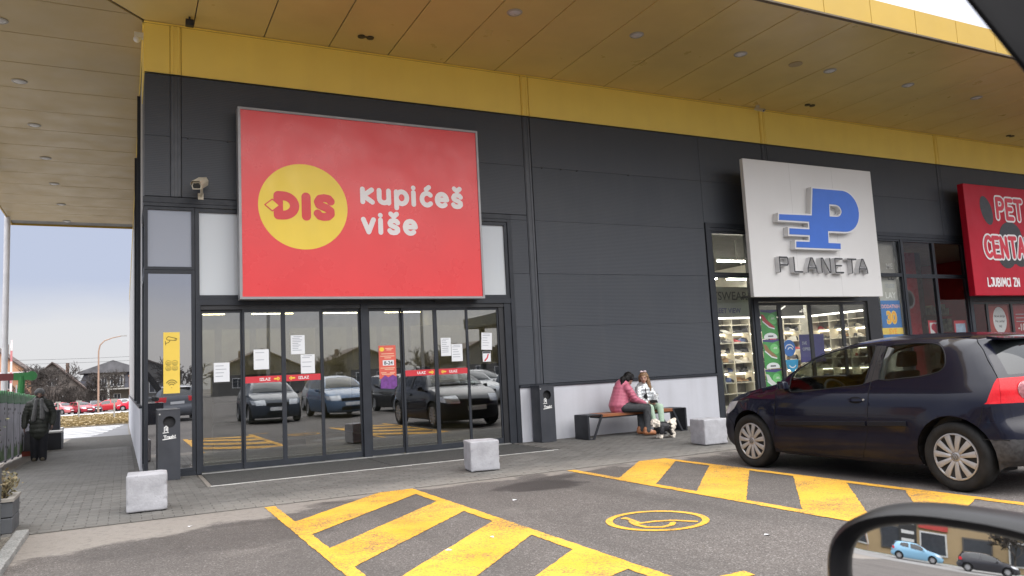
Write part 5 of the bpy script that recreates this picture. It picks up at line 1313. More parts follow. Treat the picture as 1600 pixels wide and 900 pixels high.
            for poly in (smoothpoly(FW,2), smoothpoly(RW,2)): MB().tube([o_(d_, z, -.002) for d_, z in poly+poly[:1]], .007, 5).build('window_seal', BLK, t, smooth=True)
            # pillar between the side windows is black
            pb = [(1.672,.985),(1.80,1.026),(1.795,1.18),(1.79,1.352),(1.66,1.374),(1.668,1.27),(1.664,1.164)]
            flat([[(1.632,.985),(1.665,1.05),(1.675,1.164),(1.68,1.269),(1.67,1.374),(1.79,1.366),(1.792,1.18),(1.797,1.03)]], lambda u, v: o_(u, v, .0022)).build('pillar_trim', M('pillar_black', (.02,.02,.022), .3), t)
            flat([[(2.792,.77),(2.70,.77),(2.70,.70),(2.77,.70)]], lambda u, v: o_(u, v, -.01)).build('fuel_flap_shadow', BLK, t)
    MB().box(-.26,.26,Y0+.868,Y0+.876,.42,.53).box(-.26,.26,Y0-3.215,Y0-3.200,.70,.81).build('number_plate', PAP, t)
    MB().add([(-.55,Y0-2.80,1.40),(.55,Y0-2.80,1.40),(.52,Y0-2.95,1.375),(-.52,Y0-2.95,1.375),(-.55,Y0-2.80,1.375),(.55,Y0-2.80,1.375),(.52,Y0-2.94,1.36),(-.52,Y0-2.94,1.36)], [(0,1,2,3),(7,6,5,4),(2,6,7,3),(0,3,7,4),(1,5,6,2)]).build('spoiler', paint, t)
    if detail:
        MB().box(-.2,.2,Y0-2.958,Y0-2.948,1.372,1.388).build('brake_light', TLR, t)
        mb = MB().box(-.70,.70,Y0-.75,Y0-.42,.55,.90); mb.build('dashboard', INT, t, bevel=.05)
        MB().box(-.74,.74,Y0-2.75,Y0-.5,.28,.32).build('cabin_floor', INT, t)
        for a_ in (-.735, .70): MB().box(a_,a_+.035,Y0-2.6,Y0-.5,.3,.92).build('door_card', INT, t)
        sw = MB(); c0 = Vector((-.36,Y0-.92,.86)); ax = Vector((0,-.87,.5))
        uu = Vector((1,0,0)); vv = ax.cross(uu).normalized()
        sw.tube([c0+(uu*math.cos(a)+vv*math.sin(a))*.18 for a in [2*math.pi*i/24 for i in range(25)]], .015, 6).tube([c0-uu*.17, c0, c0+uu*.17], .02, 6).tube([c0, c0-vv*.17], .02, 6).cyl(c0, c0-ax*.3, .035, n=8)
        sw.build('steering_wheel', INT, t, smooth=True)
        for x in (-.36,.36):
            MB().box(x-.24,x+.24,Y0-1.55,Y0-1.05,.42,.56).build('seat', INT, t, bevel=.05, seg=2)
            MB().hexa([(x-.23,Y0-1.62,.5),(x+.23,Y0-1.62,.5),(x+.23,Y0-1.46,.5),(x-.23,Y0-1.46,.5)], [(x-.21,Y0-1.84,1.10),(x+.21,Y0-1.84,1.10),(x+.21,Y0-1.73,1.10),(x-.21,Y0-1.73,1.10)]).build('seat_back', INT, t, bevel=.04, seg=2)
            MB().hexa([(x-.13,Y0-1.86,1.14),(x+.13,Y0-1.86,1.14),(x+.13,Y0-1.77,1.14),(x-.13,Y0-1.77,1.14)], [(x-.11,Y0-1.88,1.30),(x+.11,Y0-1.88,1.30),(x+.11,Y0-1.80,1.30),(x-.11,Y0-1.80,1.30)]).build('headrest', INT, t, bevel=.03, seg=2)
        MB().box(-.62,.62,Y0-2.4,Y0-1.95,.40,.55).hexa([(-.60,Y0-2.5,.5),(.60,Y0-2.5,.5),(.60,Y0-2.36,.5),(-.60,Y0-2.36,.5)], [(-.56,Y0-2.62,1.06),(.56,Y0-2.62,1.06),(.56,Y0-2.52,1.06),(-.56,Y0-2.52,1.06)]).build('rear_seat', INT, t, bevel=.04)
        for x in (-.36,.36): MB().box(x-.12,x+.12,Y0-2.60,Y0-2.52,1.07,1.20).build('headrest', INT, t, bevel=.03, seg=2)
        for s in (-1,1): MB().tube([(s*.62,Y0-1.86,1.34),(s*.66,Y0-1.80,1.2),(s*.74,Y0-1.76,.95)], .03, 6).build('pillar_lining', INTL, t)
        MB().poly([(-.5,Y0-2.6,1.41),(-.5,Y0-1.15,1.415),(.5,Y0-1.15,1.415),(.5,Y0-2.6,1.41)]).build('headliner', INTL, t)
    return t
NAVY = car_mats((.003,.0035,.012), 'navy')
golf = make_car('parked_car', 'dark navy three door hatchback parked nose to the shops at the right', NAVY, .05, True)
golf.location = (7.40, -5.432-1.289, -.010)
BG = make_car('parked_car', 'x', car_mats((.42,.02,.03), 'red'), .13, False)
bg_first = [True]
def bgcar(x, y, rz, col, nm, label, group, sc=1.):
    if bg_first[0]:
        bg_first[0] = False; c = BG; c.location = (x, y, gz(y)-.01); c.rotation_euler = (0,0,rz); c['label'] = label
    else:
        c = copy_tree(BG, loc=(x, y, gz(y)-.01), rz=rz, label=label)
    c['group'] = group; c.scale = (sc,)*3
    key = 'car_paint_'+nm
    pm = bpy.data.materials.get(key) or car_mats(col, nm)
    for ch in c.children:
        if ch.name.split('.')[0] in ('body','door','wing_mirror','spoiler'):
            if ch.data.users > 1 or True:
                ch.material_slots[0].link = 'OBJECT'; ch.material_slots[0].material = pm
    return c
# ================================================================== people and the dog
SKIN = M('skin', (.46,.27,.20), .55, var=.06); SKIN2 = M('skin_weathered', (.20,.12,.09), .6, var=.1)
def fingers(wrist, d, up, s=1., curl=.5):
    """palm with five separate bent fingers, as capsules; d = direction of the hand, up = back of the hand"""
    w = Vector(wrist); d = Vector(d).normalized(); up = Vector(up); up = (up-d*up.dot(d)).normalized(); si = d.cross(up); out = []
    palm = w+d*.085*s
    for k in (-1, 0, 1): out.append(('c', w+si*.012*k*s, palm+si*.026*k*s, .017*s, .015*s))
    for k, L_ in ((-1.5,.062),(-.5,.074),(.5,.078),(1.5,.070)):
        a = palm+si*.018*k*s; b = a+(d*math.cos(curl)-up*math.sin(curl))*L_*.55*s; c = b+(d*math.cos(curl*2)-up*math.sin(curl*2))*L_*.45*s
        out += [('c', a, b, .0095*s, .0085*s), ('c', b, c, .0085*s, .007*s)]
    a = w+d*.03*s-si*.022*s; b = a+(d*.75-si*.65)*.04*s; out += [('c', a, b, .012*s, .0095*s), ('c', b, b+(d*.9-up*.3)*.03*s, .0095*s, .008*s)]
    return out
def head(c, f, r=1.):
    """skull, jaw, nose, ears looking along f"""
    c = Vector(c); f = Vector(f).normalized(); u = Vector((0,0,1)); u = (u-f*u.dot(f)).normalized(); s = f.cross(u)
    P = lambda a, b, h: c+(f*a+s*b+u*h)*r
    out = [('e', P(-.012,0,.018), (.082*r,.082*r,.098*r)), ('c', P(.035,0,-.02), P(.045,0,-.075), .058*r, .036*r), ('c', P(.078,0,.012), P(.098,0,-.018), .010*r, .014*r),
           ('c', P(.078,-.018,-.045), P(.078,.018,-.045), .012*r, .012*r), ('c', P(.07,-.035,.028), P(.07,.035,.028), .014*r, .014*r)]
    for k in (-1, 1): out += [('c', P(-.005,k*.080,.012), P(-.012,k*.086,-.025), .016*r, .010*r)]
    return out, P
def face(P, parent, r=1., lips=(.35,.10,.10)):
    e = MB()
    for k in (-1, 1): e.ball(P(.074,k*.032,.012), .0105*r, nu=8, nv=6)
    e.build('eyes', M('eye_dark', (.03,.02,.015), .3), parent, smooth=True)
    m_ = MB(); m_.tube([P(.088,-.024,-.046), P(.094,0,-.045), P(.088,.024,-.046)], [.003*r,.0055*r,.003*r], 6); m_.build('mouth', M('lips', lips, .5), parent, smooth=True)
    b = MB()
    for k in (-1, 1): b.tube([P(.078,k*.016,.034), P(.080,k*.034,.040), P(.070,k*.052,.034)], .0045*r, 5)
    b.build('eyebrows', M('brow', (.06,.035,.02), .8), parent)
def rings(a, b, r0, r1, n, bulge=1.12):   # quilted tube
    a = Vector(a); b = Vector(b); out = []
    for i in range(n):
        p = a.lerp(b, (i+.5)/n); q = r0+(r1-r0)*(i+.5)/n; out.append(('e', p, (q*bulge, q*bulge, max(q*.62, (b-a).length/n*.75))))
    out.append(('c', a, b, r0*.93, r1*.93)); return out
# ---- woman in the pink jacket, sitting sideways
W_ = thing('person', 'seated person in a pink quilted jacket with dark ponytail, turned to the girl', 'person', (8.0,-.6,0)); o3 = Vector((8.0,-.6,0))
L3 = lambda x, y, z: Vector((x, y, z))-o3
hc = L3(8.185,-.63,1.045); hp, HP = head(hc, (.80,.50,-.16), 1.0)
body = hp+[('c', L3(8.06,-.62,.90), hc+Vector((-.02,0,-.05)), .055, .05), ('c', L3(7.94,-.62,.56), L3(8.03,-.62,.88), .13, .12)]
arms = {'n': [L3(8.03,-.79,.875), L3(8.13,-.86,.665), L3(8.37,-.83,.575)], 'f': [L3(8.06,-.46,.875), L3(8.20,-.42,.69), L3(8.38,-.60,.60)]}
for q in arms.values(): body += [('c', q[0], q[1], .048, .040), ('c', q[1], q[2], .040, .028)]
body += fingers(arms['n'][2], (.9,.1,-.35), (.2,-.3,.9), 1, .5)+fingers(arms['f'][2], (.8,-.4,-.3), (.3,.2,.9), 1, .6)
legs = [[L3(7.95,-.74,.53), L3(8.36,-.90,.50), L3(8.27,-.99,.11)], [L3(7.96,-.53,.53), L3(8.38,-.66,.50), L3(8.31,-.74,.11)]]
for q in legs: body += [('c', q[0], q[1], .080, .058), ('c', q[1], q[2], .055, .040), ('c', q[2], q[2]+Vector((.11,-.03,-.05)), .034, .030)]
blob('body', body, SKIN, W_, .009, 2); face(HP, W_)
PINK = M('jacket_pink', (.50,.125,.19), .5, var=.12, vscale=14, obj=True, bump=(30,.25), sheen=.2)
jk = rings(L3(7.925,-.62,.545), L3(8.03,-.62,.90), .195, .160, 6, 1.05)+[('e', L3(8.05,-.62,.92), (.10,.13,.07)), ('c', L3(8.03,-.78,.87), L3(8.05,-.47,.87), .085, .085)]
for q in arms.values(): jk += rings(q[0], q[1], .082, .070, 4, 1.10)+rings(q[1], q[1].lerp(q[2],.93), .068, .050, 4, 1.10)
blob('jacket', jk, PINK, W_, .012, 3)
tr = []
for q in legs: tr += [('c', q[0], q[1], .098, .078), ('c', q[1], q[2]+Vector((0,0,-.02)), .075, .060)]
blob('trousers', tr+[('e', L3(7.95,-.63,.50), (.15,.17,.09))], M('trousers_charcoal', (.040,.042,.046), .8, var=.2, vscale=12, obj=True, bump=(25,.3)), W_, .012, 4)
TAN = M('shoe_tan', (.33,.13,.055), .55, var=.2, vscale=15, obj=True)
for q in legs:
    a = q[2]+Vector((-.045,.01,-.045)); b = q[2]+Vector((.15,-.035,-.062)); blob('shoe', [('c', a, b, .050, .042), ('c', a+Vector((.01,0,.04)), a+Vector((.02,0,.06)), .048, .046)], TAN, W_, .010, 3)
HAIR = M('hair_black', (.008,.007,.007), .6, spec=.25, var=.3, vscale=30, obj=True)
hb = HP
blob('hair', [('e', hb(-.030,0,.034), (.092,.092,.094)), ('c', hb(-.07,0,.02), hb(-.085,0,-.03), .062,.05), ('c', hb(.02,.07,.06), hb(-.03,.078,-.01), .028,.028), ('c', hb(.02,-.07,.06), hb(-.03,-.078,-.01), .028,.028),
     ('c', hb(-.11,-.02,.0), hb(-.185,-.04,-.03), .042,.052), ('c', hb(-.185,-.04,-.03), hb(-.215,-.05,-.13), .054,.026)], HAIR, W_, .010, 3, (55,.004))
# ---- girl in the silver jacket
G_ = thing('person', 'seated girl in shiny silver jacket and mint trousers looking at a phone', 'person', (8.58,-.5,0)); o3 = Vector((8.58,-.5,0))
hc = L3(8.575,-.56,1.035); hp, HP = head(hc, (-.62,-.78,-.18), .92)
body = hp+[('c', L3(8.59,-.51,.88), hc+Vector((0,.02,-.04)), .045, .042), ('c', L3(8.60,-.48,.54), L3(8.595,-.50,.86), .11, .10)]
arms = {'n': [L3(8.46,-.52,.84), L3(8.40,-.62,.67), L3(8.47,-.77,.575)], 'f': [L3(8.73,-.52,.84), L3(8.79,-.62,.67), L3(8.64,-.77,.565)]}
for q in arms.values(): body += [('c', q[0], q[1], .038, .032), ('c', q[1], q[2], .032, .023)]
body += fingers(arms['n'][2], (.75,-.4,.12), (-.3,-.5,.6), .85, .7)+fingers(arms['f'][2], (-.75,-.4,.12), (.3,-.5,.6), .85, .7)
legs = [[L3(8.52,-.52,.52), L3(8.46,-.86,.49), L3(8.53,-.90,.10)], [L3(8.68,-.52,.52), L3(8.68,-.87,.49), L3(8.66,-.93,.10)]]
for q in legs: body += [('c', q[0], q[1], .066, .048), ('c', q[1], q[2], .045, .034)]
blob('body', body, SKIN, G_, .008, 2); face(HP, G_, .92, (.45,.14,.13))
SIL = M('jacket_silver', (.58,.60,.61), .38, .45, var=.28, vscale=16, obj=True, bump=(22,.7))
jk = rings(L3(8.60,-.48,.52), L3(8.595,-.50,.86), .165, .135, 5, 1.06)+[('e', L3(8.595,-.505,.885), (.075,.075,.055)), ('c', L3(8.48,-.51,.84), L3(8.71,-.51,.84), .065, .065)]
for q in arms.values(): jk += rings(q[0], q[1], .068, .060, 3, 1.12)+rings(q[1], q[1].lerp(q[2],.92), .058, .043, 3, 1.12)
blob('jacket', jk, SIL, G_, .010, 3)
MB().tube([L3(8.55,-.628,.86), L3(8.55,-.655,.72), L3(8.55,-.66,.56)], .007, 6).build('zip', BLK, G_)
flat([ell(-.035,.0,.045,.05,.3)], lambda u, v: L3(8.55+u*1., -.668, .69+v)).build('print', BLK, G_)
MINT = M('trousers_mint', (.42,.56,.43), .8, var=.08, vscale=12, obj=True, bump=(25,.25)); tr = []
for q in legs: tr += [('c', q[0], q[1], .082, .066), ('c', q[1], q[1].lerp(q[2],.8), .064, .046), ('e', q[1].lerp(q[2],.8), (.056,.056,.03))]
blob('trousers', tr+[('e', L3(8.60,-.50,.50), (.15,.12,.08))], MINT, G_, .010, 3)
for q in legs: blob('shoe', [('c', q[2]+Vector((.005,.03,-.055)), q[2]+Vector((-.04,-.12,-.068)), .042, .034), ('c', q[2]+Vector((0,.02,-.03)), q[2], .042,.040)], M('shoe_dark', (.03,.03,.035), .6), G_, .010, 3)
HB = M('hair_brown', (.22,.125,.06), .5, var=.35, vscale=25, obj=True); sd = HP(0,1,0)-HP(0,0,0); 
hb = HP; sgn = 1 if sd.x > 0 else -1
blob('hair', [('e', hb(-.030,0,.040), (.088,.088,.088)), ('c', hb(-.07,0,.02), hb(-.085,0,-.10), .06,.06), ('c', hb(.0,.075,.05), hb(-.03,.082,-.06), .026,.03), ('c', hb(.0,-.075,.05), hb(-.03,-.082,-.06), .026,.03),
     ('c', hb(-.02,sgn*.085,-.05), hb(.005,sgn*.105,-.20), .042,.042), ('c', hb(.005,sgn*.105,-.20), hb(.03,sgn*.085,-.33), .042,.020), ('c', hb(-.09,0,-.10), hb(-.10,0,-.24), .07,.05)], HB, G_, .010, 3, (35,.006))
bw = MB(); c0 = HP(.0,.0,.135)
for k in (-1, 1): bw.ball(c0+(HP(0,k*.035,.004)-HP(0,0,0)), .036,.022,.018, nu=10, nv=6)
bw.ball(c0, .013, nu=8, nv=6); bw.build('hair_bow', M('bow_pale', (.62,.50,.52), .6), G_, smooth=True)
ph = thing('mobile_phone', 'dark phone held in both hands by the girl on the bench', 'phone', (8.56,-.845,.60)); ph.rotation_euler = (R(-50), 0, R(-8))
MB().box(-.075,.075,-.005,.005,-.036,.036).build('case', BLK, ph, bevel=.004)
# ---- dog
D_ = thing('dog', 'small fluffy cream dog in a black vest standing before the bench', 'dog', (8.15,-1.62,-.001)); DX = lambda x, y, z: Vector((x, y, z))
CRM = M('fur_cream', (.74,.67,.57), .9, var=.25, vscale=28, obj=True, bump=(70,1.), sheen=.3)
dg = [('c', DX(-.09,0,.20), DX(.16,0,.205), .078, .072), ('c', DX(-.09,0,.21), DX(-.16,-.02,.255), .062, .055), ('e', DX(-.195,-.03,.272), (.082,.078,.076)), ('c', DX(-.24,-.05,.252), DX(-.275,-.065,.240), .040, .030),
      ('c', DX(-.16,.055,.31), DX(-.165,.075,.245), .030,.026), ('c', DX(-.19,-.11,.30), DX(-.185,-.115,.235), .030,.026),
      ('e', DX(.175,-.01,.235), (.085,.075,.075)), ('c', DX(.21,0,.27), DX(.245,0,.30), .045,.038)]
for sx_, y in ((-.085,-.05),(-.075,.05)): dg += [('c', DX(sx_,y,.17), DX(sx_-.005,y,.085), .038,.030), ('c', DX(sx_-.005,y,.085), DX(sx_-.012,y,.025), .030,.032), ('e', DX(sx_-.02,y,.022), (.036,.030,.024))]
for sx_, y in ((.155,-.055),(.18,.05)): dg += [('c', DX(sx_,y,.19), DX(sx_-.03,y,.11), .056,.036), ('c', DX(sx_-.03,y,.11), DX(sx_+.03,y,.075), .033,.026), ('c', DX(sx_+.03,y,.075), DX(sx_+.015,y,.022), .026,.030), ('e', DX(sx_+.005,y,.022), (.038,.030,.024))]
blob('body', dg, CRM, D_, .008, 2, (28,.014))
blob('vest', [('c', DX(-.10,0,.205), DX(.035,0,.200), .092, .090), ('c', DX(-.085,-.052,.17), DX(-.088,-.052,.10), .047,.040), ('c', DX(-.077,.052,.17), DX(-.08,.052,.10), .047,.040)], M('vest_black', (.018,.018,.021), .5, bump=(40,.4), obj=True), D_, .009, 3, (20,.006))
blob('fur_patch', [('c', DX(.095,-.040,.225), DX(.10,-.058,.14), .042,.028), ('c', DX(.10,-.05,.12), DX(.115,-.058,.075), .034,.030)], M('fur_black', (.025,.022,.020), .9, obj=True, bump=(60,1.)), D_, .009, 2, (30,.012))
MB().ball(DX(-.302,-.078,.245), .013, nu=8, nv=6).build('nose', BLK, D_, smooth=True)
e = MB()
for k in ((-.262,-.088,.283),(-.272,-.018,.285)): e.ball(k, .0085, nu=8, nv=6)
e.build('eyes', BLK, D_, smooth=True)
t = MB().tube([(8.44,-.86,.56),(8.30,-1.0,.42),(8.15,-1.3,.30),(8.03,-1.58,.27)], .004, 5).build('dog_lead', BLK); tag(t, 'thin dark lead from the pink jacket hand down to the dog', 'dog lead')
# ---- man walking up the side path
Mn = thing('person', 'person in grey knit cap, grey scarf and dark green parka on the side path', 'person', (-1.985, 7.99, gz(7.99)))
V_ = Vector
hc = V_((0,-.03,1.485)); hp, HP = head(hc, (.05,-1,-.12), 1.0)
arms = {'l': [V_((-.19,0,1.27)), V_((-.275,.02,1.0)), V_((-.285,-.06,.76))], 'r': [V_((.19,0,1.27)), V_((.275,.03,1.0)), V_((.26,-.10,.80))]}
legs = [[V_((-.085,0,.80)), V_((-.09,-.03,.43)), V_((-.085,.0,.08))], [V_((.085,0,.80)), V_((.088,-.05,.44)), V_((.085,-.06,.08))]]
body = hp+[('c', V_((0,0,1.28)), hc+V_((0,.01,-.05)), .058,.055), ('c', V_((0,0,.85)), V_((0,0,1.25)), .14,.15)]
for q in arms.values(): body += [('c', q[0], q[1], .05,.042), ('c', q[1], q[2], .04,.03)]
body += fingers(arms['l'][2], (.05,-.15,-1), (-1,0,0), 1, .4)+fingers(arms['r'][2], (-.05,-.15,-1), (1,0,0), 1, .5)
for q in legs: body += [('c', q[0], q[1], .08,.06), ('c', q[1], q[2], .055,.042)]
blob('body', body, SKIN2, Mn, .010, 2); face(HP, Mn, 1., (.14,.06,.05))
PK_ = M('parka_green', (.034,.038,.031), .6, var=.25, vscale=10, obj=True, bump=(18,.5))
jk = rings(V_((0,0,.62)), V_((0,0,1.30)), .200,.175, 7, 1.04)+[('c', V_((-.16,0,1.28)), V_((.16,0,1.28)), .085,.085), ('e', V_((0,.0,1.36)), (.13,.12,.07))]
for q in arms.values(): jk += rings(q[0], q[1], .088,.078,4,1.08)+rings(q[1], q[1].lerp(q[2],.92), .075,.060,4,1.08)
blob('parka', jk, PK_, Mn, .014, 3)
tr = []
for q in legs: tr += [('c', q[0], q[1], .105,.090), ('c', q[1], q[2]+V_((0,0,-.02)), .088,.078)]
blob('trousers', tr, M('trousers_navy', (.012,.013,.018), .8, obj=True, bump=(20,.4)), Mn, .014, 3)
for q in legs: blob('shoe', [('c', q[2]+V_((0,.04,-.035)), q[2]+V_((0,-.13,-.045)), .046,.040)], M('boot_brown', (.10,.085,.06), .7), Mn, .012, 2)
KN = M('knit_grey', (.105,.105,.105), .95, var=.2, vscale=40, obj=True, bump=(70,.8), sheen=.4)
blob('cap', [('e', HP(-.015,0,.055), (.098,.098,.088)), ('c', HP(.03,-.06,.045), HP(.03,.06,.045), .05,.05)], KN, Mn, .010, 3)
blob('scarf', [('c', V_((-.075,-.03,1.37)), V_((.075,-.03,1.37)), .062,.062), ('c', V_((-.06,.05,1.38)), V_((.06,.05,1.38)), .06,.06), ('c', V_((-.05,-.14,1.36)), V_((-.10,-.215,.93)), .042,.050), ('c', V_((.05,-.14,1.36)), V_((.07,-.22,.96)), .042,.050), ('c', V_((.07,-.16,1.30)), V_((.17,-.22,1.10)), .03,.028)], KN, Mn, .012, 3)
blob('beard', [('c', HP(.045,-.035,-.06), HP(.045,.035,-.06), .045,.045), ('e', HP(.055,0,-.085), (.045,.045,.035))], M('beard_dark', (.03,.022,.018), .9), Mn, .010, 2)
# ================================================================== north side: walkway, verge, road, houses
VERGE = M('grass_dry', (.20,.145,.065), .95, var=.5, vscale=.35, grain=(5,.5), bump=(14,.8))
sheet('road', -60, 60, 90, 101, -.004, M('road_grey', (.24,.235,.235), .8, var=.1, vscale=.6), breaks=(95,))
sheet('verge', -40, 40, 42, 84, -.003, VERGE, breaks=(95,))
sheet('pale_path', -40, 40, 84, 90, -.004, M('path_pale', (.55,.54,.53), .9, var=.15, vscale=.3), breaks=(95,))
sheet('kerb_line', -40, 40, 41.2, 41.99, .05, M('kerb_dark', (.05,.048,.045), .9), breaks=(95,))
sheet('concrete_apron', -6.2, -.1, 24, 41.2, -.004, M('apron_grey', (.20,.20,.205), .85, var=.12, vscale=.5), breaks=(30,))
zw = M('marking_white', (.66,.66,.66), .8, var=.1, vscale=2); mb = MB()
for i in range(8):
    y0 = 25.2+i*2.0
    p = [(-5.2+.0*i, y0), (-1.55+.085*(y0-25.2), y0), (-1.55+.085*(y0-24.2), y0+1.0), (-5.2, y0+1.0)]
    if y0 < 30 < y0+1: y0 = 30
    mb.poly([(x, y, gz(y)+.001) for x, y in p])
tag(mb.build('zebra_crossing', zw), kind='structure')
rr = random.Random(31)
def grass_tufts():
    mb = MB()
    for i in range(2600):
        y = 42.5+41*rr.random()**1.5; x = rr.uniform(-9, 1.5); h = rr.uniform(.03,.10)
        a = rr.uniform(0, 3.14); dx, dy = math.cos(a)*.10, math.sin(a)*.10; z = gz(y)
        mb.add([(x-dx,y-dy,z),(x+dx,y+dy,z),(x+dx*.6+rr.gauss(0,.03),y+dy*.6,z+h),(x-dx*.6,y-dy*.6,z+h*.9)], [(0,1,2,3)])
    tag(mb.build('dry_grass', M('tuft', (.22,.165,.075), .95, var=.5, vscale=1.2)), 'short dry winter grass on the verge beyond the walkway', 'grass', kind='stuff')
grass_tufts()
for i, (x, y) in enumerate(((-4.25, 74.), (-1.05, 62.), (-6.4, 80.))):
    t = thing('marker_post', ['grey marker post in the verge left of the tall lamp','grey marker post in the verge near the building corner','grey marker post farthest left in the verge'][i], 'post', (x, y, gz(y)), 0, 'marker posts in the verge'); MB().cyl((0,0,0),(0,0,1.5),.07,n=8).build('post', M('post_grey', (.30,.30,.29), .8), t); MB().box(-.25,.25,-.04,.04,1.42,1.58).build('plate', M('post_grey', (.30,.30,.29), .8), t)
# canopy column
t = thing('canopy_column', 'slim white column carrying the end of the side canopy', 'column', (-3.60, 15.9, gz(15.9))); MB().cyl((0,0,0),(0,0,7.0-gz(15.9)),.085,n=20).build('shaft', M('column_white', (.70,.70,.72), .5), t, smooth=True, sharp=60); MB().box(-.18,.18,-.18,.18,0,.03).build('base_plate', M('column_white', (.70,.70,.72), .5), t)
# playground fence with scalloped green top
t = thing('playground_fence', 'painted playground fence with scalloped green top, along the side path', 'fence', (-2.62, 4.6, 0))
GR = M('play_green', (.035,.20,.055), .5, var=.15); MU = M('mural_pale', (.60,.59,.64), .7, var=.2, vscale=2.5); DOT = M('mural_dot', (.03,.03,.035), .7)
for i in range(9):
    y0 = i*1.18; y1 = y0+1.15; zb = gz(4.6+y0+.5); 
    MB().box(-.03,.0,y0,y1,zb+.05,zb+1.46).build('panel', MU, t)
    n = 3; w = (y1-y0)/n
    for k in range(n): MB().prism([(.012, y0+w*k+w*.5+w*.5*math.cos(a), zb+1.45+.15*math.sin(a)) for a in [math.pi*j/10 for j in range(11)]]+[(.012,y0+w*k,zb+1.33),(.012,y0+w*k+w,zb+1.33)], (-.06,0,0)).build('scallop', GR, t)
    MB().box(-.04,.004,y1,y1+.03,zb,zb+1.53).build('post', M('play_post', (.06,.06,.07), .6), t)
    dm_ = MB(); rd = random.Random(i)
    for k in range(7):
        yy, zz = rd.uniform(y0+.06,y1-.06), zb+rd.choice([.35,.5,.95,1.1,1.2]); dm_.prism([(.003, yy+.035*math.cos(a), zz+.03*math.sin(a)) for a in [2*math.pi*j/8 for j in range(8)]], (-.002,0,0))
    dm_.build('dots', DOT, t)
    MB().add([(.002,y0+.05,zb+.08),(.002,y1-.3,zb+.08),(.002,y1-.5,zb+.45),(.002,y0+.4,zb+.28),(.002,y0+.2,zb+.42)], [(0,1,2,3,4)]).build('painted_grass', M('mural_green', (.16,.24,.12), .7, var=.5, vscale=5), t)
t = thing('play_gate', 'green post with dark red beam and round knob above the playground fence', 'play equipment', (-2.95, 13.5, gz(13.5)))
RB = M('beam_red', (.16,.035,.035), .6)
MB().tube([(0,0,0),(.02,0,1.3),(.06,0,2.15)], .085, 10).build('post', GR, t, smooth=True); MB().box(-2.2,-.12,-.05,.05,2.05,2.25).build('beam', RB, t); MB().box(-.14,.30,-.06,.06,2.05,2.26).build('beam', GR, t); MB().cyl((.30,-.07,2.16),(.30,.07,2.16),.135,n=20).build('knob', GR, t)
t = thing('play_arch', 'white curved arch of the playground at the left edge', 'play equipment', (-3.45, 13.8, gz(13.8))); MB().tube([(-.2,0,0),(-.2,0,1.35)]+[(-.2+.22-.22*math.cos(a), 0, 1.35+.22*math.sin(a)) for a in [math.pi*i/10 for i in range(1, 11)]]+[(.24,0,0)], .05, 8).build('tube', M('play_white', (.72,.72,.72), .4), t, smooth=True)
# dark seat blocks with pale tops
SBK = M('seat_block_black', (.022,.024,.03), .5); SBT = M('seat_top_pale', (.55,.54,.52), .7)
for i, (x, y, w, d, h, lab) in enumerate(((-2.20,14.2,.56,.56,.52,'black seat block with pale top nearest beside the walkway'),(-2.26,15.4,.56,.56,.52,'black seat block with pale top, second along the walkway'),(-2.42,18.4,.50,1.2,.55,'long black seat block with pale top farther along the walkway'))):
    t = thing('seat_block', lab, 'bench', (x, y, gz(y)), 0, 'black seat blocks along the side walkway')
    MB().box(-w/2,w/2,-d/2,d/2,0,h-.04).build('body', SBK, t, bevel=.01); MB().box(-w/2-.01,w/2+.01,-d/2-.01,d/2+.01,h-.04,h).build('top', SBT, t)
t = thing('litter_bin', 'tall black open bin standing between the seat blocks', 'litter bin', (-2.36,16.6,gz(16.6))); MB().box(-.23,.23,-.23,.23,0,1.10).build('body', SBK, t, bevel=.02); MB().box(-.25,.25,-.25,.25,1.10,1.16).build('rim', SBK, t)
t = thing('planter_pot', 'low grey pot with rust red foot behind the walking man', 'planter', (-2.35,11.2,gz(11.2))); MB().box(-.22,.22,-.22,.22,.12,.62).build('body', M('pot_grey', (.10,.10,.11), .7), t, bevel=.02); MB().box(-.26,.26,-.26,.26,0,.12).build('foot', M('pot_rust', (.25,.05,.03), .7), t)
# pedestrian sign, barrier arm
t = thing('crossing_sign', 'blue square pedestrian crossing sign with white triangle', 'traffic sign', (-5.3,35,gz(35)))
MB().cyl((0,0,0),(0,0,2.6),.03,n=8).build('post', M('post_zinc', (.4,.4,.4), .5), t); MB().box(-.26,.26,-.045,-.03,1.65,2.17).build('plate', M('sign_blue', (.03,.12,.42), .4), t); flat([[(-.2,1.70),(.2,1.70),(0,2.10)]], lambda u, v: (u,-.05,v)).build('triangle', WHS, t)
flat(strokes_poly([[(-.05,1.74),(.0,1.83),(.05,1.74)], [(0,1.83),(0,1.93)], [(-.05,1.87),(.05,1.89)], [(0,1.97)]], .018, 4), lambda u, v: (u,-.054,v)).build('pictogram', BLK, t)
t = thing('barrier_arm', 'raised red and white striped barrier arm behind the playground', 'barrier', (-6.1,40,gz(40)))
MB().box(-.25,.15,-.2,.2,0,1.1).build('cabinet', M('barrier_grey', (.5,.5,.5), .5), t, bevel=.03); BW = M('barrier_white', (.72,.66,.66), .5); BRD = M('barrier_red', (.55,.20,.21), .5)
for i in range(7): MB().box(-.05,.05,-.03,.03,.95+i*.62,.95+(i+1)*.62-.002).build('stripe', BRD if i % 2 else BW, t)
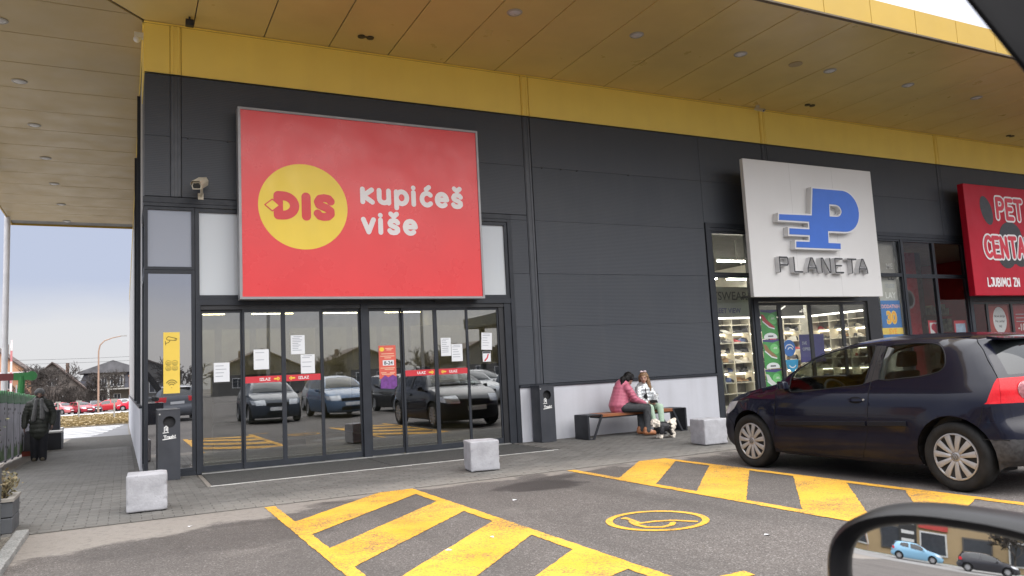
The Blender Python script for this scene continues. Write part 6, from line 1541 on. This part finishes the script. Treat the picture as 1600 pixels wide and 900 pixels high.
# street lamp
t = thing('street_lamp', 'tall rusty street lamp with curved arm by the road', 'street lamp', (-3.05, 91.5, gz(91.5))); LP = M('lamp_rust', (.30,.20,.15), .7)
MB().tube([(0,0,0),(0,0,4),(0,0,7.3),(.15,0,8.0),(.6,0,8.5),(1.5,0,8.85),(2.5,0,9.05)], [.11,.10,.08,.075,.07,.06,.05], 8).build('pole', LP, t, smooth=True); MB().box(2.3,3.0,-.12,.12,9.0,9.14).build('lamp_head', M('lamp_grey', (.3,.3,.3), .5), t, bevel=.03)
# overhead wire
for i, (z0, z1, lab) in enumerate(((6.15,6.25,'upper overhead wire between the houses'),(5.6,5.7,'lower overhead wire between the houses'))):
    o_ = MB().tube([(-16+i*.0+q*1.6, 108, z0+(z1-z0)*q/14-.15*math.sin(math.pi*q/14)) for q in range(15)], .022, 4).build('overhead_wire', BLK); tag(o_, lab, 'cable', 'overhead wires')
# parked cars along the road
GC = 'cars parked along the road behind'
bgcar(-8.6, 95.5, R(160), (.50,.50,.50), 'silver', 'silver grey car half hidden behind the walking man', GC)
bgcar(-6.95, 95.8, R(215), (.55,.16,.17), 'faded', 'faded pinkish red car left of the dark red one', GC)
bgcar(-4.95, 94.5, R(208), (.33,.025,.04), 'wine', 'dark red car seen from its front, left of the street lamp', GC)
bgcar(-3.55, 98.5, R(190), (.12,.13,.15), 'slate', 'dark grey car between two red cars by the lamp', GC)
bgcar(-2.35, 97.5, R(97), (.42,.02,.05), 'red', 'red hatchback seen side on right of the street lamp', GC)
bgcar(-1.1, 101.0, R(90), (.40,.41,.42), 'grey', 'grey car just behind the two red cars near the corner', GC)
bgcar(.95, 96.0, R(80), (.58,.02,.045), 'bright', 'bright red car cut off by the building corner', GC)
# houses
def window_(t, x, y, z, w, h, fr=None, pane=None):
    f = MB().box(x-w/2,x+w/2,y-.05,y,z,z+h).build('window', fr or M('window_white', (.62,.62,.62), .5), t); MB().box(x-w/2+.08,x-.03,y-.06,y-.051,z+.08,z+h-.08).box(x+.03,x+w/2-.08,y-.06,y-.051,z+.08,z+h-.08).build('pane', pane or M('pane_far', (.05,.055,.065), .15), f)
def gable_house(name, label, loc, w, d, h, rise, wall, roof, over=.35):
    t = thing(name, label, 'house', loc)
    MB().prism([(-w/2,0,0),(w/2,0,0),(w/2,0,h),(0,0,h+rise),(-w/2,0,h)], (0,d,0)).build('wall', wall, t)
    sl = rise/(w/2); e = over
    r = MB()
    for s in (-1, 1): r.prism([(s*(w/2+e),-.4,h-sl*e+.05),(0,-.4,h+rise+.05),(0,-.4,h+rise+.25),(s*(w/2+e),-.4,h-sl*e+.25)], (0,d+.8,0))
    ro = r.build('roof', roof, t)
    MB().box(w*.18,w*.18+.45,d*.4,d*.4+.45,h+rise*.4,h+rise+.15).build('chimney', M('chimney_brick', (.14,.09,.07), .8), ro)
    return t
BRW = M('stucco_brown', (.115,.10,.092), .9, var=.15, vscale=.6); RTL = M('roof_tile_brown', (.085,.062,.055), .85, var=.3, vscale=1.5, bump=(8,.5)); PCH = M('stucco_peach', (.50,.28,.17), .9, var=.1, vscale=.5)
h = gable_house('house', 'dark brown gabled house behind the large bare tree', (-9.5,115,-1.1), 8.0, 10, 3.1, 3.75, BRW, RTL)
for x in (-1.6,1.6): window_(h, x, 0, 1.0, 1.2, 1.2)
window_(h, 0, 0, 3.6, 1.2, 1.1)
h = gable_house('house', 'peach house with brown tiled roof at the far left', (-16.2,106,-1.1), 8.4, 10, 5.9, 3.4, PCH, RTL, .8)
MB().box(-4.9,4.9,-.85,-.3,5.35,5.62).build('snowy_eave', M('eave_white', (.62,.60,.58), .8), h); window_(h, 2.4, 0, 3.4, 1.1, 1.3); window_(h, .2, 0, 3.4, 1.1, 1.3)
t = thing('shed', 'low building with rust red roof below the peach house', 'shed', (-14.6,101,-1.1)); MB().box(-3.2,3.2,0,4,0,1.9).build('wall', PCH, t); MB().hexa([(-3.6,-.5,1.9),(3.6,-.5,1.9),(3.6,4.3,1.9),(-3.6,4.3,1.9)], [(-3.3,1.6,3.3),(3.3,1.6,3.3),(3.3,2.2,3.3),(-3.3,2.2,3.3)]).build('roof', M('roof_rust', (.17,.065,.05), .85, var=.25, vscale=1.2), t)
t = thing('house', 'house with blue black mansard roof, white porch columns and upper windows', 'house', (-2.4,122,-1.1)); MAN = M('mansard_slate', (.035,.036,.050), .6, var=.2, vscale=1.5); GST = M('stucco_grey', (.17,.155,.135), .9, var=.1, vscale=.5)
MB().box(-3.6,4.4,1.2,10,0,3.0).build('wall', GST, t); MB().box(-1.5,2.1,.3,10,3.05,5.4).build('upper_wall', GST, t)
MB().hexa([(-4.4,-.2,2.95),(-1.5,-.2,2.95),(-1.5,10.2,2.95),(-4.4,10.2,2.95)], [(-3.35,.5,5.5),(-1.5,.5,5.5),(-1.5,9.5,5.5),(-3.35,9.5,5.5)]).hexa([(2.1,-.2,2.95),(5.2,-.2,2.95),(5.2,10.2,2.95),(2.1,10.2,2.95)], [(2.1,.5,5.5),(4.2,.5,5.5),(4.2,9.5,5.5),(2.1,9.5,5.5)]).build('mansard', MAN, t)
MB().prism([(-4.3,-.3,5.4),(5.1,-.3,5.4),(5.1,-.3,5.6),(.5,-.3,7.3),(-4.3,-.3,5.6)], (0,10.6,0)).build('roof', M('roof_grey_slate', (.12,.12,.13), .8, var=.25, vscale=1.), t)
MB().box(-4.3,5.0,-1.0,1.2,2.75,2.95).build('balcony', M('balcony_grey', (.34,.33,.31), .8), t)
for i, x in enumerate((-3.4,-.1,3.0)): MB().cyl((x,-.8,0),(x,-.8,2.75),.17,n=10).build('column', M('porch_white', (.60,.60,.58), .7), t)
for x in (-.7,.55,1.5): window_(t, x, .3, 3.2, .9, 1.75)
for x in (-.9,1.1): window_(t, x, 1.2, .4, 1.0, 1.7)
t = thing('chimney_stack', 'free standing orange brick pillar at the corner of the building', 'chimney', (.75,112,-1.1)); MB().box(-.45,.45,-.45,.45,0,4.5).build('shaft', M('brick_orange', (.34,.16,.085), .85, var=.2, vscale=3), t); MB().box(-.55,.55,-.55,.55,4.5,4.7).build('cap', M('brick_orange', (.34,.16,.085), .85), t)
# bare trees
BARK = M('bark_dark', (.055,.047,.042), .95, var=.25, vscale=3)
def bare_tree(loc, h, spread, label, seed, depth=5, name='bare_tree', group=None, r0=.02, twig=.012, up=.35, lean=(0,0), cat='tree'):
    t = thing(name, label, cat, loc, 0, group); rr = random.Random(seed); tr = MB(); cr = MB()
    def grow(p, d, L_, r, k, mb):
        n = 3; pts = [p]; rad = [r]
        for i in range(n):
            d = (d+Vector((rr.gauss(0,.16),rr.gauss(0,.16),rr.gauss(.05,.12)))).normalized(); p = p+d*L_/n; pts.append(p); rad.append(max(twig, r*(1-.38*(i+1)/n)))
        mb.tube(pts, rad, 6 if k == 0 else (4 if k < 3 else 3))
        if k >= depth: return
        m_ = rr.choice([3,4]) if k else 5
        for j in range(m_):
            a = rr.uniform(0,2*math.pi); tilt = rr.uniform(.45,1.05) if k == 0 else rr.uniform(.3,.95)
            o_ = d.orthogonal().normalized(); w = d.cross(o_); nd = (d*math.cos(tilt)+(o_*math.cos(a)+w*math.sin(a))*math.sin(tilt)*spread+Vector((0,0,up*.3))).normalized()
            q = pts[-1] if j < 2 else pts[rr.choice([1,2])] if k else pts[-1].lerp(pts[-2], rr.random())
            grow(q, nd, L_*rr.uniform(.58,.82), max(twig, rad[-1]*rr.uniform(.5,.75)), k+1, cr)
    grow(Vector((0,0,-.05)), Vector((lean[0],lean[1],1)).normalized(), h*.30, h*r0, 0, tr)
    tr.build('trunk', BARK, t, smooth=True); cr.build('crown', BARK, t); return t
GT = 'bare trees in front of the houses'
bare_tree((-8.55,103,-1.1), 8.6, 1.25, 'large spreading bare tree before the dark brown gabled house', 11, 6, group=GT, twig=.022)
bare_tree((-.55,106,-1.1), 7.4, 1.1, 'dark bare tree leaning before the mansard house at the building corner', 5, 6, group=GT, twig=.02, lean=(-.25,0))
bare_tree((-12.7,98,-1.1), 5.2, 1.2, 'smaller bare tree in front of the peach house', 8, 5, group=GT, twig=.02)
bare_tree((-6.4,107,-1.1), 4.6, 1.3, 'low twiggy bare tree right of the large spreading one', 17, 5, group=GT, twig=.02)
def thicket(loc, w, h, n, label, seed):
    rr = random.Random(seed); mb = MB()
    for i in range(n):
        x = rr.uniform(-w/2,w/2); y = rr.uniform(-.8,.8); p = Vector((x,y,0))
        for k in range(3):
            q = p+Vector((rr.gauss(0,.35),rr.gauss(0,.2),h*rr.uniform(.2,.45))); mb.tube([p,q], .02, 3); p = q
    o_ = mb.build('hedge_thicket', M('thicket_brown', (.06,.050,.045), .95), None); o_.location = loc; return tag(o_, label, 'hedge', kind='stuff')
thicket((-8.4,104.5,-1.1), 7.5, 2.6, 420, 'dense leafless thicket under the large bare tree', 2)
# ================================================================== the viewer's own car: pillar, door and wing mirror
OC = thing('viewer_car', 'black front pillar and wing mirror of the viewing car at the right edge', 'car', (0,-12.3,0)); oc = Vector((0,-12.3,0))
OP = M('pillar_soft_black', (.004,.004,.005), .6, var=.1, spec=.15); MH = M('mirror_shell_black', (.008,.008,.009), .42, var=.1, spec=.3)
a = Vector((.206,-12.225,1.733)); b = Vector((.575,-12.342,1.22)); w1 = Vector((.10,-.035,.075)); w2 = Vector((.048,.028,.022))
c0 = [a, a+w1, a+w1+w2, a+w2]; c1 = [b, b+w1, b+w1+w2, b+w2]
MB().add([p-oc for p in c0+c1], [(0,1,2,3),(7,6,5,4),(0,4,5,1),(1,5,6,2),(2,6,7,3),(3,7,4,0)]).build('front_pillar', OP, OC, bevel=.012, seg=3, smooth=True, fix=True)
MB().box(-1.1,.75,-.02,.10,.28,.93).build('door_skin', NAVY, OC, bevel=.03, seg=2)
MB().box(-1.2,.22,-.01,.05,1.73,1.79).build('roof_rail', OP, OC)
Mc = Vector((.484,-12.107,1.052)); nrm = Vector((-.955,-.262,.094)).normalized()
ru = Vector((0,0,1)); ru = (ru-nrm*ru.dot(nrm)).normalized(); rr_ = ru.cross(nrm)          # right as seen by the driver
MIR = dict(w=.142, h=.082, rot=R(-3), e=2.5)
def mo(ax, bx, n=56, e=MIR['e']):
    out = []
    for i in range(n):
        t_ = 2*math.pi*i/n; c_, s_ = math.cos(t_), math.sin(t_); u = ax*math.copysign(abs(c_)**(2/e), c_); v = bx*math.copysign(abs(s_)**(2/e), s_)
        cr, sr = math.cos(MIR['rot']), math.sin(MIR['rot']); out.append((u*cr-v*sr, u*sr+v*cr))
    return out
def ml(u, v, k): return Mc+rr_*u+ru*v+nrm*k-oc
sh = MB(); prof = [(.985,-.012),(.965,.012),(.92,.020),(.865,.014),(.84,.004),(.83,-.004)]; prof2 = [(.985,-.012),(1.0,-.03),(.97,-.07),(.85,-.105),(.55,-.13),(.0,-.138)]
n = 56
for pr in (prof, prof2):
    vs_ = []; fs_ = []
    for s_, k in pr: vs_ += [ml(u, v, k) for u, v in mo(MIR['w']-(1-s_)*.13 if s_ > .8 else MIR['w']*s_, MIR['h']-(1-s_)*.13 if s_ > .8 else MIR['h']*s_)]
    for i in range(len(pr)-1): fs_ += [(i*n+j, i*n+(j+1) % n, (i+1)*n+(j+1) % n, (i+1)*n+j) for j in range(n)]
    sh.add(vs_, fs_)
sh.build('mirror_housing', MH, OC, smooth=True, sharp=70, fix=True)
gm, N, L, B = newmat('mirror_glass'); B.inputs['Metallic'].default_value = 1; B.inputs['Roughness'].default_value = .0; B.inputs['Base Color'].default_value = (.80,.80,.80,1)
Rm = 1.6; gl = MB(); vs_ = []; fs_ = []; K = 10
for i in range(K+1):
    s_ = i/K
    for u, v in mo((MIR['w']-.021)*s_, (MIR['h']-.021)*s_): vs_.append(ml(u, v, .004-(u*u+v*v)/(2*Rm)))
for i in range(K): fs_ += [(i*n+j, i*n+(j+1) % n, (i+1)*n+(j+1) % n, (i+1)*n+j) for j in range(n)]
gl.add(vs_, fs_).build('mirror_glass', gm, OC, smooth=True, sharp=80, fix=True)
MB().tube([ml(.10,-.04,-.06), ml(.20,-.05,-.06), ml(.26,-.06,-.03)], [.035,.03,.03], 10).build('mirror_arm', MH, OC, smooth=True)

# ================================================================== what stands behind the camera and shows in the glass and the mirror
GS_ = 'cars parked in the rows behind the viewer'
south = [(4.3,-16.0,0,(.03,.04,.06),'ink','dark blue car in the row behind the viewer, nearest the viewing car'),(6.9,-16.3,0,(.10,.16,.26),'steel','steel blue car in the row behind the viewer'),(9.5,-16.1,180,(.02,.02,.022),'black','black car in the row behind the viewer'),(12.2,-16.4,0,(.30,.31,.32),'ash','light grey car in the row behind the viewer'),(14.9,-16.0,0,(.03,.035,.04),'coal','charcoal car at the far end of the row behind the viewer'),
 (1.6,-22.5,180,(.10,.11,.13),'cherry','slate grey car in the second row behind the viewer'),(5.2,-22.4,180,(.05,.06,.08),'night','dark car in the second row behind the viewer, beside a gap'),(8.0,-22.6,0,(.38,.38,.39),'pale','pale grey car in the second row behind the viewer'),(10.9,-22.3,0,(.06,.05,.05),'umber','brown black car in the second row behind the viewer'),(15.6,-22.5,0,(.45,.45,.46),'whitish','whitish car in the second row behind the viewer'),(18.5,-22.2,0,(.04,.06,.05),'pine','dark green car in the second row behind the viewer')]
for x, y, rz, c_, nm, lab in south: bgcar(x, y, R(rz), c_, nm, lab, GS_)
GB = 'bare trees along the far side of the car park'
protoT = bare_tree((24,-52,0), 5.6, 1.1, 'bare tree across the car park, under the first lamp mast', 21, 5, group=GB, twig=.03)
for i, (x, y, s_, lab) in enumerate(((15,-54,.9,'bare tree across the car park, second from the left mast'),(10,-56,.8,'bare tree across the car park, between the lamp masts'),(4,-53,.85,'bare tree across the car park, opposite the entrance'),(31,-50,1.05,'bare tree across the car park near the long shed'),(-4,-55,1.0,'bare tree across the car park, left of the entrance axis'),(38,-48,.9,'bare tree across the car park, farthest to the right'))):
    copy_tree(protoT, loc=(x, y, 0), rz=i*1.3, scale=(s_,)*3, label=lab)
for i, (x, y, lab) in enumerate(((19.0,-40,'tall grey lamp mast across the car park, right one'),(8.2,-40,'tall grey lamp mast across the car park, left one'))):
    t = thing('lamp_mast', lab, 'street lamp', (x, y, 0), 0, 'lamp masts of the car park'); MB().tube([(0,0,0),(0,0,5),(0,0,10.5)], [.14,.11,.08], 10).build('pole', M('mast_grey', (.22,.22,.23), .5), t); MB().box(-.7,.7,-.12,.12,10.4,10.55).build('lamp_head', M('mast_grey', (.22,.22,.23), .5), t)
DW = M('stucco_dull', (.12,.115,.11), .9, var=.15, vscale=.4)
for i, (x, y, w, lab) in enumerate(((0,-92,12,'low dark roofed house across the car park, opposite the entrance'),(16,-94,11,'low house across the car park behind the lamp mast'),(30,-96,13,'wide low house across the car park at the right'),(-16,-90,12,'low house across the car park at the left'),(46,-90,12,'low house across the car park, farthest right'),(-34,-88,12,'low house across the car park, farthest left'))):
    h = gable_house('house', lab, (x, y, 0), w, 9, 3.2, 2.6, DW, RTL); h.rotation_euler = (0,0,math.pi)
    for q in (-3, 0, 3): window_(h, q, 0, 1.0, 1.3, 1.3)
t = thing('canopy_roof', 'broad dark filling station roof on posts across the car park', 'canopy', (27,-33,0)); MB().box(-6,6,-4,4,4.4,5.1).build('roof', M('canopy_dark', (.06,.065,.06), .6), t)
for a_, b_ in ((-5,-3),(5,-3),(-5,3),(5,3)): MB().box(a_-.15,a_+.15,b_-.15,b_+.15,0,4.4).build('post', M('canopy_dark', (.06,.065,.06), .6), t)
# west: shop row seen in the wing mirror
TANW = M('stucco_tan', (.38,.28,.16), .85, var=.08, vscale=.5)
t = thing('shop_house', 'tan two storey shop house with dark shop signs, seen in the wing mirror', 'building', (-44,0,0))
MB().box(-9,0,-26,13,0,8.5).build('wall', TANW, t)
ro = MB().prism([(.8,-26.6,8.5),(-4.5,-26.6,11.2),(-9.8,-26.6,8.5)], (0,40.2,0)).build('roof', RTL, t)
def wf(nm, y0, y1, z0, z1, m_, th=.08): return MB().box(0, th, y0, y1, z0, z1).build(nm, m_, t)
PF = M('pane_far', (.05,.055,.065), .15); WW_ = M('window_white', (.62,.62,.62), .5)
for i in range(9):
    y0 = -24+i*4.1
    f = wf('window', y0, y0+1.5, 5.2, 6.9, WW_); MB().box(.08,.1,y0+.12,y0+1.38,5.32,6.78).build('pane', PF, f)
    f = wf('shop_window', y0-.6, y0+2.1, .6, 2.9, M('shop_frame', (.10,.09,.08), .5) if i % 2 else WW_); MB().box(.08,.1,y0-.45,y0+1.95,.75,2.75).build('pane', PF, f)
    if i % 2 == 0: wf('sign_board', y0-.7, y0+2.2, 3.1, 3.9, [M('board_black', (.03,.03,.03), .5), M('board_white', (.65,.65,.63), .5), M('board_red', (.45,.06,.05), .5)][i//2 % 3], .14)
sb = wf('sign_tower', -5.2, -3.4, .4, 7.0, M('board_black', (.03,.03,.03), .5), .2)
for k in range(6): MB().box(.2,.21,-4.95,-3.65,1.6+k*.8,1.9+k*.8).build('sign_line', WW_, sb)
wf('awning', 3.0, 8.5, 3.2, 3.4, M('awning_mauve', (.42,.25,.30), .7), 1.6)
t2 = thing('shop_house', 'pale peach shop house beyond the tan one, seen in the wing mirror', 'building', (-50,26,0)); MB().box(-8,0,-9,10,0,9).build('wall', PCH, t2); MB().prism([(.8,-9.6,9),(-4,-9.6,12),(-8.8,-9.6,9)], (0,20,0)).build('roof', RTL, t2)
for i in range(4):
    for z in (1.2, 5): f = MB().box(0,.08,-7+i*4.4,-5.4+i*4.4,z,z+1.8).build('window', WW_, t2); MB().box(.08,.1,-6.9+i*4.4,-5.5+i*4.4,z+.1,z+1.7).build('pane', PF, f)
tag(MB().poly([(-43.8,-40,.0),(-37,-40,.0),(-37,40,.0),(-43.8,40,.0)]).build('lawn', M('lawn_olive', (.085,.095,.04), .95, var=.3, vscale=.8)), kind='structure')
tag(MB().box(-37,-36.7,-40,40,-.05,.12).build('street_kerb', M('kerb_pale', (.5,.5,.48), .8)), kind='structure')
tag(MB().poly([(-36.7,-40,.0),(-28,-40,.0),(-28,40,.0),(-36.7,40,.0)]).build('street', M('street_grey', (.20,.195,.19), .85, var=.1)), kind='structure')
bgcar(-34.6, -6.5, R(172), (.22,.42,.58), 'sky', 'light blue car by the kerb, seen in the wing mirror', 'cars seen in the wing mirror')
bgcar(-32.6, -11.8, R(176), (.035,.035,.04), 'soot', 'dark estate car by the kerb, seen in the wing mirror', 'cars seen in the wing mirror')
t = thing('street_sign', 'small round traffic sign on the lawn, seen in the wing mirror', 'traffic sign', (-38,-1.5,0)); MB().cyl((0,0,0),(0,0,2.4),.04,n=8).build('post', LP, t); MB().cyl((.04,0,2.2),(.08,0,2.2),.3,n=20).build('plate', WHS, t)
for i, (x, y, lab) in enumerate(((-40,-14,'bare street tree before the tan shop house, left one'),(-40,4,'bare street tree before the tan shop house, right one'))): copy_tree(protoT, loc=(x, y, 0), rz=i+2., scale=(1.1,)*3, label=lab)['group'] = 'street trees seen in the wing mirror'
